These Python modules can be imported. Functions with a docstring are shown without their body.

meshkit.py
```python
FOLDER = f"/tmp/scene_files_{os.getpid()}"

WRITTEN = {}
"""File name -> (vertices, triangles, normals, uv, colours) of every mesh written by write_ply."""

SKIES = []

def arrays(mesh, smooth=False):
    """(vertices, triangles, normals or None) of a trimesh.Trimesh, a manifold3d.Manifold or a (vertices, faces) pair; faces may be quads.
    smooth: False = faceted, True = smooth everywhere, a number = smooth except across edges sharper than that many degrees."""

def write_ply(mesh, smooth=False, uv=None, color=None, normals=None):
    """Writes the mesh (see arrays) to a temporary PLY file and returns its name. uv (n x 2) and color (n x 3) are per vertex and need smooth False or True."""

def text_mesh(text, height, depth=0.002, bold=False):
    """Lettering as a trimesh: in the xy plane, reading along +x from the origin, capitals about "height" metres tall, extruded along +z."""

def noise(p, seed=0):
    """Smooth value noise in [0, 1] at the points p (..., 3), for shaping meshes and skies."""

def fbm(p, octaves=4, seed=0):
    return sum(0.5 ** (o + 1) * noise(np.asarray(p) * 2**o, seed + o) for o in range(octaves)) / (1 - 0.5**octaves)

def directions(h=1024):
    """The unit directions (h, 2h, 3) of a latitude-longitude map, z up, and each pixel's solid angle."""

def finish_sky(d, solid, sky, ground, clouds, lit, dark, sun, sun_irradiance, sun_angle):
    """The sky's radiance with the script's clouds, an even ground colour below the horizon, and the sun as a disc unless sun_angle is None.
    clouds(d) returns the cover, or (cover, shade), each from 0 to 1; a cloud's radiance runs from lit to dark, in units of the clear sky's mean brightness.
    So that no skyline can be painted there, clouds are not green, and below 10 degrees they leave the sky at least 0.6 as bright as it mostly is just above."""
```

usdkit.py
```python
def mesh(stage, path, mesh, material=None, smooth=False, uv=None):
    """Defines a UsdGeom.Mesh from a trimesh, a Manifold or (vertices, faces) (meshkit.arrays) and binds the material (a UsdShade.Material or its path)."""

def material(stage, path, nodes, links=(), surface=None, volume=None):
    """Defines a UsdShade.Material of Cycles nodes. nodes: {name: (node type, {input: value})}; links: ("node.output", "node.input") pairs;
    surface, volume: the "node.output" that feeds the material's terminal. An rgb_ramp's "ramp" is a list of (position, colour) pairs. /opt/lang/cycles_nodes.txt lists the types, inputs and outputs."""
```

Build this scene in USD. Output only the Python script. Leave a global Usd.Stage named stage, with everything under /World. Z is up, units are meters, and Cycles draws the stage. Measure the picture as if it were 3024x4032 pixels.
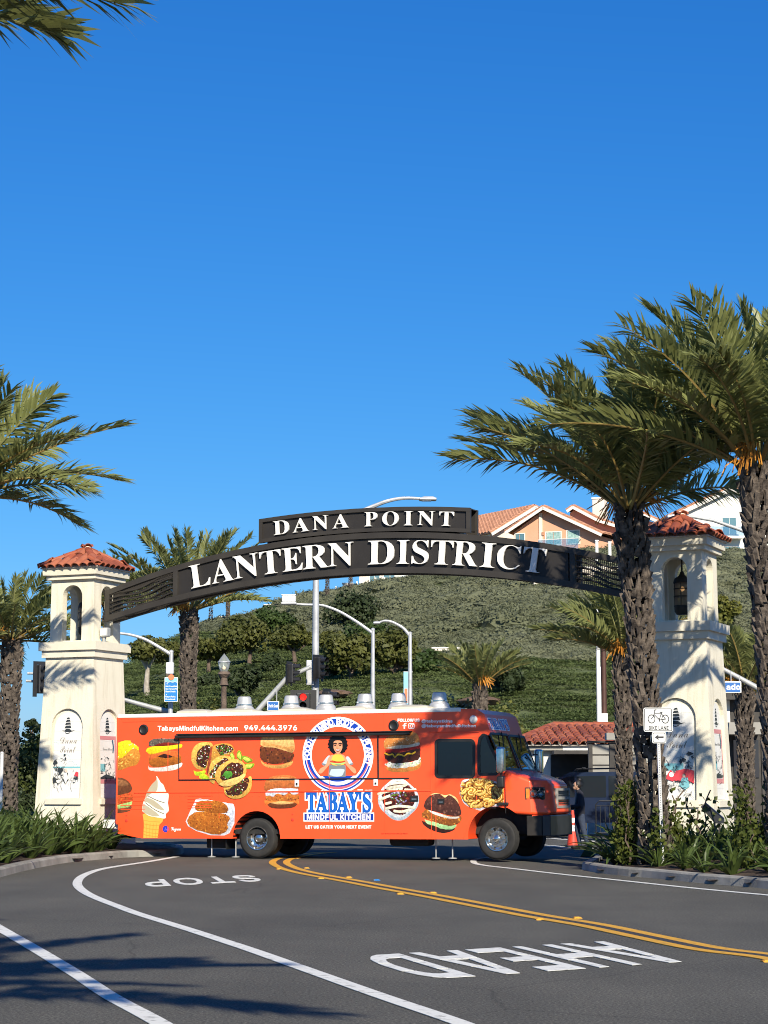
import math, random
import numpy as np, trimesh, shapely, manifold3d as m3
from shapely.geometry import Polygon, LineString, Point, box as sbox
from shapely import affinity
from shapely.ops import unary_union
from pxr import Usd, UsdGeom, UsdShade, UsdLux, Gf, Sdf, Vt
import usdkit, meshkit

stage = Usd.Stage.CreateInMemory()
UsdGeom.SetStageUpAxis(stage, 'Z'); UsdGeom.SetStageMetersPerUnit(stage, 1.0)
world = UsdGeom.Xform.Define(stage, '/World'); stage.SetDefaultPrim(world.GetPrim())
UsdGeom.Scope.Define(stage, '/World/Looks')
PI = math.pi

# ---------------------------------------------------------------- camera, sky, sun, exposure
EYE = np.array([0, 0, 1.6]); PITCH = math.radians(7.62); FOC = 4400.0   # the photograph measured on a 1659 x 2212 grid
cam = UsdGeom.Camera.Define(stage, '/World/camera')
FWD = np.array([0, math.cos(PITCH), math.sin(PITCH)]); UPV = np.array([0, -math.sin(PITCH), math.cos(PITCH)])
cam.AddTransformOp().Set(Gf.Matrix4d(1, 0, 0, 0, *UPV, 0, *(-FWD), 0, *EYE, 1))
cam.CreateHorizontalApertureAttr(36.0); cam.CreateFocalLengthAttr(36.0 * FOC / 1659)
cam.CreateExposureAttr(0.62)
cam.CreateClippingRangeAttr(Gf.Vec2f(0.1, 5000))
SUN_AZ, SUN_EL = math.radians(14.5), math.radians(32)      # azimuth to the right of straight behind the camera
SUN = np.array([math.sin(SUN_AZ) * math.cos(SUN_EL), -math.cos(SUN_AZ) * math.cos(SUN_EL), math.sin(SUN_EL)])
_k = 0.075 * 2 ** 0.62        # a deep clean coastal blue: each colour of the physical sky gets its own contrast
_n = {'sky': ('sky_texture', {'sky_type': 'single_scattering', 'sun_disc': False, 'sun_elevation': SUN_EL, 'sun_rotation': math.atan2(SUN[0], SUN[1]),
                              'altitude': 100.0, 'air_density': 1.0, 'aerosol_density': 0.35, 'ozone_density': 3.0}),
      'sep': ('separate_color', {}), 'com': ('combine_color', {}), 'bg': ('background_shader', {'strength': 0.075})}
_l = [('sky.color', 'sep.color'), ('com.color', 'bg.color')]
for _c, _g, _s in (('r', 1.60, .42), ('g', .98, .64), ('b', .68, 1.00)):
    _n['p' + _c] = ('math', {'math_type': 'power', 'value2': _g}); _n['m' + _c] = ('math', {'math_type': 'multiply', 'value2': _s * _k ** (_g - 1)})
    _l += [('sep.' + _c, f'p{_c}.value1'), (f'p{_c}.value', f'm{_c}.value1'), (f'm{_c}.value', 'com.' + _c)]
SKYMAT = usdkit.material(stage, '/World/Looks/sky_look', _n, _l, surface='bg.background')
dome = UsdLux.DomeLight.Define(stage, '/World/sky')
UsdShade.MaterialBindingAPI.Apply(dome.GetPrim()).Bind(SKYMAT)
dome.GetPrim().SetCustomDataByKey('kind', 'structure')
sun = UsdLux.DistantLight.Define(stage, '/World/sun')
sun.CreateIntensityAttr(1.25); sun.CreateAngleAttr(0.53); sun.CreateNormalizeAttr(True); sun.CreateColorAttr(Gf.Vec3f(1.0, 0.91, 0.75))
_z = SUN; _x = np.cross([0, 0, 1.0], _z); _x /= np.linalg.norm(_x); _y = np.cross(_z, _x)
sun.AddTransformOp().Set(Gf.Matrix4d(*_x, 0, *_y, 0, *_z, 0, 0, 0, 0, 1))

# ---------------------------------------------------------------- measuring: a point of the photograph (1659 x 2212 grid) to a point of the place
def ray(px, py):
    return FWD + np.array([(px - 829.5) / FOC, 0, 0]) + UPV * ((1106 - py) / FOC)
def at(px, py, Y):
    d = ray(px, py); return EYE + d * (Y / d[1])
def gnd(px, py, z=0.0):
    d = ray(px, py); return EYE + d * ((z - EYE[2]) / d[2])
def onplane(px, py, p0, n):
    d = ray(px, py); return EYE + d * (np.dot(p0 - EYE, n) / np.dot(d, n))
def crop(ox, oy, w, zw=1659.0):                # points read off an enlarged piece of the photograph (3024 x 4032)
    k = w / zw / 1.8228
    return lambda x, y: (ox / 1.8228 + x * k, oy / 1.8228 + y * k)
Z4, Z5, Z6 = crop(400, 2700, 900), crop(1150, 2750, 800), crop(1850, 2700, 700)
Z1, Z2, Z3 = crop(0, 2000, 900), crop(900, 1900, 1000), crop(1750, 1850, 1274)
Z45 = crop(450, 2350, 900)

# ---------------------------------------------------------------- things, parts, names
_names = {}
def numbered(parent, name):
    k = (parent, name); n = _names.get(k, 0); _names[k] = n + 1
    return name if n == 0 else f'{name}_{n:03d}'
def tag(p, label=None, cat=None, group=None, kind=None):
    p = p.GetPrim() if hasattr(p, 'GetPrim') else p
    for k, v in (('label', label), ('category', cat), ('group', group), ('kind', kind)):
        if v: p.SetCustomDataByKey(k, v)
    return p
def thing(name, label, cat, loc=(0, 0, 0), rotz=0.0, group=None, kind=None):
    x = UsdGeom.Xform.Define(stage, '/World/' + numbered('/World', name))
    x.AddTranslateOp().Set(Gf.Vec3d(*map(float, loc))); x.AddRotateZOp().Set(float(math.degrees(rotz)))
    return tag(x, label, cat, group, kind)
def part(name, mesh, mat, parent=None, label=None, smooth=False, kind=None, col=None, **kw):
    if isinstance(mesh, tuple):
        v_, f_ = np.asarray(mesh[0], float), np.asarray(mesh[1], int); u_ = np.unique(f_)
        if len(u_) < len(v_):
            r_ = np.full(len(v_), -1); r_[u_] = np.arange(len(u_)); mesh = (v_[u_], r_[f_]); col = None if col is None else np.asarray(col)[u_]
    pp = '/World' if parent is None else str(parent.GetPath())
    m = usdkit.mesh(stage, pp + '/' + numbered(pp, name), mesh, M[mat] if isinstance(mat, str) else mat, smooth=smooth)
    if col is not None:
        UsdGeom.PrimvarsAPI(m).CreatePrimvar('Cd', Sdf.ValueTypeNames.Color3fArray, 'vertex').Set(Vt.Vec3fArray.FromNumpy(np.asarray(col, np.float32)))
    p = m.GetPrim()
    if label: p.SetCustomDataByKey('label', label)
    if kind: p.SetCustomDataByKey('kind', kind)
    return p
def dup(src, label, loc, rotz=0.0, group=None, scale=1.0, tilt=0.0):
    was = src.GetCustomData()
    x = UsdGeom.Xform.Define(stage, '/World/' + numbered('/World', src.GetName().rsplit('_0', 1)[0]))
    x.GetPrim().GetReferences().AddInternalReference(src.GetPath())
    x.ClearXformOpOrder()
    mat = Gf.Matrix4d().SetScale(Gf.Vec3d(scale, scale, scale)) * Gf.Matrix4d().SetRotate(Gf.Rotation(Gf.Vec3d(1, 0, 0), math.degrees(tilt))) * Gf.Matrix4d().SetRotate(Gf.Rotation(Gf.Vec3d(0, 0, 1), math.degrees(rotz))) * Gf.Matrix4d().SetTranslate(Gf.Vec3d(*map(float, loc)))
    x.AddTransformOp().Set(mat)
    x.GetPrim().SetInstanceable(True)
    return tag(x, label, was.get('category'), group or was.get('group'))

# ---------------------------------------------------------------- mesh building
class MB:
    def __init__(s): s.v, s.f, s.c, s.n = [], [], [], 0
    def add(s, v, f, c=None):
        v = np.asarray(v, float); f = np.asarray(f, int)
        if f.ndim == 2 and f.shape[1] == 4: f = np.vstack([f[:, [0, 1, 2]], f[:, [0, 2, 3]]])
        s.v.append(v); s.f.append(f + s.n); s.n += len(v)
        if c is not None: s.c.append(np.broadcast_to(np.asarray(c, float), (len(v), 3)))
        return s
    def tm(s, t, c=None):
        if hasattr(t, 'to_mesh'):
            q = t.to_mesh(); return s.add(q.vert_properties[:, :3], q.tri_verts, c)
        if isinstance(t, MB): return s.add(*t.get(), c)
        if isinstance(t, tuple): return s.add(*t, c)
        return s.add(t.vertices, t.faces, c)
    def get(s): return (np.vstack(s.v), np.vstack(s.f)) if s.v else (np.zeros((0, 3)), np.zeros((0, 3), int))
    def col(s): return np.vstack(s.c)
    def box(s, lo, hi, c=None): return s.tm(box(lo, hi), c)
    def tube(s, pts, r, n=8, c=None, cap=True): return s.add(*tube(pts, r, n, cap), c)
def box(lo, hi):
    lo, hi = np.minimum(lo, hi), np.maximum(lo, hi)
    m = trimesh.creation.box(extents=np.array(hi, float) - lo); m.apply_translation((np.array(hi, float) + lo) / 2); return m
def rbox(lo, hi, r=0.02, n=8):
    lo, hi = np.array(lo, float) + r, np.array(hi, float) - r
    sp = m3.Manifold.sphere(r, n)
    return m3.Manifold.batch_hull([sp.translate([x, y, z]) for x in (lo[0], hi[0]) for y in (lo[1], hi[1]) for z in (lo[2], hi[2])])
def mf(t):
    v, f, _ = meshkit.arrays(t); return m3.Manifold(m3.Mesh(np.asarray(v, np.float32), np.asarray(f, np.uint32)))
def tube(pts, r, n=8, cap=True):
    p = np.asarray(pts, float); k = len(p); r = np.broadcast_to(np.asarray(r, float), (k,))
    t = np.gradient(p, axis=0); t /= np.linalg.norm(t, axis=1, keepdims=True) + 1e-12
    a = np.zeros_like(t); ref = np.array([0, 0, 1.0]) if abs(t[0, 2]) < 0.9 else np.array([1.0, 0, 0])
    a[0] = np.cross(t[0], ref); a[0] /= np.linalg.norm(a[0])
    for i in range(1, k):
        a[i] = a[i - 1] - t[i] * np.dot(a[i - 1], t[i]); a[i] /= np.linalg.norm(a[i]) + 1e-12
    b = np.cross(t, a); ang = np.arange(n) * 2 * PI / n
    v = p[:, None] + r[:, None, None] * (np.cos(ang)[None, :, None] * a[:, None] + np.sin(ang)[None, :, None] * b[:, None])
    i, j = np.meshgrid(np.arange(k - 1), np.arange(n), indexing='ij')
    q = np.stack([i * n + j, i * n + (j + 1) % n, (i + 1) * n + (j + 1) % n, (i + 1) * n + j], -1).reshape(-1, 4)
    f = np.vstack([q[:, [0, 1, 2]], q[:, [0, 2, 3]]]); v = v.reshape(-1, 3)
    if cap:
        v = np.vstack([v, p[0], p[-1]]); c0, c1 = len(v) - 2, len(v) - 1; jj = np.arange(n)
        f = np.vstack([f, np.stack([np.full(n, c0), (jj + 1) % n, jj], 1), np.stack([np.full(n, c1), (k - 1) * n + jj, (k - 1) * n + (jj + 1) % n], 1)])
    return v, f
def lathe(prof, n=24, center=(0, 0, 0)):
    prof = np.asarray(prof, float); k = len(prof); ang = np.arange(n) * 2 * PI / n
    v = np.stack([prof[:, 0][:, None] * np.cos(ang), prof[:, 0][:, None] * np.sin(ang), np.broadcast_to(prof[:, 1][:, None], (k, n))], -1).reshape(-1, 3) + center
    i, j = np.meshgrid(np.arange(k - 1), np.arange(n), indexing='ij')
    q = np.stack([i * n + j, i * n + (j + 1) % n, (i + 1) * n + (j + 1) % n, (i + 1) * n + j], -1).reshape(-1, 4)
    return v, np.vstack([q[:, [0, 1, 2]], q[:, [0, 2, 3]]])
def polys(g):
    g = g.buffer(0) if not g.is_valid else g
    return [x for x in getattr(g, 'geoms', [g]) if x.geom_type == 'Polygon' and x.area > 1e-9]
def extrude(poly, d):
    return [trimesh.creation.extrude_polygon(g, d, engine='earcut') for g in polys(poly)]
def solid(poly, d):                               # a shapely shape as a Manifold of thickness d along +z
    rings = []
    for g in polys(poly):
        g = shapely.geometry.polygon.orient(g)
        rings += [np.array(g.exterior.coords)[:-1]] + [np.array(q.coords)[:-1] for q in g.interiors]
    return m3.CrossSection(rings, m3.FillRule.EvenOdd).extrude(d)
def frame(o, ex, ey, ez=None):                    # 4x4 matrix placing local x, y, z
    ex, ey = np.asarray(ex, float), np.asarray(ey, float); ez = np.cross(ex, ey) if ez is None else ez
    T = np.eye(4); T[:3, 0], T[:3, 1], T[:3, 2], T[:3, 3] = ex, ey, ez, o; return T
def xf(t, T):
    v, f, _ = meshkit.arrays(t); return v @ T[:3, :3].T + T[:3, 3], f
def flat(poly, T, d, z0=0.0):                      # extruded shape placed by frame T
    mb = MB()
    for t in extrude(poly, d):
        t.apply_translation([0, 0, z0]); mb.add(*xf(t, T))
    return mb
def blob(n=2, seed=0, amp=.25, freq=1.6):
    s = trimesh.creation.icosphere(n); v = np.array(s.vertices)
    v *= (1 + amp * (meshkit.fbm(v * freq + seed * 7.3, 3, seed) - .5) * 2)[:, None]; return v, np.array(s.faces)
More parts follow.
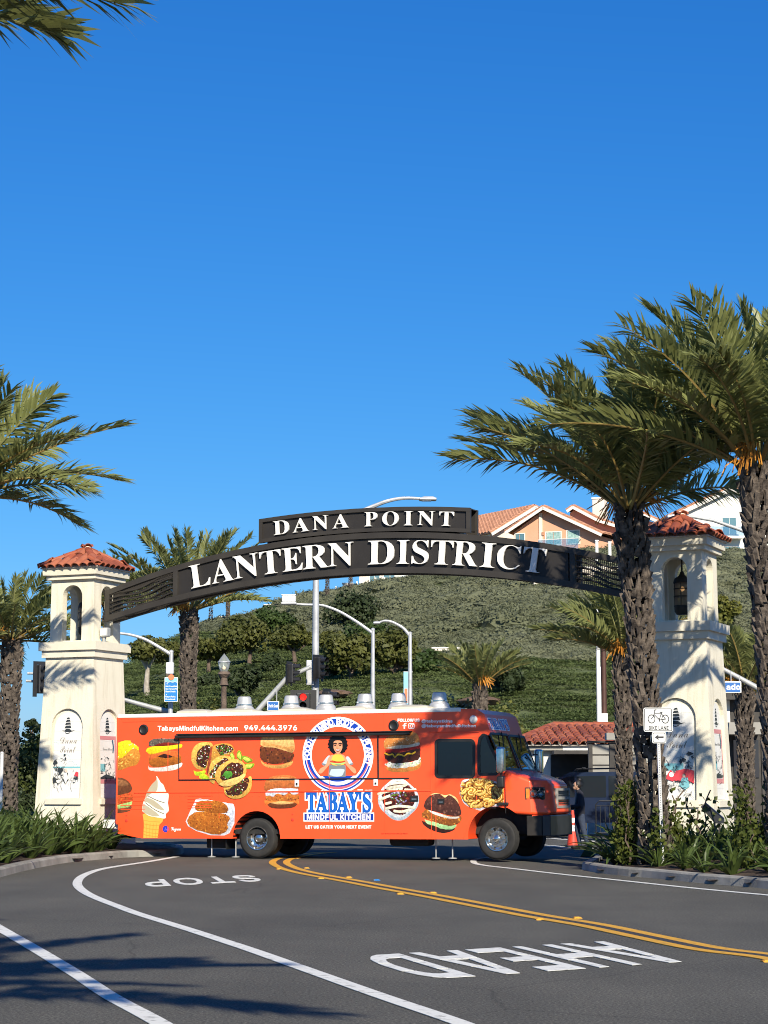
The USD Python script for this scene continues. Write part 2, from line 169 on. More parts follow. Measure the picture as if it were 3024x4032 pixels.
GL={'serif': {'L': (94, '3 0 3 4 12 6 16 13 16 87 13 94 3 96 3 100 55 100 55 96 45 95 42 92 40 89 41 10 43 7 49 6 60 6 70 9 82 18 89 33 94 34 88 0'), 'A': (96, '-2 4 4 5 7 9 45 101 49 102 85 17 90 8 97 4 97 0 50 0 50 4 58 5 62 10 55 29 23 29 17 16 16 10 17 7 21 4 28 4 28 0 -2 0|25 36 52 36 39 68 38 68'), 'N': (108, '4 0 4 4 10 4 15 7 17 14 17 85 8 95 4 96 4 100 35 100 85 38 85 88 82 94 73 96 73 100 105 100 105 96 97 95 93 88 92 -2 88 -2 86 0 24 75 24 12 28 5 36 4 36 0'), 'T': (93, '2 99 90 100 90 70 86 70 84 80 76 90 67 94 58 94 58 13 62 5 72 4 72 0 20 0 20 4 30 6 34 12 34 94 25 94 17 91 10 83 6 70 2 70'), 'E': (97, '3 3 13 6 16 10 17 16 16 87 13 94 3 96 3 100 87 100 87 70 84 70 80 83 76 88 71 91 58 94 45 94 41 91 40 54 49 54 55 57 61 66 63 75 67 75 67 26 63 26 60 39 56 45 49 48 41 48 40 11 42 7 48 6 69 8 82 17 90 31 94 31 88 0 3 0'), 'R': (103, '3 0 3 4 12 6 16 13 16 87 13 93 3 96 3 100 58 100 72 97 83 92 88 86 91 80 91 67 88 61 83 55 70 48 95 10 100 5 105 4 105 0 74 0 44 47 40 46 40 12 44 5 53 4 53 0|40 51 46 51 56 53 64 61 67 73 66 82 63 88 57 93 48 95 43 94 41 91'), 'D': (108, '3 96 3 100 58 100 77 95 89 87 99 73 102 56 101 33 99 25 93 16 82 7 65 1 4 0 4 4 13 6 16 13 16 86 13 94|40 14 42 7 46 5 53 5 62 8 70 16 75 32 76 61 73 79 69 86 64 91 54 95 44 94 40 90'), 'I': (57, '3 0 3 4 9 5 15 9 17 16 16 89 12 95 3 96 3 100 53 100 53 96 43 94 40 89 40 12 44 6 54 4 54 0'), 'S': (85, '9 34 14 34 20 16 31 6 38 3 48 3 53 5 58 10 61 16 61 23 58 28 52 34 26 47 17 54 11 67 11 79 17 92 28 100 35 102 46 102 67 98 70 102 75 102 74 70 71 70 68 78 63 87 57 92 49 97 42 98 33 95 28 90 26 84 29 75 32 72 66 54 75 45 78 35 78 23 72 9 65 3 52 -1 35 -2 17 2 13 -2 9 -2'), 'C': (102, '6 43 6 61 10 74 20 87 30 96 43 100 60 102 85 95 89 97 92 102 96 102 96 68 92 68 85 82 76 91 66 96 55 97 46 94 40 88 36 80 32 67 31 44 32 34 35 23 41 13 51 6 66 5 80 10 94 23 98 19 83 4 72 0 60 -2 48 -2 36 1 25 7 16 16 9 28'), 'P': (92, '3 0 3 4 12 6 16 13 16 87 13 93 3 96 3 100 59 100 69 98 80 93 87 85 90 75 89 65 85 57 78 50 69 47 40 45 40 12 44 5 53 4 53 0|40 51 54 52 58 54 62 60 64 66 63 82 60 89 54 94 44 94 40 91'), 'O': (115, '6 47 8 65 17 83 22 89 32 96 51 102 64 102 74 100 91 91 99 82 105 71 109 52 108 39 105 29 97 15 89 8 77 1 61 -2 49 -2 38 1 21 12 10 27|32 41 37 18 46 6 53 3 59 2 69 5 74 11 78 18 81 27 83 38 83 61 78 81 74 89 69 93 62 97 54 97 47 95 40 89 36 80 33 69'), 'B': (97, '3 0 3 4 13 6 16 13 16 86 14 92 10 95 3 96 3 100 58 100 74 96 81 91 86 83 86 69 78 60 65 54 81 48 90 39 92 25 90 19 86 11 75 4 63 0|40 13 42 7 46 5 52 5 59 8 64 14 66 22 65 37 62 44 55 49 48 50 40 50|40 56 48 55 55 57 61 65 62 71 62 84 59 90 54 94 46 95 41 92'), 'Y': (93, '-3 96 -3 100 45 100 45 96 36 94 34 93 34 89 55 50 76 86 76 92 73 95 65 96 65 100 96 100 96 96 91 94 86 89 59 45 59 11 63 6 72 4 72 0 22 0 22 4 30 5 34 9 35 16 35 39 8 89 3 94')}, 'serif_': {"'": (33, '10 105 24 105 21 67 12 67')}, 'script': {'D': (110, '14 47 15 59 22 70 33 80 46 87 63 92 78 92 91 89 101 82 107 85 113 85 105 78 111 68 114 58 114 46 110 29 100 13 93 6 83 1 66 0 54 3 42 0 27 -1 18 2 15 6 15 10 17 13 22 16 33 16 51 12 60 25 77 58 85 69 96 79 94 82 82 87 65 88 51 82 39 72 31 61 27 49 29 39 34 34 44 35 57 45 65 58 67 74 70 75 72 73 70 59 65 48 59 40 49 33 41 30 27 32 20 37|64 8 71 4 84 6 91 11 101 22 106 34 109 49 107 64 102 74 97 66 84 28 77 19|20 7 22 4 28 3 36 3 45 7 32 12 21 11'), 'a': (78, '3 10 4 18 9 27 16 35 25 41 36 45 45 45 52 40 54 45 71 45 53 7 58 8 68 16 71 13 57 2 51 0 44 -1 38 2 36 8 25 0 16 -1 9 1 5 5|19 4 22 3 26 4 36 13 47 30 48 34 47 40 44 41 41 41 31 32 21 16 18 9'), 'n': (85, '0 0 23 34 21 34 12 25 8 28 25 43 30 45 36 44 38 39 38 30 49 40 59 45 67 45 71 41 73 37 72 27 58 9 57 5 64 8 73 16 76 13 62 1 56 -1 50 0 46 2 44 8 45 18 61 39 59 40 42 27 22 0'), 'P': (101, '11 15 12 21 17 27 22 29 29 29 34 25 35 19 32 15 23 13 22 11 23 8 31 3 40 3 47 7 55 15 66 35 54 32 51 32 51 34 61 39 68 41 75 53 85 68 94 76 107 85 93 88 77 87 61 83 48 76 37 66 31 56 32 49 38 45 50 47 63 58 69 69 73 80 75 77 75 67 72 55 63 45 53 40 42 39 35 41 29 46 27 50 27 56 32 68 46 79 59 86 81 92 98 92 112 87 122 90 128 89 127 87 118 84 125 77 127 72 127 63 124 56 118 50 106 43 88 39 78 19 63 6 45 0 27 0 18 3 14 7|91 45 95 45 100 48 109 59 113 71 111 81 105 76 102 71'), 'o': (66, '4 11 4 17 7 25 22 39 36 45 46 45 54 40 56 33 56 27 48 14 50 14 56 18 59 15 52 9 39 6 26 0 16 -1 9 2|22 5 25 4 29 6 31 13 38 16 42 20 48 32 46 40 41 39 31 29 23 14'), 'i': (50, '33 57 34 64 38 67 45 68 49 64 49 58 45 54 37 53|8 27 24 44 44 45 23 5 29 7 39 16 42 13 27 0 15 -1 9 3 8 12 15 28 11 25'), 't': (65, '8 27 25 47 47 82 66 83 56 65 65 65 64 60 51 59 27 16 23 6 25 4 30 6 42 16 44 13 39 8 26 0 17 -1 13 0 9 5 8 12 15 28 11 25'), 'V': (88, '16 61 31 76 43 84 50 84 55 80 56 75 53 66 65 73 86 90 90 90 78 67 68 32 56 13 57 12 71 25 79 35 109 81 120 91 125 92 110 74 91 43 78 26 57 6 45 -1 42 -1 41 1 46 17 49 37 54 51 63 66 49 59 40 60 38 63 38 67 45 78 44 80 35 75 19 59 16 58'), 'e': (60, '2 17 8 28 17 36 27 43 35 45 44 45 50 42 52 38 52 32 48 25 38 20 21 14 19 5 26 3 34 5 49 16 51 16 52 13 50 10 36 2 26 -1 13 0 4 7|24 20 26 19 33 22 40 29 43 35 41 41 34 37'), 'g': (77, '-14 -33 -12 -25 -5 -17 10 -8 28 -1 29 1 29 3 22 0 12 0 7 2 3 7 3 19 14 34 22 40 35 45 45 45 51 41 53 45 72 46 51 7 57 10 65 16 69 13 60 6 45 -1 33 -22 20 -36 8 -43 -3 -43 -11 -39|17 4 20 2 26 4 36 15 47 35 47 38 45 41 40 40 28 26 17 8|-4 -34 -2 -39 5 -38 16 -24 24 -7 14 -11 4 -18 -2 -25')}, 'sans': {',': (37, '6 -21 10 16 29 17 19 -21'), '.': (37, '7 8 10 17 17 22 26 19 30 12 28 3 21 -1 11 1'), '3': (89, '6 33 26 33 27 27 29 21 34 17 41 14 49 15 54 17 60 23 61 29 61 37 54 45 47 47 28 48 28 60 51 83 11 83 11 100 77 100 77 83 51 59 68 55 77 48 79 43 81 36 81 23 78 15 71 7 63 2 53 -1 39 -2 28 0 21 4 12 12 7 23'), '4': (89, '3 38 47 100 68 100 25 38 53 38 53 62 72 62 73 38 86 38 86 22 73 21 72 0 53 0 53 22 3 22'), '6': (89, '7 29 8 42 13 55 44 100 67 100 42 65 60 64 70 59 76 52 81 40 81 28 79 19 74 11 65 3 57 0 40 -1 31 0 23 4 15 11 10 18|27 30 29 24 34 18 39 15 47 15 53 17 58 21 61 28 62 35 60 41 55 48 49 50 42 51 35 49 30 44 27 38'), '7': (89, '10 83 10 100 79 100 79 83 37 0 17 0 58 82'), '9': (89, '7 63 8 77 14 88 24 97 39 101 58 100 68 94 78 83 81 71 80 58 75 45 44 0 22 0 46 35 33 35 21 40 11 50|27 65 29 59 34 52 39 50 47 49 53 51 59 56 61 62 62 70 60 76 55 82 49 85 42 85 35 83 30 79 27 72'), '@': (139, '4 29 6 54 16 75 32 90 54 99 82 100 93 97 105 92 116 84 125 74 131 62 133 52 134 33 133 22 128 12 121 5 111 1 100 1 91 5 86 11 76 2 62 1 54 3 47 7 38 21 36 31 36 40 39 51 43 59 50 65 62 69 75 68 84 63 85 68 99 68 99 21 102 16 106 16 114 21 117 34 116 52 111 64 102 75 92 81 80 84 66 84 55 83 42 77 34 71 27 61 22 47 21 30 23 20 29 7 38 -4 56 -12 76 -13 99 -8 105 -22 86 -28 56 -28 43 -24 29 -17 18 -7 11 3 6 16|52 32 54 24 59 19 66 17 74 17 80 22 83 27 84 39 83 45 80 49 74 54 62 54 54 46'), 'A': (98, '1 0 36 100 62 100 97 0 75 0 67 22 31 22 23 0|36 39 62 39 49 80 48 79'), 'B': (89, '7 100 56 100 68 96 77 89 81 78 80 67 74 57 65 52 77 47 81 42 84 34 83 18 75 7 67 2 56 0 7 0|28 17 50 16 57 18 63 25 62 36 59 39 53 42 28 43|28 59 49 58 55 61 59 64 61 69 59 78 55 82 49 84 28 84'), 'C': (100, '4 44 5 62 10 78 21 91 35 99 56 101 70 98 79 93 86 87 94 72 95 65 75 65 72 72 67 78 58 83 49 83 37 79 31 73 28 67 25 55 26 37 32 25 41 18 48 17 58 17 64 19 70 24 75 35 95 35 93 23 87 13 79 6 68 0 56 -2 43 -1 31 2 23 7 10 22 6 31'), 'D': (96, '7 100 56 99 71 93 83 82 91 65 92 40 86 23 82 16 72 8 65 4 52 0 7 0|28 18 46 17 56 20 61 23 68 32 72 45 70 63 65 73 55 81 46 83 28 82'), 'E': (83, '7 100 79 100 79 82 28 82 28 59 75 59 75 42 28 42 28 18 79 18 79 0 7 0'), 'F': (80, '7 100 77 100 77 82 28 82 28 57 74 57 74 40 28 40 28 0 7 0'), 'H': (99, '7 100 28 100 28 60 70 60 71 100 91 100 91 0 71 0 70 42 28 42 28 0 7 0'), 'I': (54, '4 0 4 17 17 18 17 83 4 83 4 100 50 100 50 83 37 82 37 17 50 17 50 0'), 'K': (94, '7 100 28 100 29 54 67 100 92 100 55 57 93 0 69 0 41 42 28 28 28 0 7 0'), 'L': (77, '7 100 28 100 28 18 74 18 74 0 7 0'), 'M': (123, '7 100 38 100 62 31 85 100 116 100 116 0 95 0 95 74 70 0 53 0 27 72 28 0 7 0'), 'N': (100, '7 100 29 100 71 32 72 100 92 100 92 0 70 0 28 68 28 0 7 0'), 'O': (103, '4 44 6 65 11 80 24 94 40 100 60 101 77 94 89 83 97 65 98 40 95 27 91 20 78 6 62 -1 40 -1 31 2 22 7 15 15 8 26|25 45 28 33 36 21 48 17 62 18 70 24 77 37 78 55 75 67 70 75 62 81 48 83 41 81 33 76 28 67 25 58'), 'P': (87, '7 100 52 100 61 98 70 94 77 88 83 76 82 57 79 50 72 42 58 35 28 34 28 0 7 0|28 52 49 52 58 56 63 65 63 70 60 76 55 81 49 83 28 82'), 'R': (89, '7 100 56 100 69 95 77 89 83 75 83 60 78 48 67 38 86 0 64 0 46 35 28 35 28 0 7 0|28 52 49 51 58 55 64 64 64 71 61 76 52 83 28 83'), 'S': (89, '5 33 25 33 28 22 32 18 39 16 49 15 59 19 64 26 62 34 55 38 31 44 16 51 8 61 6 67 7 78 10 85 16 92 24 98 35 101 50 101 60 100 69 95 75 90 80 82 82 69 63 69 61 75 58 80 48 84 41 84 33 82 29 77 27 71 29 66 34 63 64 55 72 51 79 46 84 38 85 25 81 13 76 7 68 2 55 -1 39 -2 25 1 15 7 9 15 5 25'), 'T': (88, '3 82 3 100 84 100 84 82 54 82 54 0 33 0 33 82'), 'U': (97, '7 100 28 100 28 32 30 25 34 21 45 16 54 17 62 20 66 24 69 31 70 100 90 100 89 28 85 16 75 5 58 -1 39 -1 23 5 13 14 10 21 7 30'), 'V': (97, '0 100 23 100 49 21 74 100 96 100 62 0 35 0'), 'W': (137, '0 100 23 100 40 27 58 100 79 100 97 27 114 100 137 100 110 0 86 0 69 69 51 0 28 0'), 'X': (96, '1 0 37 51 4 100 28 100 48 68 69 100 92 100 60 52 95 0 71 0 48 35 24 0'), 'Y': (94, '0 100 24 100 48 59 70 100 94 100 58 38 58 0 38 0 38 38'), 'a': (76, '4 16 5 28 11 36 22 40 44 43 49 46 48 53 40 57 30 55 25 48 6 48 8 56 15 66 27 71 43 72 55 69 65 61 69 51 69 0 50 0 49 8 43 2 37 0 19 0 13 2 8 7|23 19 25 15 29 13 41 13 49 21 49 32 29 28 24 24'), 'b': (82, '7 100 27 100 27 63 38 71 51 72 65 67 73 57 78 43 78 25 73 13 62 2 51 -1 41 -1 33 3 27 9 27 0 7 0|26 34 28 25 33 18 40 15 48 16 53 19 57 27 58 39 56 47 48 55 37 55 29 49'), 'c': (76, '4 31 5 46 9 57 17 66 29 72 44 72 55 70 66 61 72 51 72 44 54 44 52 50 48 54 37 56 30 53 25 46 24 41 24 27 28 19 34 15 42 14 47 16 51 20 53 27 72 27 71 17 67 10 59 3 51 0 35 -2 19 4 8 15'), 'd': (82, '4 30 4 41 6 53 16 67 26 72 38 72 47 70 55 63 55 100 75 100 75 0 56 0 55 9 50 3 41 -1 30 -1 23 0 17 4 9 12|24 30 28 20 34 16 42 15 49 18 53 23 56 31 55 42 51 51 42 56 35 56 31 54 25 45'), 'e': (77, '4 31 4 44 9 57 19 67 29 72 43 72 56 69 67 59 72 46 73 30 23 30 27 19 37 13 49 15 55 22 72 22 70 13 63 6 49 -1 31 -1 17 5 8 15|23 44 54 43 55 45 51 52 47 56 36 57 27 52'), 'f': (51, '1 56 1 71 14 71 15 88 21 96 29 100 49 100 49 84 39 84 34 80 35 71 49 71 49 56 34 55 34 0 14 0 14 55'), 'h': (80, '7 100 27 100 27 62 38 70 52 72 61 69 70 61 73 49 73 0 53 0 53 45 50 52 43 55 33 53 28 46 27 0 7 0'), 'i': (33, '6 88 7 97 14 101 23 100 28 93 26 84 19 80 10 82|7 71 27 71 27 0 7 0'), 'k': (76, '7 100 27 100 27 45 52 71 75 71 48 40 77 0 53 0 32 28 27 22 27 0 7 0'), 'l': (38, '7 100 27 100 27 18 29 16 36 15 36 0 17 2 10 6 8 11'), 'm': (122, '7 71 26 71 27 60 35 69 44 72 51 72 59 69 68 60 75 67 84 72 94 72 105 68 111 62 114 53 115 0 94 0 94 46 93 51 85 56 76 54 71 47 70 0 51 0 51 46 49 51 41 56 32 54 27 46 27 0 7 0'), 'n': (80, '7 0 7 71 27 71 27 61 36 69 45 72 55 72 64 67 71 58 73 49 73 0 53 0 53 45 50 52 43 55 33 53 28 46 27 0'), 'o': (80, '4 31 5 48 11 60 20 67 32 72 47 72 60 67 70 57 75 44 75 27 70 13 60 3 48 -1 32 -1 17 5 8 15|24 30 27 21 33 16 42 14 48 17 53 22 56 30 55 41 52 50 48 54 42 56 31 54 25 45'), 'r': (51, '7 71 26 71 27 61 35 70 50 72 50 55 37 54 29 49 28 45 27 0 7 0'), 's': (71, '4 22 23 22 28 14 34 12 42 13 48 19 47 23 44 25 19 31 8 39 5 47 6 56 9 62 14 67 27 72 44 72 56 67 64 59 66 48 48 48 46 54 38 58 31 58 25 53 25 49 28 45 55 39 65 32 67 26 67 15 63 8 57 3 41 -2 31 -2 21 0 13 5 8 10 4 17'), 't': (50, '1 56 1 71 13 71 13 90 33 90 34 71 48 71 48 56 33 55 33 19 38 16 48 16 48 0 28 0 17 6 13 15 13 55'), 'u': (80, '7 71 27 71 27 26 32 18 42 16 48 18 53 27 53 71 73 71 73 0 54 0 53 9 44 1 35 -1 22 0 13 6 9 14 7 22'), 'v': (76, '1 71 22 71 38 21 55 71 75 71 49 0 27 0'), 'w': (113, '1 71 22 71 34 22 48 71 66 71 78 23 91 71 111 71 90 0 69 0 56 45 43 0 22 0'), 'y': (76, '1 71 22 70 38 22 55 71 75 71 43 -15 35 -24 30 -27 9 -28 9 -12 22 -11 28 0')}}
GL['sans']['I'] = (30, '5 0 5 100 25 100 25 0')
GL['serif'].update(GL['serif_'])
def glyph(font, ch):
    adv, s = GL[font][ch]; shape = Polygon()
    if s:
        for r in s.split('|'):
            a = np.array(r.split(), float).reshape(-1, 2) / 100; p = Polygon(a).buffer(0); shape = shape.symmetric_difference(p)
    return shape, adv / 100
def text(s, h=1.0, font='sans', track=0.0, fit=None, bold=0.0, italic=0.0):    # lettering as a flat shape, capitals h tall, from the origin along +x
    x, out = 0.0, []
    for ch in s:
        if ch == ' ': x += .28 + track; continue
        g, a = glyph(font, ch); out.append(affinity.translate(g, x, 0)); x += a + track
    g = unary_union(out)
    if bold: g = g.buffer(bold, join_style=2)
    if italic: g = affinity.skew(g, italic, 0, origin=(0, 0))
    k = h if fit is None else fit / (g.bounds[2] - g.bounds[0])
    g = affinity.translate(g, -g.bounds[0], 0)
    return affinity.scale(g, k, h, origin=(0, 0))
# ---------------------------------------------------------------- materials
M = {}
def L(c): return tuple(((x / 255) / 12.92 if x / 255 < .04045 else ((x / 255 + .055) / 1.055) ** 2.4) for x in c)
def mat(name, nodes, links, surface='p.BSDF', volume=None):
    M[name] = usdkit.material(stage, '/World/Looks/' + name, nodes, links, surface=surface, volume=volume); return M[name]
def noisy(name, c1, c2, scale=8.0, rough=.7, bump=.0, bscale=None, detail=5.0, metallic=0.0, spec=.5, lo=.35, hi=.65, dist=.02, coat=0.0):
    n = {'geo': ('geometry', {}), 'n': ('noise_texture', {'scale': float(scale), 'detail': float(detail), 'roughness': .6}),
         'r': ('rgb_ramp', {'ramp': [(0, c1), (lo, c1), (hi, c2), (1, c2)]}),
         'p': ('principled_bsdf', {'roughness': float(rough), 'metallic': float(metallic), 'specular_ior_level': float(spec), 'coat_weight': float(coat), 'coat_roughness': .08})}
    k = [('geo.position', 'n.vector'), ('n.fac', 'r.fac'), ('r.color', 'p.base_color')]
    if bump:
        n['n2'] = ('noise_texture', {'scale': float(bscale or scale * 4), 'detail': 4.0, 'roughness': .6}); n['b'] = ('bump', {'strength': float(bump), 'distance': float(dist)})
        k += [('geo.position', 'n2.vector'), ('n2.fac', 'b.height'), ('b.normal', 'p.normal')]
    return mat(name, n, k)
def leafy(name, c1, c2, trans=.3, rough=.55, scale=3.0, spec=.35):   # leaves: colour differs from leaf to leaf and light passes a little
    return mat(name, {'geo': ('geometry', {}), 'n': ('noise_texture', {'scale': float(scale), 'detail': 2.0}), 'mx': ('math', {'math_type': 'multiply_add', 'value2': .5, 'value3': .0}),
                      'ad': ('math', {'math_type': 'add'}), 'r': ('rgb_ramp', {'ramp': [(0.1, c1), (.9, c2)]}),
                      'p': ('principled_bsdf', {'roughness': rough, 'specular_ior_level': spec}), 't': ('translucent_bsdf', {}), 'm': ('mix_closure', {'fac': trans})},
               [('geo.position', 'n.vector'), ('geo.random_per_island', 'mx.value1'), ('n.fac', 'mx.value3'), ('mx.value', 'r.fac'), ('r.color', 'p.base_color'), ('r.color', 't.color'),
                ('p.BSDF', 'm.closure1'), ('t.BSDF', 'm.closure2')], surface='m.closure')
mat('asphalt', {'geo': ('geometry', {}), 'n': ('noise_texture', {'scale': .35, 'detail': 5.0, 'roughness': .6}), 'r': ('rgb_ramp', {'ramp': [(.3, (.068, .066, .058)), (.7, (.092, .088, .076))]}),
                'n3': ('noise_texture', {'scale': 42.0, 'detail': 4.0, 'roughness': .85}), 'r3': ('rgb_ramp', {'ramp': [(.34, (.30, .30, .30)), (.5, (.9, .9, .9)), (.66, (2.4, 2.4, 2.3))]}),
                'x': ('mix', {'mix_type': 'multiply', 'fac': 1.0}), 'b': ('bump', {'strength': .7, 'distance': .008}), 'p': ('principled_bsdf', {'roughness': .92, 'specular_ior_level': .25}),
     'nd': ('noise_texture', {'scale': .9, 'detail': 3.0}), 'vd': ('vector_math', {'math_type': 'multiply_add', 'vector2': (.35, .35, .35)}), 'v': ('voronoi_texture', {'feature': 'distance_to_edge', 'scale': .16}), 'rv': ('rgb_ramp', {'ramp': [(0, (.62, .62, .62)), (.0022, (.75, .75, .75)), (.004, (1, 1, 1)), (1, (1, 1, 1))]}), 'x2': ('mix', {'mix_type': 'multiply', 'fac': .75}),
     'mp': ('mapping', {'scale': (.9, .22, 1.0), 'rotation': (0, 0, .45)}), 'n4': ('noise_texture', {'scale': 1.0, 'detail': 4.0, 'roughness': .65}), 'r4': ('rgb_ramp', {'ramp': [(.3, (.84, .84, .84)), (.55, (1.0, 1.0, 1.0)), (.75, (1.10, 1.10, 1.09))]}), 'x3': ('mix', {'mix_type': 'multiply', 'fac': 1.0})},
    [('geo.position', 'nd.vector'), ('nd.color', 'vd.vector1'), ('geo.position', 'vd.vector3'), ('vd.vector', 'v.vector'), ('v.distance', 'rv.fac'), ('x.color', 'x2.color1'), ('rv.color', 'x2.color2'), ('geo.position', 'mp.vector'), ('mp.vector', 'n4.vector'), ('n4.fac', 'r4.fac'), ('x2.color', 'x3.color1'), ('r4.color', 'x3.color2'), ('x3.color', 'p.base_color'),
     ('geo.position', 'n.vector'), ('geo.position', 'n3.vector'), ('n.fac', 'r.fac'), ('n3.fac', 'r3.fac'), ('r.color', 'x.color1'), ('r3.color', 'x.color2'), ('n3.fac', 'b.height'), ('b.normal', 'p.normal')])
noisy('road_white', (.26, .26, .24), (.62, .62, .58), 9, .8, .5, 60, detail=9, lo=.33, hi=.44)
noisy('road_yellow', (.30, .17, .03), (.58, .30, .025), 9, .75, .5, 60, detail=9, lo=.33, hi=.44)
noisy('road_black', (.02, .018, .016), (.035, .03, .028), 6, .85)
noisy('kerb_concrete', (.17, .165, .15), (.30, .29, .265), 1.3, .9, .5, 40)
noisy('mulch', (.035, .022, .015), (.10, .065, .045), 14, .95, 1.0, 30, dist=.06)
noisy('dirt', (.10, .06, .038), (.17, .105, .065), 2.5, .95, 1.0, 12, dist=.08)
noisy('terrain', (.045, .05, .025), (.09, .085, .045), .3, .95, 1.0, 3, dist=.2)
noisy('lawn', (.062, .088, .026), (.098, .118, .044), .25, .95, .8, 9, dist=.12)
mat('stucco', {'geo': ('geometry', {}), 'n': ('noise_texture', {'scale': 1.1, 'detail': 6.0, 'roughness': .65}), 'r': ('rgb_ramp', {'ramp': [(.3, (.640, .600, .485)), (.7, (.715, .675, .555))]}),
               'mp': ('mapping', {'scale': (5.0, 5.0, .45)}), 'n2': ('noise_texture', {'scale': 1.0, 'detail': 5.0, 'roughness': .7}), 'r2': ('rgb_ramp', {'ramp': [(.34, (.80, .77, .72)), (.50, (1, 1, 1))]}),
               'x': ('mix', {'mix_type': 'multiply', 'fac': .8}), 'n3': ('noise_texture', {'scale': 40.0, 'detail': 4.0, 'roughness': .7}), 'b': ('bump', {'strength': .7, 'distance': .012}), 'p': ('principled_bsdf', {'roughness': .9, 'specular_ior_level': .2})},
    [('geo.position', 'n.vector'), ('geo.position', 'mp.vector'), ('mp.vector', 'n2.vector'), ('geo.position', 'n3.vector'), ('n.fac', 'r.fac'), ('n2.fac', 'r2.fac'), ('r.color', 'x.color1'), ('r2.color', 'x.color2'), ('x.color', 'p.base_color'), ('n3.fac', 'b.height'), ('b.normal', 'p.normal')])
noisy('stucco_trim', (.61, .57, .46), (.68, .635, .52), 2.5, .85, .45, 60, dist=.008)
noisy('mural', (.66, .65, .61), (.72, .71, .68), 3, .45)
noisy('mural_joint', (.5, .49, .46), (.55, .54, .5), 3, .6)
for i, (a, b) in enumerate([((.22, .050, .020), (.32, .078, .032)), ((.16, .036, .016), (.25, .058, .024)), ((.28, .078, .036), (.37, .12, .06))]):
    noisy('roof_tile_%d' % i, a, b, 5, .75, .3, 40, lo=.3, hi=.7)
noisy('mortar', (.5, .46, .4), (.66, .61, .54), 6, .9, .5, 30)
noisy('sign_metal', (.030, .026, .022), (.042, .037, .031), 1.5, .5, .08, 40, spec=.4)
noisy('sign_face', (.020, .018, .017), (.028, .025, .023), .8, .55, .05, 50, spec=.35)
noisy('letter_white', (.62, .61, .57), (.78, .77, .73), 3, .5, .1, 30, lo=.2, hi=.4)
noisy('truck_orange', (.92, .082, .021), (.95, .092, .025), .8, .35, spec=.4, coat=.25)
noisy('truck_white', (.68, .66, .60), (.76, .74, .69), 2, .4)
noisy('pod_cream', (.46, .43, .33), (.55, .51, .41), 3, .5)
noisy('black_trim', (.010, .010, .010), (.018, .017, .016), 5, .45)
noisy('chassis', (.008, .008, .008), (.02, .019, .018), 6, .75, .3, 30)
noisy('rubber', (.012, .012, .012), (.022, .021, .02), 9, .8, .25, 60)
noisy('chrome', (.50, .49, .47), (.70, .69, .67), 12, .12, metallic=.95)
noisy('galvanised', (.36, .37, .38), (.52, .53, .54), 3, .5, .1, 30, metallic=.35)
noisy('pole_grey', (.30, .31, .31), (.40, .41, .41), 2.5, .55, metallic=.2)
noisy('pole_white', (.62, .62, .60), (.72, .72, .70), 2, .6)
noisy('pole_brown', (.055, .022, .014), (.085, .036, .022), 2, .6)
noisy('spun_aluminium', (.46, .46, .45), (.62, .61, .60), 4, .42, metallic=.45)
noisy('dark_iron', (.020, .017, .014), (.035, .03, .025), 4, .55, metallic=.3)
noisy('bark', (.030, .022, .016), (.085, .066, .050), 3.5, .95, 1.0, 26, dist=.05)
noisy('bark_stub', (.032, .024, .019), (.165, .132, .104), 7, .95, .8, 40, lo=.38, hi=.68, dist=.02)
noisy('bark_tree', (.075, .052, .038), (.15, .11, .085), 3, .95, .8, 20, dist=.05)
noisy('bark_pale', (.25, .22, .18), (.40, .36, .31), 3, .9)
noisy('frond_stem', (.16, .17, .06), (.26, .25, .10), 3, .6)
noisy('frond_stem_orange', (.20, .13, .035), (.28, .20, .06), 3, .6)
noisy('palm_fruit', (.45, .17, .02), (.58, .27, .04), 10, .6)
leafy('frond', (.125, .150, .046), (.34, .355, .130), .44, .40, 1.2)
leafy('frond_far', (.115, .14, .044), (.29, .305, .11), .40, .5, 1.0)
leafy('strap_leaf', (.034, .060, .014), (.105, .145, .036), .28, .40, 2.5)
leafy('vine_leaf', (.026, .048, .010), (.145, .165, .030), .35, .5, 3)
leafy('hedge_leaf', (.032, .052, .012), (.085, .100, .022), .25, .6, 1.2)
leafy('shrub_yellow', (.075, .090, .016), (.16, .155, .028), .25, .6, .8)
leafy('tree_olive', (.038, .050, .011), (.135, .138, .030), .28, .6, .5)
leafy('tree_green', (.022, .045, .010), (.055, .088, .018), .25, .6, .5)
leafy('tree_dark', (.016, .028, .009), (.040, .058, .017), .2, .65, .5)
leafy('hill_bush', (.085, .098, .050), (.185, .192, .115), .22, .75, .05)
leafy('grass_tuft', (.068, .098, .026), (.12, .150, .048), .3, .7, .08)
leafy('pale_shrub', (.085, .11, .06), (.16, .185, .11), .2, .65, .5)
noisy('house_pink', (.60, .31, .19), (.66, .35, .22), .6, .9, .2, 20)
noisy('house_cream', (.66, .58, .48), (.70, .63, .53), .6, .9, .2, 20)
noisy('house_white', (.68, .68, .64), (.74, .74, .70), .6, .9)
noisy('house_trim', (.72, .69, .62), (.77, .74, .67), 1, .7)
noisy('house_roof', (.34, .155, .085), (.50, .25, .15), 1.5, .85, .3, 10, detail=8)
noisy('curtain', (.16, .30, .28), (.36, .50, .47), 4, .8)
noisy('wall_white', (.62, .61, .57), (.70, .69, .65), 1.5, .9, .2, 20)
noisy('wood_dark', (.025, .022, .02), (.045, .04, .036), 3, .7)
noisy('panel_grey', (.22, .21, .19), (.30, .29, .26), 1, .8)
noisy('sign_blue', (.012, .105, .36), (.016, .12, .40), 3, .4)
noisy('way_blue', (.01, .17, .48), (.015, .19, .52), 3, .4)
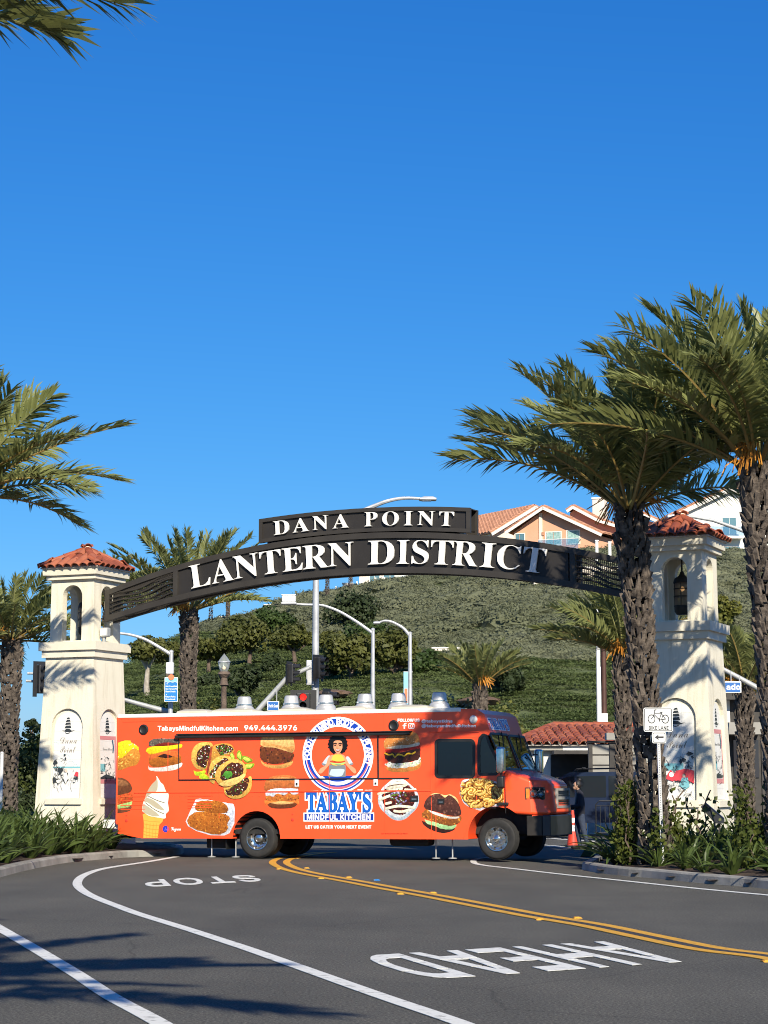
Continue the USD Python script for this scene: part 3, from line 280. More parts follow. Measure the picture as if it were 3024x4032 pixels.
noisy('way_sky', (.22, .52, .66), (.27, .57, .70), 3, .4)
noisy('sign_white', (.68, .69, .68), (.76, .77, .76), 5, .35)
noisy('sign_black', (.012, .012, .013), (.018, .018, .02), 5, .45)
noisy('coral', (.62, .16, .06), (.68, .2, .08), 5, .5)
noisy('cone_red', (.50, .035, .015), (.58, .05, .022), 6, .5)
noisy('fixture_black', (.012, .014, .02), (.02, .023, .03), 3, .35)
noisy('car_blue', (.010, .018, .042), (.013, .022, .05), 3, .25, coat=.5)
noisy('skin', (.36, .20, .13), (.42, .25, .17), 5, .6)
noisy('cloth_navy', (.010, .011, .018), (.016, .017, .026), 6, .9)
noisy('cloth_denim', (.022, .032, .058), (.034, .048, .082), 20, .9)
noisy('hair', (.010, .008, .007), (.016, .012, .010), 20, .6)
noisy('amber', (.55, .16, .02), (.65, .22, .04), 10, .25)
noisy('seat_vinyl', (.05, .05, .05), (.08, .08, .08), 10, .6)
noisy('cab_grey', (.11, .11, .11), (.15, .15, .15), 4, .7)
noisy('paper_cyan', (.25, .55, .62), (.32, .62, .68), 4, .7)
noisy('paper_tan', (.50, .44, .26), (.56, .5, .32), 4, .7)
mat('red_lamp', {'p': ('principled_bsdf', {'base_color': (.8, .02, .01), 'roughness': .3, 'emission_color': (1, .02, .015), 'emission_strength': 1.6})}, [])
mat('lamp_glow', {'p': ('principled_bsdf', {'base_color': (.8, .6, .35), 'roughness': .3, 'emission_color': (1, .62, .3), 'emission_strength': 1.0})}, [])
mat('lamp_glass', {'f': ('fresnel', {'IOR': 1.35}), 't': ('transparent_bsdf', {'color': (.80, .85, .86)}), 'g': ('principled_bsdf', {'base_color': (.62, .66, .66), 'roughness': .15}), 'k': ('math', {'math_type': 'add', 'value2': .22}), 'm': ('mix_closure', {})},
    [('f.fac', 'k.value1'), ('k.value', 'm.fac'), ('t.BSDF', 'm.closure1'), ('g.BSDF', 'm.closure2')], surface='m.closure')
mat('lantern_glass', {'f': ('fresnel', {'IOR': 1.4}), 't': ('transparent_bsdf', {'color': (.55, .50, .42)}), 'g': ('principled_bsdf', {'base_color': (.26, .22, .17), 'roughness': .3}), 'k': ('math', {'math_type': 'add', 'value2': .45}), 'm': ('mix_closure', {})},
    [('f.fac', 'k.value1'), ('k.value', 'm.fac'), ('t.BSDF', 'm.closure1'), ('g.BSDF', 'm.closure2')], surface='m.closure')
def pane(name, tint, ior, add):
    mat(name, {'f': ('fresnel', {'IOR': ior}), 't': ('transparent_bsdf', {'color': tint}), 'g': ('glossy_bsdf', {'color': (.9, .95, 1), 'roughness': .02}), 'k': ('math', {'math_type': 'add', 'value2': add}), 'm': ('mix_closure', {})},
        [('f.fac', 'k.value1'), ('k.value', 'm.fac'), ('t.BSDF', 'm.closure1'), ('g.BSDF', 'm.closure2')], surface='m.closure')
pane('glass_dark', (.30, .32, .32), 1.45, .02)
pane('glass_clear', (.74, .82, .86), 1.5, .14); pane('windscreen_glass', (.66, .78, .86), 1.5, .26)
mat('house_glass', {'p': ('principled_bsdf', {'base_color': (.10, .19, .22), 'roughness': .08, 'specular_ior_level': .8})}, [])
mat('car_glass', {'p': ('principled_bsdf', {'base_color': (.015, .02, .025), 'roughness': .06, 'specular_ior_level': .7})}, [])
mat('headlamp', {'p': ('principled_bsdf', {'base_color': (.75, .78, .8), 'roughness': .12, 'metallic': .7})}, [])
# flat print on panels: each printed patch carries its ink in Cd, the paper and ink grain come from noise
def printed(name, amp, scale, rough):
    mat(name, {'a': ('attribute', {'attribute': 'Cd'}), 'geo': ('geometry', {}), 'n': ('noise_texture', {'scale': float(scale), 'detail': 4.0, 'roughness': .7}), 'r': ('rgb_ramp', {'ramp': [(.32, (1 - amp,) * 3), (.68, (1 + amp * .7,) * 3)]}),
               'x': ('mix', {'mix_type': 'multiply', 'fac': 1.0}), 'p': ('principled_bsdf', {'roughness': rough, 'specular_ior_level': .4})},
        [('geo.position', 'n.vector'), ('n.fac', 'r.fac'), ('a.color', 'x.color1'), ('r.color', 'x.color2'), ('x.color', 'p.base_color')])
printed('print_food', .42, 22, .4); printed('print_flat', .04, 8, .4)
# ---------------------------------------------------------------- the ground, the road and its paint, kerbs, planting beds, the hill
def proj(p):
    q = np.asarray(p, float) - EYE; d = q @ FWD
    return 829.5 + FOC * q[..., 0] / d, 1106 - FOC * (q @ UPV) / d
def smooth_line(pts, n=10):
    p = np.asarray(pts, float); out = []
    e = np.vstack([2 * p[0] - p[1], p, 2 * p[-1] - p[-2]])
    for i in range(1, len(e) - 2):
        t = np.linspace(0, 1, n, endpoint=False)[:, None]; a, b, c, d = e[i - 1], e[i], e[i + 1], e[i + 2]
        out.append(.5 * ((2 * b) + (c - a) * t + (2 * a - 5 * b + 4 * c - d) * t ** 2 + (3 * b - a - 3 * c + d) * t ** 3))
    return np.vstack(out + [p[-1:]])
RIDGE_PX = np.array([(-400, 1650), (0, 1640), (60, 1625), (150, 1560), (200, 1510), (250, 1462), (300, 1427), (357, 1395), (428, 1363), (467, 1345), (515, 1340), (560, 1330), (640, 1305), (738, 1283), (791, 1271), (864, 1260), (973, 1245), (1100, 1217), (1276, 1190), (1541, 1198), (1659, 1194), (1900, 1188), (2600, 1185)], float)
YR = 205.0
RX = (RIDGE_PX[:, 0] - 829.5) / FOC * YR; RZ = 1.6 + (1694.6 - RIDGE_PX[:, 1]) / FOC * YR
def hill_z(x, Y, rough=True):
    x, Y = np.asarray(x, float), np.asarray(Y, float)
    r = np.interp(x * YR / np.maximum(Y, 95), RX, RZ); t = np.clip((Y - 92) / (YR - 92), 0, 1)
    g = t * (1.12 - .12 * t); z = r * g + np.where(Y > YR, (Y - YR) * .01, 0)
    if rough: z = z + (meshkit.fbm(np.stack([x * .12, Y * .12, 0 * x], -1), 4, 3) - .5) * 2.6 * np.clip(t * 6, 0, 1) * np.clip((YR - Y) / 12, .15, 1)
    return z
def hill_hit(px, py):
    d = ray(px, py); Y = np.arange(93, 330, .5); p = EYE + d[None] * (Y / d[1])[:, None]
    under = np.nonzero(p[:, 2] < hill_z(p[:, 0], Y, False))[0]
    k = under[0] if len(under) else np.argmin(abs(p[:, 2] - hill_z(p[:, 0], Y, False)))
    return np.array([p[k, 0], Y[k], float(hill_z(p[k, 0], Y[k]))])
def sheet(poly, z, d=.004): 
    mb = MB()
    for t in extrude(poly, d): t.apply_translation([0, 0, z]); mb.tm(t)
    return mb.get()
tag(part('terrain', (np.array([[-900, -300, -.06], [900, -300, -.06], [900, 1500, -.06], [-900, 1500, -.06]]), [[0, 1, 2], [0, 2, 3]]), 'terrain'), kind='structure')
road = thing('road', None, None, kind='structure')
part('asphalt', (np.array([[-90, -40, 0], [90, -40, 0], [90, 92.5, 0], [-90, 92.5, 0]]), [[0, 1, 2], [0, 2, 3]]), 'asphalt', road)
GZ = lambda x, y: gnd(*(829.5 + x / 2, 1810.4 + y / 2))[:2]        # points on the road in two enlarged pieces
GA = lambda x, y: gnd(*(x / 2, 1810.4 + y / 2))[:2]
def ribbon(name, pts, w, mtl, z=.0045, off=0.0, label=None, cut=None):
    ls = LineString(smooth_line(pts))
    if off: ls = ls.parallel_offset(abs(off), 'left' if off > 0 else 'right', join_style=1)
    g = ls.buffer(w / 2, cap_style=2)
    if cut is not None: g = g.difference(cut)
    part(name, sheet(g, z), mtl, road, label=label)
edge = [GA(765, 81), GA(640, 103), GA(520, 121), GA(440, 135), GA(385, 152), GA(348, 172), GA(334, 195), GA(343, 216), GA(375, 240), GA(425, 264), GA(500, 293), GA(600, 330), GA(800, 392), GA(950, 441), GA(1100, 491), GA(1400, 598), GA(1659, 690), GZ(300, 792), GZ(600, 905)]
ribbon('edge_line', edge, .15, 'road_white', label='white edge line curving round to the left kerb')
ribbon('edge_line', [GA(-300, 210), GA(-120, 320), GA(0, 393), GA(150, 480), GA(330, 590), GA(480, 688), GA(690, 803), GA(900, 940)], .15, 'road_white', label='white line in the palm shade at lower left')
ribbon('edge_line', [GZ(470, 86), GZ(425, 87), GZ(396, 93), GZ(386, 101), GZ(396, 111), GZ(440, 120), GZ(560, 133.5), GZ(770, 158), GZ(1000, 182), GZ(1300, 214), GZ(1659, 248), GZ(2100, 288)], .13, 'road_white', label='white line along the right kerb')
yel = [GA(1420, 62), GA(1370, 66), GA(1300, 75), GA(1245, 86), GA(1215, 97), GA(1208, 108), GA(1225, 121), GA(1265, 137), GA(1340, 155), GA(1450, 175), GA(1560, 195), GA(1659, 214), GZ(200, 250), GZ(450, 298), GZ(660, 338), GZ(900, 378), GZ(1150, 430), GZ(1400, 480), GZ(1659, 512), GZ(1900, 556)]
for o in (-.145, .145): ribbon('centre_line', yel, .15, 'road_yellow', off=o)
ribbon('centre_line_gap', yel, .135, 'road_black', label='black strip between the two yellow lines')
for a, b, w in (((1180, 1811), (1290, 1818), .3), ((960, 1810), (1050, 1812), .3), ((1130, 1822), (1215, 1829), .15), ((330, 1806), (560, 1800), .2), ((800, 1800), (1000, 1790), .3), ((1180, 1829), (1290, 1834), .14)):
    ribbon('crossing_line', [gnd(*a)[:2], gnd(*b)[:2]], w, 'road_white')
def affine_text(name, s, o, bx, by, gap):     # o: the start of the line of letters, bx: its end, by: the top of the first letter, all points of the road
    g = text(s, 1.0, bold=-.006, track=.09); w = g.bounds[2]
    ex, ey = (bx - o) / w, by - o
    cuts = unary_union([sbox(-.1, y - .010, w + .1, y + .010) for y in gap])
    x = 0
    for ch in s:
        c, a = glyph('sans', ch); c = affinity.translate(c.buffer(-.006, join_style=2), x, 0).difference(cuts); x += a + .09
        c = affinity.affine_transform(c, [ex[0], ey[0], ex[1], ey[1], o[0], o[1]])
        part('painted_letter', sheet(c, .0045), 'road_white', road, label=f'painted white letter {ch} of {s}')
affine_text('ahead', 'AHEAD', GZ(950, 448), GA(1535, 513), GZ(1365, 532), (.36, .68))
affine_text('stop', 'STOP', GA(1092, 160), GA(618, 183), GA(1148, 186), (.5,))
mk = MB().tm(m3.Manifold.batch_hull([m3.Manifold.cube([.10, .10, .004], True).translate([0, 0, .002]), m3.Manifold.cube([.06, .06, .02], True).translate([0, 0, .01])]))
spots = [(GZ(70, 243), 'y'), (GZ(212, 238), 'y'), (GZ(672, 354), 'y'), (GZ(835, 347), 'y'), (GZ(1655, 535), 'y'), (GA(1205, 135), 'y'), (GA(1325, 131), 'y'), (GA(1387, 176), 'y'), (GA(1507, 171), 'y'), (GA(1290, 88), 'y'), (GA(1628, 183), 'b')]
where = ['on the near side of the lines right of STOP', 'on the far side of the lines right of STOP', 'on the near side of the double line above the letters AHEAD', 'on the far side of the double line above the letters AHEAD', 'on the near side of the double line at the right edge',
         'at the outside of the bend of the double line', 'inside the bend of the double line', 'on the near side just after the bend', 'on the far side just after the bend', 'near the end of the double line by the truck', 'beyond the double line']
for (xy, k), w in zip(spots, where):
    t = thing('road_stud', f"{'yellow' if k == 'y' else 'blue'} reflective road stud {w}", 'road stud', (*xy, .0), .2)
    part('stud_body', mk.get(), 'road_yellow' if k == 'y' else 'way_blue', t)
    part('reflector', box((-.052, -.035, .004), (-.045, .035, .014)), 'amber' if k == 'y' else 'way_sky', t)

def kerb(name, pts, inside):                          # kerb stones with open joints along a line; inside is +1 if the bed lies to the left of the walk
    k = thing(name, None, None, kind='structure')
    ls = LineString(smooth_line(pts, 8)); n = max(2, int(ls.length / 2.3)); cuts = np.linspace(0, ls.length, n + 1)
    for a, b in zip(cuts[:-1], cuts[1:]):
        s = np.linspace(a + .003, b - .003, 7); p = np.array([ls.interpolate(x).coords[0] for x in s]); t = np.gradient(p, axis=0); t /= np.linalg.norm(t, axis=1, keepdims=True)
        nrm = np.stack([-t[:, 1], t[:, 0]], 1) * inside
        sec = [(-.03, -.02), (-.012, .12), (.015, .148), (.16, .152), (.16, -.02)]
        v = np.vstack([np.concatenate([p[i] + nrm[i] * d, [z]]) for i in range(7) for d, z in sec]); m = len(sec)
        q = [[i * m + j, i * m + (j + 1) % m, (i + 1) * m + (j + 1) % m, (i + 1) * m + j] for i in range(6) for j in range(m)]
        f = [x for a_ in q for x in ((a_[0], a_[1], a_[2]), (a_[0], a_[2], a_[3]))] + [(0, j + 1, j) for j in range(1, m - 1)] + [(6 * m, 6 * m + j, 6 * m + j + 1) for j in range(1, m - 1)]
        tm = trimesh.Trimesh(v, f, process=False); tm.fix_normals(); part('kerb_stone', tm, 'kerb_concrete', k)
    return ls
kl = [np.array([-9, 15.0])] + [gnd(*p, .15)[:2] for p in ((-330, 1962), (-150, 1913), (-60, 1890), (0, 1875.6), (63, 1861), (148, 1847), (223, 1841), (282, 1837))] + [np.array(p) for p in ((-4.9, 46.6), (-4.75, 48.5), (-5.2, 51), (-7, 54), (-12, 57), (-24, 59))]
left_line = kerb('kerb', kl, 1)
kr = [np.array(p) for p in ((24, 53.), (12, 53), (7.2, 51.5), (5.4, 49), (4.85, 46), (4.5, 43.5), (4.1, 41), (3.8, 39.3))] + [gnd(*p, .15)[:2] for p in ((1261, 1861), (1289, 1866.8), (1345, 1873.2), (1400, 1877), (1490, 1885.5), (1579, 1892.4), (1659, 1899))] + [np.array(p) for p in ((7.4, 26.5), (9.2, 21), (14, 13))]
right_line = kerb('kerb', kr, 1)
def bed(name, line, close):
    g = Polygon(list(line.coords) + close).buffer(-.1); xs = np.arange(g.bounds[0], g.bounds[2], .45); ys = np.arange(g.bounds[1], g.bounds[3], .45)
    X, Y = np.meshgrid(xs, ys, indexing='ij'); inn = shapely.contains_xy(g.buffer(.3), X, Y)
    dist = shapely.distance(shapely.points(X, Y), g.boundary); Z = .10 + .22 * np.clip(dist / 2.5, 0, 1) + .10 * (meshkit.fbm(np.stack([X * 1.3, Y * 1.3, 0 * X], -1), 3, 5) - .5) * np.clip(dist / .6, 0, 1)
    Z = np.where(shapely.contains_xy(g, X, Y), Z, .06)
    idx = np.arange(X.size).reshape(X.shape); q = np.stack([idx[:-1, :-1], idx[1:, :-1], idx[1:, 1:], idx[:-1, 1:]], -1)
    keep = inn[:-1, :-1] & inn[1:, :-1] & inn[1:, 1:] & inn[:-1, 1:]
    tag(part(name, (np.stack([X, Y, Z], -1).reshape(-1, 3), q[keep]), 'mulch', smooth=True), kind='structure')
    return g
bed_left = bed('planting_bed', left_line, [(-24, 15)]); bed_right = bed('planting_bed', right_line, [(24, 13)])
def bed_z(x, y, g):
    return .10 + .22 * min(1, Point(x, y).distance(g.boundary) / 2.5)

# ---- the hill
xs = np.arange(-130, 170, 2.0); ys = np.concatenate([[91.5], np.arange(92, 212, 1.6), np.arange(212, 330, 8)])
X, Y = np.meshgrid(xs, ys, indexing='ij'); Z = hill_z(X, Y); Z[:, 0] = -.4
idx = np.arange(X.size).reshape(X.shape); q = np.stack([idx[:-1, :-1], idx[1:, :-1], idx[1:, 1:], idx[:-1, 1:]], -1).reshape(-1, 4)
tag(part('hill', (np.stack([X, Y, Z], -1).reshape(-1, 3), q), 'lawn', smooth=True), kind='structure')
def leaf_cloud(rng, n, size, fn, aspect=1.6, up=.3):       # n leaf faces of about that size at points given by fn(n) -> (points, outward)
    p, o = fn(n); a = rng.normal(size=(n, 3)); a /= np.linalg.norm(a, axis=1, keepdims=True)
    nrm = o + .8 * rng.normal(size=(n, 3)); nrm[:, 2] += up; nrm /= np.linalg.norm(nrm, axis=1, keepdims=True)
    t = np.cross(nrm, a); t /= np.linalg.norm(t, axis=1, keepdims=True); b = np.cross(nrm, t)
    s = size * rng.uniform(.6, 1.35, (n, 1)); w = s / aspect
    v = np.stack([p - t * s * .5, p + b * w * .5 - t * s * .05, p + t * s * .5, p - b * w * .5 - t * s * .05], 1).reshape(-1, 3)
    k = np.arange(n)[:, None] * 4; return v, np.vstack([k + [0, 1, 2], k + [0, 2, 3]])
def ball(rng, n, lo=.55):
    d = rng.normal(size=(n, 3)); d /= np.linalg.norm(d, axis=1, keepdims=True); return d * rng.uniform(lo, 1, (n, 1)) ** .5, d
def bush_proto(name, seed, n, size, mtl, flat_=.55):
    rng = np.random.default_rng(seed); mb = MB()
    v, f = blob(1, seed, .35); mb.add(v * .93 * [1, 1, flat_], f)
    def fn(n):
        d, o = ball(rng, n, .7); k = 1 + .35 * (meshkit.fbm(d * 2.2 + seed * 3.1, 2, seed)[:, None] - .5) * 2; d = d * k; d[:, 2] = np.abs(d[:, 2]); return d * [1, 1, flat_], o
    mb.add(*leaf_cloud(rng, n, size, fn)); return mb.get()
def scatter(name, label_kind, protos, mtl, pts, scales, zrot, kind='stuff'):
    pi = UsdGeom.PointInstancer.Define(stage, '/World/' + numbered('/World', name)); tgt = []
    for i, pm in enumerate(protos):
        m = usdkit.mesh(stage, f'{pi.GetPath()}/prototypes/{label_kind}_{i:03d}' if i else f'{pi.GetPath()}/prototypes/{label_kind}', pm, M[mtl[i % len(mtl)]]); tgt.append(m.GetPath())
    pi.CreatePrototypesRel().SetTargets(tgt); rng = np.random.default_rng(len(pts))
    pi.CreateProtoIndicesAttr(Vt.IntArray.FromNumpy(rng.integers(0, len(protos), len(pts)).astype(np.int32)))
    pi.CreatePositionsAttr(Vt.Vec3fArray.FromNumpy(np.asarray(pts, np.float32))); pi.CreateScalesAttr(Vt.Vec3fArray.FromNumpy(np.asarray(scales, np.float32)))
    pi.CreateOrientationsAttr(Vt.QuathArray([Gf.Quath(float(math.cos(a / 2)), 0, 0, float(math.sin(a / 2))) for a in zrot]))
    return pi.GetPrim()
rng = np.random.default_rng(11)
def hill_points(n, rule):
    Y = rng.uniform(93, 212, n) ** 1; x = rng.uniform(-.24, .24, n) * Y; z = hill_z(x, Y); p = np.stack([x, Y, z], 1)
    px, py = proj(p); keep = rule(px, py, Y) & (px > -150) & (px < 1810); return p[keep]
nz = lambda px, py: 26 * (meshkit.noise(np.stack([px * .02, py * .02, 0 * px], -1), 4) - .5)
bushy = lambda px, py, Y: ((px > 900) & (py < 1424 + nz(px, py))) | ((px <= 900) & (py < 1392 - .06 * (900 - px) + nz(px, py) * 1.5))
hb = hill_points(12500, bushy); sc = np.exp(rng.normal(-.05, .36, len(hb))).clip(.45, 2.3)[:, None] * rng.uniform(.8, 1.3, (len(hb), 3)); sc[:, 2] *= .8
hb[:, 2] -= .15
tag(scatter('hillside_scrub', 'scrub_clump', [bush_proto('a', i, 1000, .11, None, .5) for i in range(5)], ['hill_bush'], hb, sc, rng.uniform(0, 6.28, len(hb))), 'dense grey green scrub covering the upper hillside', 'scrub', kind='stuff')
def tuft(seed):
    r = np.random.default_rng(seed); mb = MB()
    def fn(n): 
        d = r.uniform(-1, 1, (n, 3)) * [.8, .8, 0] ; d[:, 2] = r.uniform(.0, .07, n); return d, np.tile([0, -.5, 1.2], (n, 1))
    mb.add(*leaf_cloud(r, 320, .085, fn, 1.6)); return mb.get()
gp = hill_points(15000, lambda px, py, Y: ~bushy(px, py, Y) & (py < 1640)); 
tag(scatter('ground_cover', 'ground_cover_patch', [tuft(i) for i in range(4)], ['grass_tuft'], gp, np.stack([rng.uniform(.8, 1.7, len(gp))] * 3, 1), rng.uniform(0, 6.28, len(gp))), 'low green ground cover on the lower slope of the hill', 'ground cover', kind='stuff')
# ---------------------------------------------------------------- the gateway: two towers and the arched sign between them
GY = math.radians(24); GX = np.array([math.cos(GY), -math.sin(GY), 0]); GN = np.array([math.sin(GY), math.cos(GY), 0]); UP = np.array([0, 0, 1.0])   # along the gate, away from us, up
corner_l = np.array([(206 - 829.5) / FOC * 47.4 * .998, 47.4, 0]); 
def tower_centre(nc, w=1.62): return nc - GX * w / 2 + GN * w / 2
tc_l = tower_centre(corner_l); corner_r = np.array([(1538 - 829.5) / FOC * 41.44 * .998, 41.44, 0]); tc_r = tower_centre(corner_r)
def frustum(w0, w1, z0, z1):
    return m3.Manifold.batch_hull([m3.Manifold.cube([w0, w0, .001], True).translate([0, 0, z0]), m3.Manifold.cube([w1, w1, .001], True).translate([0, 0, z1])])
def arch_shape(w, z0, z1, n=14):
    r = w / 2; return Polygon([(-r, z0), (r, z0)] + [(r * math.cos(a), z1 - r + r * math.sin(a)) for a in np.linspace(0, PI, n)])
def tile_mesh(L=.40, r0=.105, r1=.085, n=6, t=.016):        # one clay barrel tile: a half round that narrows upwards
    a = np.linspace(0, PI, n + 1); v = []
    for (y, r) in ((0, r0), (L, r1)):
        for rr in (r, r - t): v += [(rr * math.cos(x), y, rr * math.sin(x) * .8) for x in a]
    m = n + 1; f = []
    for k in range(n):
        f += [[k, k + 1, 2 * m + k + 1, 2 * m + k], [m + k + 1, m + k, 3 * m + k, 3 * m + k + 1], [k + 1, k, m + k, m + k + 1], [2 * m + k, 2 * m + k + 1, 3 * m + k + 1, 3 * m + k]]
    return np.array(v, float), np.array(f)
TILE = tile_mesh(.42, .118, .096, 7)
def gate_tower(label, c, seed):
    t = thing('gate_tower', label, 'tower', c, -GY); rng = np.random.default_rng(seed)
    batter = (1.63 - 1.32) / 2 / 4.45
    shaft = frustum(1.65, 1.32, 0.05, 4.56)
    tilt = math.degrees(math.atan(batter)); cuts = []
    for k in range(4):
        half = .825 - batter * 1.28
        # cut: the shape stands in the face, .07 deep
        s = solid(arch_shape(.86, 0, 2.08), .5).rotate([90, 0, 0]).rotate([-tilt, 0, 0]).translate([0, -half + .07, 1.28])
        cuts.append(s.rotate([0, 0, 90 * k]))
    for s in cuts: shaft = shaft - s
    part('shaft', shaft, 'stucco', t)
    part('plinth', frustum(1.86, 1.84, 0.03, .34), 'stucco_trim', t)
    for k in range(4):
        T = trimesh.transformations.rotation_matrix(PI / 2 * k, [0, 0, 1]) @ trimesh.transformations.translation_matrix([0, -(.825 - batter * 1.28) + .066, 1.28]) @ trimesh.transformations.rotation_matrix(-math.radians(tilt), [1, 0, 0]) @ frame([0, 0, 0], [1, 0, 0], [0, 0, 1])
        if k in (0, 1, 3): tower_mural(t, T, k, seed)
        sm = box((-.49, -.055, -.13), (.49, .07, .0)); sm.apply_transform(trimesh.transformations.rotation_matrix(PI / 2 * k, [0, 0, 1]) @ trimesh.transformations.translation_matrix([0, -(.825 - batter * 1.2), 1.275]))
        part('sill', sm, 'stucco_trim', t)
    part('lower_cornice', MB().tm(frustum(1.46, 1.46, 4.56, 4.72)).get(), 'stucco_trim', t); part('lower_cornice', frustum(1.58, 1.58, 4.723, 4.92), 'stucco_trim', t)
    bel = frustum(1.20, 1.18, 4.921, 6.40)
    for k in range(2): bel = bel - solid(arch_shape(.54, 4.96, 6.27, 18), 2.0).rotate([90, 0, 0]).translate([0, 1.0, 0]).rotate([0, 0, 90 * k])
    bel = bel - m3.Manifold.cube([.80, .80, 1.36], True).translate([0, 0, 5.64])
    part('belfry', bel, 'stucco', t)
    part('upper_cornice', frustum(1.36, 1.36, 6.401, 6.50), 'stucco_trim', t); part('upper_cornice', frustum(1.48, 1.50, 6.502, 6.66), 'stucco_trim', t)
    e, rise = .79, .46
    part('roof_base', m3.Manifold.batch_hull([m3.Manifold.cube([2 * e, 2 * e, .02], True).translate([0, 0, 6.672]), m3.Manifold.cube([.02, .02, .02], True).translate([0, 0, 6.672 + rise])]), 'mortar', t)
    sl = math.atan2(rise, e); Ls = math.hypot(rise, e)
    for k in range(4):
        R = trimesh.transformations.rotation_matrix(PI / 2 * k, [0, 0, 1])
        for ci, xc in enumerate(np.linspace(-.67, .67, 7)):
            room = Ls * (1 - abs(xc) / e) ; n = max(1, int(room / .30 + .35))
            for r in range(n):
                y = r * .31 - .06
                if r and y + .2 > room: continue
                T = R @ trimesh.transformations.translation_matrix([xc + rng.uniform(-.008, .008), -e, 6.69]) @ trimesh.transformations.rotation_matrix(sl, [1, 0, 0]) @ trimesh.transformations.translation_matrix([0, y, .008 + .012 * (r % 2 == 0)]) @ trimesh.transformations.rotation_matrix(rng.uniform(-.04, .04), [0, 0, 1])
                part('roof_tile', xf(TILE, T), 'roof_tile_%d' % rng.integers(3), t)
        # hip tiles along the corner
        d = np.array([-1, 1, rise / e]) * e; Lh = np.linalg.norm(d); d = d / Lh; side = np.cross(d, UP); side /= np.linalg.norm(side)
        for r in range(4):
            T = R @ frame(np.array([e, -e, 6.70]) + d * (r * .33 - .03) + np.cross(side, d) * .03, side, d)
            part('hip_tile', xf(tile_mesh(.42, .10, .085), T), 'roof_tile_%d' % rng.integers(3), t)
    v, f = blob(2, seed, .15); part('finial', (v * [.11, .11, .07] + [0, 0, 7.20], f), 'mortar', t, smooth=True)
    return t
INK, TEAL, RED, PALE = L((52, 56, 58)), L((120, 178, 186)), L((205, 70, 78)), L((170, 196, 204))
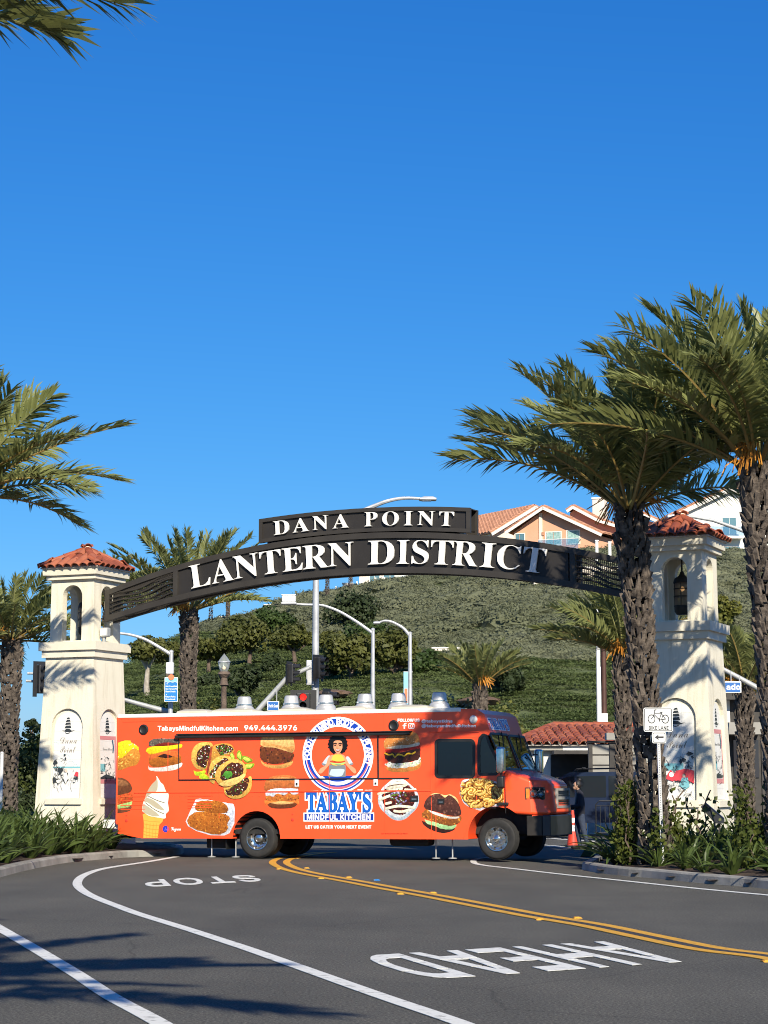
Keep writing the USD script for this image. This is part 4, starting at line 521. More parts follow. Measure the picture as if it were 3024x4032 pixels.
def tower_mural(t, T, k, seed):
    rng = np.random.default_rng(seed * 10 + k)
    # the panel is made of ceramic tiles
    base = affinity.translate(arch_shape(.74, 0, 1.98), 0, .012)
    part('mural_backing', flat(base, T, .008, -.012).get(), 'mural_joint', t)
    for i in range(3):
        for j in range(9):
            g = base.intersection(sbox(-.37 + i * .2467 + .0012, .012 + j * .22 + .0012, -.37 + (i + 1) * .2467 - .0012, .012 + (j + 1) * .22 - .0012))
            if g.area > .002: part('mural_tile', flat(g, T, .008, -.004).get(), 'mural', t)
    mb = MB(); z = [.0042]
    def put(g, c): 
        if g.is_empty: return
        g = g.intersection(base)
        for q in polys(g):
            for tr in extrude(q, .0008): tr.apply_translation([0, 0, z[0]]); mb.add(*xf(tr, T), c)
        z[0] += .0003
    def stroke(pts, w): return LineString(smooth_line(pts, 5)).buffer(w / 2)
    # a square rigged ship above
    for (y0, w, h) in ((1.62, .17, .07), (1.70, .15, .06), (1.77, .12, .055), (1.835, .085, .045)):
        put(Polygon([(-w / 2 - .015, y0), (w / 2, y0 + .008), (w / 2 - .02, y0 + h), (-w / 2 + .015, y0 + h - .006)]), INK)
    put(Polygon([(-.17, 1.575), (-.07, 1.54), (.08, 1.535), (.2, 1.58), (.10, 1.568), (.04, 1.61), (-.06, 1.61), (-.09, 1.572)]), INK); put(stroke([(-.07, 1.52), (-.02, 1.50), (.05, 1.52)], .02), INK)
    if k == 0:
        g = text('Dana', .15, 'script', italic=0).buffer(-.0022); put(affinity.translate(affinity.scale(g, .92, 1.1, origin=(0, 0)), -.20, 1.27), L((120, 110, 100)))
        g = text('Point', .15, 'script').buffer(-.0022); put(affinity.translate(affinity.scale(g, .80, 1.1, origin=(0, 0)), -.20, 1.06), L((120, 110, 100)))
        for cx, cy, r in ((-.34, 1.18, .13), (-.05, .88, .15), (.12, .78, .09), (.24, .74, .06)): put(Point(cx, cy).buffer(r).difference(Point(cx, cy).buffer(r - .008)).intersection(sbox(cx - r, cy, cx + r, cy + r)), PALE)
        put(sbox(-.37, .70, .37, .735), TEAL) if seed % 2 == 0 else put(sbox(-.37, .60, .15, .75), TEAL)
        for _ in range(48):
            a = rng.uniform([-.36, .30], [.36, .85]); 
            if seed % 2 == 0 and a[1] > .62: a[0] = -abs(a[0])
            pts = a + np.cumsum(rng.normal(0, .035, (5, 2)), 0); put(stroke(pts, rng.uniform(.003, .012)), INK)
        for cx, cy, rx, ry in ([(-.31, .83, .08, .10), (-.18, .66, .12, .08), (-.06, 1.0, .05, .05), (-.03, .92, .03, .05), (.28, .47, .09, .05), (-.32, .42, .07, .12), (.02, .43, .09, .07)] if seed % 2 == 0 else [(.28, .95, .10, .07), (.16, .83, .07, .05), (.10, .78, .05, .07), (-.22, .62, .09, .03)]):
            put(affinity.translate(Polygon([(rx * .72 * (1 + rng.uniform(-.55, .3)) * math.cos(q), ry * .72 * (1 + rng.uniform(-.55, .3)) * math.sin(q)) for q in np.linspace(0, 2 * PI, 16)[:-1]]).buffer(0), cx, cy), INK)
        if seed % 2 == 0:
            put(Polygon([(.22, .52), (.34, .50), (.34, .60), (.27, .62)]), RED); put(Polygon([(-.05, .58), (.02, .60), (.06, .45), (.0, .34), (-.05, .45)]), L((225, 222, 215))); put(Point(.0, .64).buffer(.035), L((214, 190, 170)))
            for q in ((-.10, .40), (.16, .38), (-.2, .36)): put(stroke([(q[0], q[1]), (q[0] - .03, q[1] - .1), (q[0] + .02, q[1] - .22)], .006), INK)
        else:
            put(Polygon([(-.1, .42), (0, .60), (.2, .64), (.37, .60), (.37, .34), (.24, .40), (.1, .36)]), RED); put(Polygon([(-.24, .44), (-.12, .62), (-.02, .52), (-.06, .38)]), RED)
            put(Point(-.1, .52).buffer(.05), L((235, 232, 226))); put(Point(.16, .50).buffer(.035), L((214, 190, 170))); put(Polygon([(.06, .30), (.12, .46), (.24, .46), (.28, .28), (.18, .22)]), TEAL)
            for _ in range(30):
                a = rng.uniform([-.33, .12], [.3, .45]); put(stroke(a + np.cumsum(rng.normal(0, .04, (5, 2)), 0), .006), INK)
    else:
        pink = L((196, 128, 130))
        for g in (sbox(-.37, 1.36, .37, 1.45), sbox(-.37, .34, .37, .44), sbox(.30, .44, .37, 1.36)): put(g, pink)
        put(affinity.translate(text('Dana Point', .06, 'script'), -.22, 1.12), L((110, 110, 110))); put(sbox(-.37, .62, -.12, .80), TEAL)
        for _ in range(22):
            a = rng.uniform([-.3, .5], [.26, .95]); put(stroke(a + np.cumsum(rng.normal(0, .04, (5, 2)), 0), rng.uniform(.004, .016)), INK)
        put(Polygon([(-.36, .48), (-.1, .56), (.25, .5), (.25, .46), (-.36, .45)]), INK); put(stroke([(.2, 1.34), (.24, 1.2), (.22, 1.08)], .05), L((70, 96, 120)))
    part('mural_print', mb.get(), 'print_flat', t, col=mb.col())
tower_l = gate_tower('cream stucco gate tower at the left behind the rear of the orange truck', tc_l, 2)
tower_r = gate_tower('cream stucco gate tower at the right between the two big palms', tc_r, 3)
def hang_lantern(label, c):
    t = thing('lantern', label, 'lantern', c + [0, 0, 5.18])
    part('rod', tube([(0, 0, .84), (0, 0, 1.19)], .02, 6), 'dark_iron', t)
    part('cap', lathe([(.0, .86), (.03, .85), (.05, .80), (.07, .76), (.16, .70), (.185, .63), (.19, .60), (.0, .60)], 16), 'dark_iron', t, smooth=30)
    part('glass', lathe([(.155, .12), (.165, .30), (.16, .5), (.15, .598)], 16), 'lantern_glass', t, smooth=True)
    for k in range(6): a = k * PI / 3 + .2; part('bar', tube([(.172 * math.cos(a), .172 * math.sin(a), z) for z in (.1, .35, .6)], .009, 5), 'dark_iron', t)
    for z in (.12, .32, .48): part('hoop', lathe([(.168, z - .012), (.182, z - .012), (.182, z + .012), (.168, z + .012), (.168, z - .012)], 16), 'dark_iron', t)
    part('base', lathe([(0, -.06), (.13, -.06), (.17, .0), (.18, .08), (.175, .108), (0, .108)], 16), 'dark_iron', t, smooth=30)
    part('bulb', (np.array(trimesh.creation.icosphere(2, .05).vertices) + [0, 0, .48], trimesh.creation.icosphere(2, .05).faces), 'lamp_glow', t, smooth=True)
hang_lantern('dark iron lantern hanging in the belfry of the left tower', tc_l); hang_lantern('dark iron lantern hanging in the belfry of the right tower', tc_r)
# ---- the arched sign
s_o = corner_l + GX * (-.21) + GN * .62        # a point of the sign's front face
def AP(px, py):
    p = onplane(px, py, s_o, GN); return np.array([np.dot(p - s_o, GX), p[2]])
topc = [AP(*p) for p in ((229, 1277), (373.5, 1219), (493.7, 1192.8), (576.4, 1174.6), (768, 1154.8), (923.6, 1149), (1042, 1155.5), (1103, 1161.5), (1217, 1181), (1320, 1200))]
botc = [AP(*p) for p in ((387, 1298), (493.7, 1270.5), (675.6, 1249), (824.5, 1238.5), (1042, 1243.4), (1204, 1263.5), (1333, 1288))]
ft, fb = np.polyfit([p[0] for p in topc], [p[1] for p in topc], 3), np.polyfit([p[0] for p in botc], [p[1] for p in botc], 3)
zt, zb = lambda s: np.polyval(ft, s), lambda s: np.polyval(fb, s)
S0, SA, SB, S1 = .04, AP(374, 1219)[0], AP(1230, 1190)[0], float(np.dot(corner_r - GX * 1.4 - s_o, GX))
sign = thing('arch_sign', 'dark metal arched sign reading DANA POINT LANTERN DISTRICT between the two towers', 'sign', s_o * [1, 1, 0], -GY)
DEP = .52                                           # depth of the box
def strip(s0, s1, z0, z1, y0, y1, n=14):             # a bent bar: between two height functions
    s = np.linspace(s0, s1, n); v = []
    for x in s: v += [(x, y0, z0(x)), (x, y0, z1(x)), (x, y1, z1(x)), (x, y1, z0(x))]
    f = []
    for i in range(n - 1):
        a = i * 4; f += [[a + j, a + (j + 1) % 4, a + 4 + (j + 1) % 4, a + 4 + j] for j in range(4)]
    f += [[0, 3, 2, 1], [(n - 1) * 4 + j for j in (0, 1, 2, 3)]]
    m = trimesh.Trimesh(*MB().add(v, f).get(), process=False); m.fix_normals(); return m
o_ = lambda f, d: (lambda s: f(s) + d)
part('sign_panel', strip(SA + .05, SB - .05, o_(zb, .06), o_(zt, -.06), .05, .09), 'sign_face', sign); part('sign_panel', strip(SA + .05, SB - .05, o_(zb, .06), o_(zt, -.06), DEP - .09, DEP - .05), 'sign_face', sign)
for y in (0, DEP - .13):
    part('top_rail', strip(S0, S1, o_(zt, -.13), zt, y, y + .13, 24), 'sign_metal', sign)
    part('bottom_rail', strip(S0, S1, zb, o_(zb, .13), y, y + .13, 24), 'sign_metal', sign)
    for s in (S0, SA, SB, S1 - .12): part('post', strip(s, s + .12, o_(zb, .131), o_(zt, -.131), y + .002, y + .128, 2), 'sign_metal', sign)
part('soffit', strip(SA, SB, o_(zb, .03), o_(zb, .05), .131, DEP - .131), 'sign_metal', sign)
part('top_cover', strip(SA, SB, o_(zt, -.05), o_(zt, -.02), .131, DEP - .131), 'sign_metal', sign)
for s in np.linspace(S0 + .5, S1 - .5, 9): part('cross_brace', strip(s, s + .06, o_(zb, .02), o_(zb, .08), .131, DEP - .131, 2), 'sign_metal', sign)
for a, b in ((S0 + .13, SA - .01), (SB + .13, S1 - .13)):       # openwork ends: mesh and wavy rods
    mb = MB()
    for y in (.06, DEP - .07):
        for s in np.arange(a, b, .045): mb.tm(strip(s, s + .007, o_(zb, .132), o_(zt, -.132), y, y + .006, 2))
        for k in np.arange(.06, .94, .06):
            fz = lambda s, k=k: zb(s) + .13 + (zt(s) - zb(s) - .26) * k
            mb.tm(strip(a, b, fz, o_(fz, .007), y + .007, y + .012, 10))
    part('wire_mesh', mb.get(), 'sign_metal', sign)
    for k in range(5):
        s = np.linspace(a, b, 40); h0 = .10 + .2 * k
        z = zb(s) + .13 + (zt(s) - zb(s) - .26) * np.clip(h0 + .10 * np.sin((s - a) / (b - a) * 2 * PI * 1.15 + .5 + k * .25) - .02, .03, .97)
        part('wave_rod', tube(np.stack([s, np.full(40, .035), z], 1), .018, 6), 'sign_metal', sign)
        part('wave_rod', tube(np.stack([s, np.full(40, DEP - .035), z], 1), .018, 6), 'sign_metal', sign)
# upper box
tt = [AP(*p) for p in ((558.2, 1121.7), (680, 1105.5), (791, 1097.5), (900, 1094.5), (1016, 1096.5))]; tb = [AP(*p) for p in ((561.5, 1173), (680, 1157), (774.8, 1150), (900, 1147), (1013, 1150.5))]
gt, gb = np.polyfit([p[0] for p in tt], [p[1] for p in tt], 2), np.polyfit([p[0] for p in tb], [p[1] for p in tb], 2)
ut, ub = lambda s: np.polyval(gt, s), lambda s: np.polyval(gb, s); U0, U1 = AP(559, 1145)[0], AP(1015, 1125)[0]
part('upper_panel', strip(U0 + .05, U1 - .05, o_(ub, .04), o_(ut, -.04), .05, .09), 'sign_face', sign); part('upper_panel', strip(U0 + .05, U1 - .05, o_(ub, .04), o_(ut, -.04), DEP - .09, DEP - .05), 'sign_face', sign)
for y in (0, DEP - .09):
    part('upper_rail', strip(U0, U1, o_(ut, -.085), ut, y, y + .09), 'sign_metal', sign); part('upper_rail', strip(U0, U1, ub, o_(ub, .085), y, y + .09), 'sign_metal', sign)
    for s in (U0, U1 - .09): part('upper_post', strip(s, s + .09, o_(ub, .086), o_(ut, -.086), y + .002, y + .088, 2), 'sign_metal', sign)
part('upper_cover', strip(U0, U1, o_(ut, -.03), o_(ut, -.008), .091, DEP - .091), 'sign_metal', sign)
for s in (U0 + .25, (U0 + U1) / 2, U1 - .3): part('bracket', strip(s, s + .1, o_(zt, .001), o_(ub, -.001), .16, .36, 2), 'galvanised', sign)
def sign_letters(s, boxes, f0, lift, cap, word):
    for ch, (x0, x1) in zip(s, boxes):
        g, a = glyph('serif', ch); g = g.buffer(-.010, join_style=2); b = g.bounds
        a0, a1 = AP(x0, 1180)[0], AP(x1, 1180)[0]; c = (a0 + a1) / 2; w = a1 - a0
        g = affinity.scale(affinity.translate(g, -(b[0] + b[2]) / 2, -b[1]), w / (b[2] - b[0]), cap / (b[3] - b[1]), origin=(0, 0))
        sl = (f0(c + .1) - f0(c - .1)) / .2; e = np.array([1, 0, sl]) / math.hypot(1, sl)
        T = frame([c, 0.022, f0(c) + lift], e, [-e[2], 0, e[0]], [0, -1, 0])
        part('letter', flat(g, T, .045).get(), 'letter_white', sign, label=f'white letter {ch} of {word}')
sign_letters('LANTERN', ((415, 457), (460, 506), (508, 561), (564, 609), (612, 655), (656, 710), (710, 764)), zb, .20, .53, 'LANTERN')
sign_letters('DISTRICT', ((795, 851), (857, 883), (889, 925), (929, 977), (977, 1030), (1036, 1067), (1071, 1121), (1125, 1174)), zb, .20, .53, 'DISTRICT')
sign_letters('DANA', ((592, 625), (633, 667), (676, 709), (719, 753)), ub, .125, .315, 'DANA')
sign_letters('POINT', ((788, 815), (826, 861), (873, 891), (902, 938), (948, 979)), ub, .125, .315, 'POINT')
t = thing('floodlight', 'small grey floodlight under the left end of the arched sign', 'floodlight', tc_l + GX * .72 - GN * .30 + [0, 0, 4.92], -GY)
part('housing', rbox((-.09, -.08, .12), (.12, .09, .34), .03), 'pole_grey', t); part('bracket', box((-.03, -.03, 0), (.03, .03, .13)), 'pole_grey', t); part('lens', box((-.07, -.088, .15), (.10, -.081, .31)), 'sign_white', t)
# ---------------------------------------------------------------- the food truck
TY = math.radians(20); TH = np.array([math.cos(TY), -math.sin(TY), 0]); TN = np.array([math.sin(TY), math.cos(TY), 0]); TILT = .006
t0 = np.array([(258 - 829.5) / FOC * 45.9 * .998, 45.9, 0.0])      # rear near corner on the road
TW = 2.40                                                          # width
def TS(px, py, y=0.0):                                              # a point of the photograph on the truck's side (or a parallel plane y further back): along, up
    p = onplane(px, py, t0 + TN * y, TN); s = np.dot(p - t0, TH); return np.array([s, p[2] - TILT * s])
def S(zf, pts, y=0.0): return [tuple(TS(*zf(a, b), y)) for a, b in pts]
truck = thing('food_truck', 'orange food truck printed with burgers and tacos parked under the arched sign', 'food truck', t0, -TY)
_op = UsdGeom.Xformable(stage.GetPrimAtPath(truck.GetPath())); _op.AddRotateYOp().Set(-math.degrees(TILT))
s_fw, s_rw = TS(1073, 1815, 0)[0], TS(554, 1807, 0)[0]
ROOF, SK = 3.13, .415
sA = TS(1038, 1540)[0]; sB, zB = TS(1089, 1665); sT = sA + .02; sH = TS(1183, 1700)[0]; zHood0 = zB; zHood1 = TS(1188, 1688)[1]
zHoodBot = TS(1092, 1757)[1]; WB = np.array([sB, zB]); WT = np.array([sT + .08, 3.02])
arch_r, arch_f = .56, .60
wz_r, wz_f = .43, .43
def arc_pts(s, z, r, a0, a1, n=16): return [(s + r * math.cos(a), z + r * math.sin(a)) for a in np.linspace(a0, a1, n)]
body = Polygon([(0.03, SK + .30), (.03, SK + .10), (.62, SK), (s_fw - .62, SK), (s_fw - .25, SK + .42)] + [(sB, zHoodBot)] + [tuple(WB), tuple(WT), (sT - .08, ROOF - .01), (sT - .2, ROOF), (.06, ROOF), (.0, ROOF - .05), (.0, SK + .30)])
body = body.difference(Polygon(arc_pts(s_rw, wz_r + .02, arch_r, 0, PI) + [(s_rw - arch_r, SK - .2), (s_rw + arch_r, SK - .2)]))
fa = Point(s_fw - .02, wz_f + .06).buffer(arch_f, 24).union(sbox(s_fw - .02, 0, s_fw + 3, zHoodBot - .001))
body = body.difference(fa).buffer(0)
def ext_y(poly, y0, y1):                            # a side shape (along, up) as a solid from y0 to y1
    return solid(poly, y1 - y0).rotate([90, 0, 0]).translate([0, y1, 0])
def rounded(pts, r): return Polygon(pts).buffer(-r).buffer(r, 6)
win_door = rounded(S(Z5, [(1180, 342), (1490, 342), (1490, 642), (1180, 642)]), .07)
win_q = rounded(S(Z6, [(88, 560), (100, 490), (130, 456), (165, 470), (195, 560), (235, 640), (268, 720), (266, 800), (250, 826), (95, 828), (88, 800)]), .04)
cab = Polygon([(s_fw - 2.1, 1.05), (s_fw - .62, 1.05), (sB - .12, 1.2), (sB - .10, zB + .02), (WT[0] - .10, ROOF - .14), (s_fw - 2.1, ROOF - .14)])
shell = ext_y(body, 0, TW)
shell = shell - ext_y(cab, .05, TW - .05)
for w in (win_door, win_q): shell = shell - ext_y(w, -.1, .2) - ext_y(w, TW - .2, TW + .1)
# windscreen openings, measured in the plane of the screen
wt3, wb3 = t0 + TH * WT[0] + UP * (WT[1] + TILT * WT[0]), t0 + TH * WB[0] + UP * (WB[1] + TILT * WB[0])
wu = (wt3 - wb3) / np.linalg.norm(wt3 - wb3); wn = np.cross(TN, wu); wl = (WT - WB) / np.linalg.norm(WT - WB)
def WS(px, py):
    p = onplane(px, py, wb3, wn); return np.dot(p - wb3, TN), np.dot(p - wb3, wu)
pan = [rounded([WS(*Z6(*p)) for p in q], .04) for q in ([(193, 450), (352, 462), (468, 780), (326, 770)], [(368, 470), (512, 484), (626, 790), (488, 782)])]
lx, lz = np.array([0, 1.0, 0]), np.array([wl[0], 0, wl[1]]); WSF = frame([WB[0], 0, WB[1]], lx, lz)          # local frame of the screen: across, up the slope, outward
def mft(man, T): return man.transform(np.asarray(T)[:3, :])
yc = (pan[0].bounds[2] + pan[1].bounds[0]) / 2; hw = max(.5, yc - .12)
pan2 = [sbox(0.13, .06, yc - .025, 1.13), sbox(yc + .025, .06, 2 * yc - .13, 1.13)]
ok_ = all(p.is_valid and not p.is_empty and p.area > .2 for p in pan)
for p in pan: shell = shell - mft(solid(p, .5).translate([0, 0, -.25]), WSF)
part('body', shell, 'truck_orange', truck)
# inside of the cab, seen through the glass
part('cab_floor', box((s_fw - 2.08, .06, 1.055), (sB - .2, TW - .06, 1.09)), 'cab_grey', truck); part('dashboard', box((sB - .55, .07, 1.2), (sB - .14, TW - .07, 1.50)), 'cab_grey', truck)
for y in (.25, 1.55):
    o = MB().tm(rbox((s_fw - 1.15, y, 1.12), (s_fw - .65, y + .55, 1.55), .06)).tm(rbox((s_fw - 1.28, y + .02, 1.5), (s_fw - 1.12, y + .53, 2.25), .06)); part('seat', o.get(), 'seat_vinyl', truck)
a = np.linspace(0, 2 * PI, 25); part('steering_wheel', tube(np.stack([sB - .62 + .10 * np.cos(a), .55 + .22 * np.sin(a), 1.72 + .20 * np.cos(a)], 1), .016, 6, False), 'black_trim', truck)
part('paper_box', box((sB - .45, yc - .42, 1.501), (sB - .22, yc - .12, 1.93)), 'paper_cyan', truck); part('paper_box', box((sB - .40, yc - .08, 1.501), (sB - .2, yc + .12, 2.02)), 'paper_tan', truck); part('paper_box', box((sB - .40, yc + .45, 1.501), (sB - .25, yc + .7, 2.05)), 'paper_tan', truck)
for p in pan:
    part('windscreen_gasket', mft(solid(p.buffer(.035).difference(p.buffer(-.012)), .016), WSF).translate([0, 0, 0]), 'black_trim', truck)
    part('windscreen', mft(solid(p.buffer(.01), .006).translate([0, 0, -.012]), WSF), 'windscreen_glass', truck)
    c = p.centroid; q = np.array(p.bounds); part('wiper', xf(MB().tube([(c.x + .1, q[3] + .06, .03), (c.x + .02, q[3] - .10, .04), (c.x - .16, q[3] - .34, .035)], .012, 5).get(), WSF), 'black_trim', truck)
for side in (0, 1):
    y0 = -.010 if side == 0 else TW - .006
    for w in (win_door, win_q):
        part('window_frame', ext_y(w.buffer(.028).difference(w.buffer(-.03)), y0, y0 + .016), 'black_trim', truck)
        part('window_glass', ext_y(w.buffer(.0), y0 + .018 if side == 0 else y0 - .02, y0 + .024 if side == 0 else y0 - .014), 'glass_dark', truck)
# roof edge, vents, pods
part('roof_edge', MB().tm(rbox((.0, -.012, ROOF - .055), (s_fw - .75, .05, ROOF + .03), .012)).get(), 'truck_white', truck); part('roof_sheet', box((.03, .05, ROOF + .002), (s_fw - .75, TW - .03, ROOF + .02)), 'truck_white', truck)
part('rear_trim', rbox((-.03, -.008, SK + .32), (.012, .03, ROOF - .04), .01), 'truck_orange', truck)
vy = 1.0
for px in (530, 631, 706, 790, 863, 951):
    s = TS(px, 1520, vy)[0]; prof = [(.0, .0), (.24, 0), (.24, .06), (.22, .09), (.215, .13), (.175, .17), (.172, .19), (.155, .33), (.145, .37), (.12, .39), (0, .39)]
    part('roof_vent', lathe(np.array(prof) + [0, ROOF + .021], 24, (s, vy, 0)), 'spun_aluminium', truck, smooth=25)
    part('vent_rim', lathe([(.176, .185), (.186, .19), (.186, .215), (.172, .22)], 24, (s, vy, ROOF + .021)), 'chrome', truck)
for a_, b_ in ((388, 455), (463, 552), (606, 668), (731, 795), (850, 930)):
    sa, sb = TS(a_, 1537, .5)[0], TS(b_, 1537, .5)[0]
    part('roof_pod', m3.Manifold.batch_hull([mf(rbox((sa, .35, ROOF + .021), (sb, 1.0, ROOF + .09), .03)), mf(rbox((sa + .12, .45, ROOF + .05), (sb - .15, .9, ROOF + .13), .03))]), 'pod_cream', truck, smooth=30)
# hood and front
hoodB = m3.Manifold.batch_hull([m3.Manifold.sphere(.07, 10).translate(p) for p in [(sB + .0, .07, zHoodBot + .07), (sB + .0, TW - .07, zHoodBot + .07), (sB + .0, .12, zB - .05), (sB + .0, TW - .12, zB - .05),
        (sH - .10, .30, zHoodBot + .02), (sH - .14, TW - .46, zHoodBot + .02), (sH - .38, .10, zHoodBot + .03), (sH - .38, TW - .10, zHoodBot + .03), (sH - .16, .42, zHood1 - .03), (sH - .20, TW - .56, zHood1 - .03), (sH - .42, .16, zHood1 - .02), (sH - .42, TW - .16, zHood1 - .02), (sH - .03, .50, zHoodBot + .05), (sH - .03, TW - .66, zHoodBot + .05), (sH - .10, .55, zHood1 - .10), (sH - .10, TW - .70, zHood1 - .10)]])
hoodB = hoodB - ext_y(Point(s_fw - .02, wz_f + .06).buffer(arch_f + .03, 24), -.2, .6) - ext_y(Point(s_fw - .02, wz_f + .06).buffer(arch_f + .03, 24), TW - .6, TW + .2)
part('hood', hoodB, 'truck_orange', truck, smooth=28)
gz0, gz1 = zHoodBot + .10, zHood1 - .14
gr = m3.Manifold.batch_hull([mf(box((sH - .06, .62, gz0), (sH + .05, TW - .78, gz1)))]) - mf(box((sH + .01, .68, gz0 + .05), (sH + .2, TW - .84, (gz0 + gz1) / 2 - .03))) - mf(box((sH + .01, .68, (gz0 + gz1) / 2 + .03), (sH + .2, TW - .84, gz1 - .05)))
part('grille', gr, 'panel_grey', truck)
for z in np.arange(gz0 + .08, gz1 - .05, .045): part('grille_bar', box((sH + .0105, .685, z), (sH + .03, TW - .845, z + .018)), 'black_trim', truck)
for sgn in (-1, 1):
    yy = lambda d: (.10 + d) if sgn < 0 else (TW - .10 - d)
    A = np.array([sH - .50, yy(.0 - .035), 0]); B = np.array([sH - .13, yy(.16), 0]); e = (B - A) / np.linalg.norm(B - A); out = np.array([e[1], -e[0], 0]) * (1 if sgn < 0 else -1)
    hz = TS(1160, 1714)[1]; T = frame(A + out * .035 + [0, 0, hz - .13], e if sgn < 0 else -e, [0, 0, 1.0]); 
    if sgn > 0: T = frame(B + out * .035 + [0, 0, hz - .13], -e, [0, 0, 1.0])
    wl_ = np.linalg.norm(B - A)
    hl = part('headlight', flat(sbox(0, 0, wl_, .26).buffer(-.02).buffer(.02), T, .03, -.03).get(), 'black_trim', truck)
    for cx in (.17, .31):
        part('lamp', xf(lathe([(0, .004), (.05, .01), (.072, .028), (.075, .032)], 20), T @ trimesh.transformations.translation_matrix([cx, .13, 0])), 'headlamp', hl, smooth=True)
    part('indicator', flat(sbox(.012, .03, .085, .23), T, .012, .0005).get(), 'amber', hl)
    part('headlight_cover', flat(sbox(.095, .02, wl_ - .015, .24), T, .004, .034).get(), 'glass_clear', hl)
    for k in range(3): part('hood_louvre', flat(sbox(.14, -.24 - k * .05, .36, -.222 - k * .05).buffer(.004), frame(T[:3, 3] + out * .0, T[:3, 0], [0, 0, 1.0]), .02, -.01).get(), 'truck_orange', truck)
bz0, bz1 = TS(1195, 1807)[1], TS(1195, 1761)[1]
part('bumper', rbox((sH - .15, .10, bz0), (sH + .03, TW - .55, bz1), .02), 'fixture_black', truck)
part('bumper_end', rbox((sH - .48, .09, bz0 + .01), (sH - .151, .17, bz1 - .01), .015), 'dark_iron', truck)
# mirrors
for y, ss in ((-.26, -1), (TW + .26, 1)):
    mx = sB + .02
    mir = part('mirror', rbox((mx - .09, y - .10, 1.78), (mx + .09, y + .10, 2.32), .05), 'chrome', truck, smooth=40)
    part('mirror_arm', MB().tube([(mx - .05, 0.02 if ss < 0 else TW - .02, 2.2), (mx, y, 2.2)], .018, 6).tube([(mx - .05, .02 if ss < 0 else TW - .02, 1.46), (mx, y, 1.5), (mx, y, 1.8)], .018, 6).get(), 'black_trim', mir)
    part('convex_mirror', rbox((mx - .08, y - .09, 1.47), (mx + .08, y + .09, 1.72), .04), 'black_trim', mir, smooth=40)
# chassis and wheels
part('chassis_rail', MB().box((.3, .75, .46), (sH, .85, .72)).box((.3, TW - .85, .46), (sH, TW - .75, .72)).get(), 'chassis', truck)
part('underfloor', box((.15, .10, SK + .10), (s_fw - .9, TW - .10, SK + .20)), 'chassis', truck)
part('wheel_housing', MB().box((s_rw - .75, .50, SK - .02), (s_rw + .75, TW - .50, 1.15)).get(), 'chassis', truck); part('wheel_housing', box((s_fw - .85, .52, .52), (sH - .35, TW - .52, 1.35)), 'chassis', truck)
part('wheel_arch_liner', MB().add(*xf(solid(Point(0, 0).buffer(arch_r + .02).difference(Point(0, 0).buffer(arch_r - .002)).intersection(sbox(-1, 0, 1, 1)), .5), frame([s_rw, .52, wz_r + .02], [1, 0, 0], [0, 0, 1]))).get(), 'black_trim', truck)
part('axle', MB().tube([(s_fw, .3, .42), (s_fw, TW - .3, .42)], .07).tube([(s_rw, .3, .42), (s_rw, TW - .3, .42)], .09).tm(trimesh.creation.icosphere(2, .2).apply_translation([s_rw, 1.2, .43])).get(), 'chassis', truck)
part('fuel_tank', rbox((s_fw - 2.5, .3, .26), (s_fw - 1.6, .8, .6), .08), 'chassis', truck); part('propane_box', rbox((s_rw - 1.35, .35, .20), (s_rw - .85, .9, .5), .02), 'chassis', truck)
for s in (s_rw - 1.2, s_rw - .62, TS(932, 1830)[0], TS(968, 1830)[0]):
    part('stabiliser', MB().tube([(s, .30, .02), (s, .30, SK + .12)], .015, 8).tm(lathe([(0, .003), (.09, .003), (.09, .018), (.03, .03), (0, .03)], 12, (s, .30, 0))).get(), 'pole_grey', truck)
TYRE = [(.24, -.10), (.30, -.118), (.375, -.122), (.405, -.105), (.42, -.08), (.424, 0), (.42, .08), (.405, .105), (.375, .122), (.30, .118), (.24, .10)]
def wheel(s, y, out, steer=0.0, dual=False, front=False):
    R = trimesh.transformations.translation_matrix([s, y, .424]) @ trimesh.transformations.rotation_matrix(steer, [0, 0, 1]) @ trimesh.transformations.rotation_matrix(PI / 2 if out < 0 else -PI / 2, [1, 0, 0])
    # the wheel's own axis is z and points outwards
    w = part('wheel', xf(lathe([(.0, -.02), (.06, -.02), (.2, -.06), (.235, -.09), (.25, -.11)], 24), R), 'chassis', truck)
    part('tyre', xf(lathe(TYRE, 40), R), 'rubber', w, smooth=40)
    for zz in (-.075, -.025, .025, .075): part('tread_rib', xf(lathe([(.421, zz - .018), (.430, zz - .014), (.430, zz + .014), (.421, zz + .018)], 40), R), 'rubber', w)
    rim = [(.252, .112), (.250, .122), (.238, .12), (.228, .09), (.215, .05), (.19, .035), (.17, .05), (.10, .05), (.085, .07), (.07, .12), (.05, .135), (0, .14)] if front else [(.252, .112), (.250, .122), (.238, .12), (.230, .06), (.21, -.02), (.18, -.04), (.12, -.05), (.10, -.04), (.085, .03), (.06, .045), (0, .05)]
    rm = part('rim', xf(lathe(rim, 36), R), 'chrome', w, smooth=35)
    for k in range(8):
        a = k * PI / 4; zc = .05 if front else -.048; r = .135
        part('wheel_nut', xf(lathe([(.016, zc), (.016, zc + .03), (.011, zc + .042), (0, zc + .044)], 8, (r * math.cos(a), r * math.sin(a), 0)), R), 'chrome', rm)
        part('hand_hole', xf(lathe([(0, (.037 if front else -.018) + .012), (.02, (.037 if front else -.018) + .012)], 10, (.196 * math.cos(a + .39), .196 * math.sin(a + .39), 0)), R), 'chassis', rm)
    if dual: part('inner_tyre', xf(lathe(np.array(TYRE) - [0, .30], 40), R), 'rubber', w, smooth=40)
for y, o in ((.16, -1), (TW - .16, 1)):
    wheel(s_rw, y, o, 0, True); wheel(s_fw, y, o, -.10, False, True)
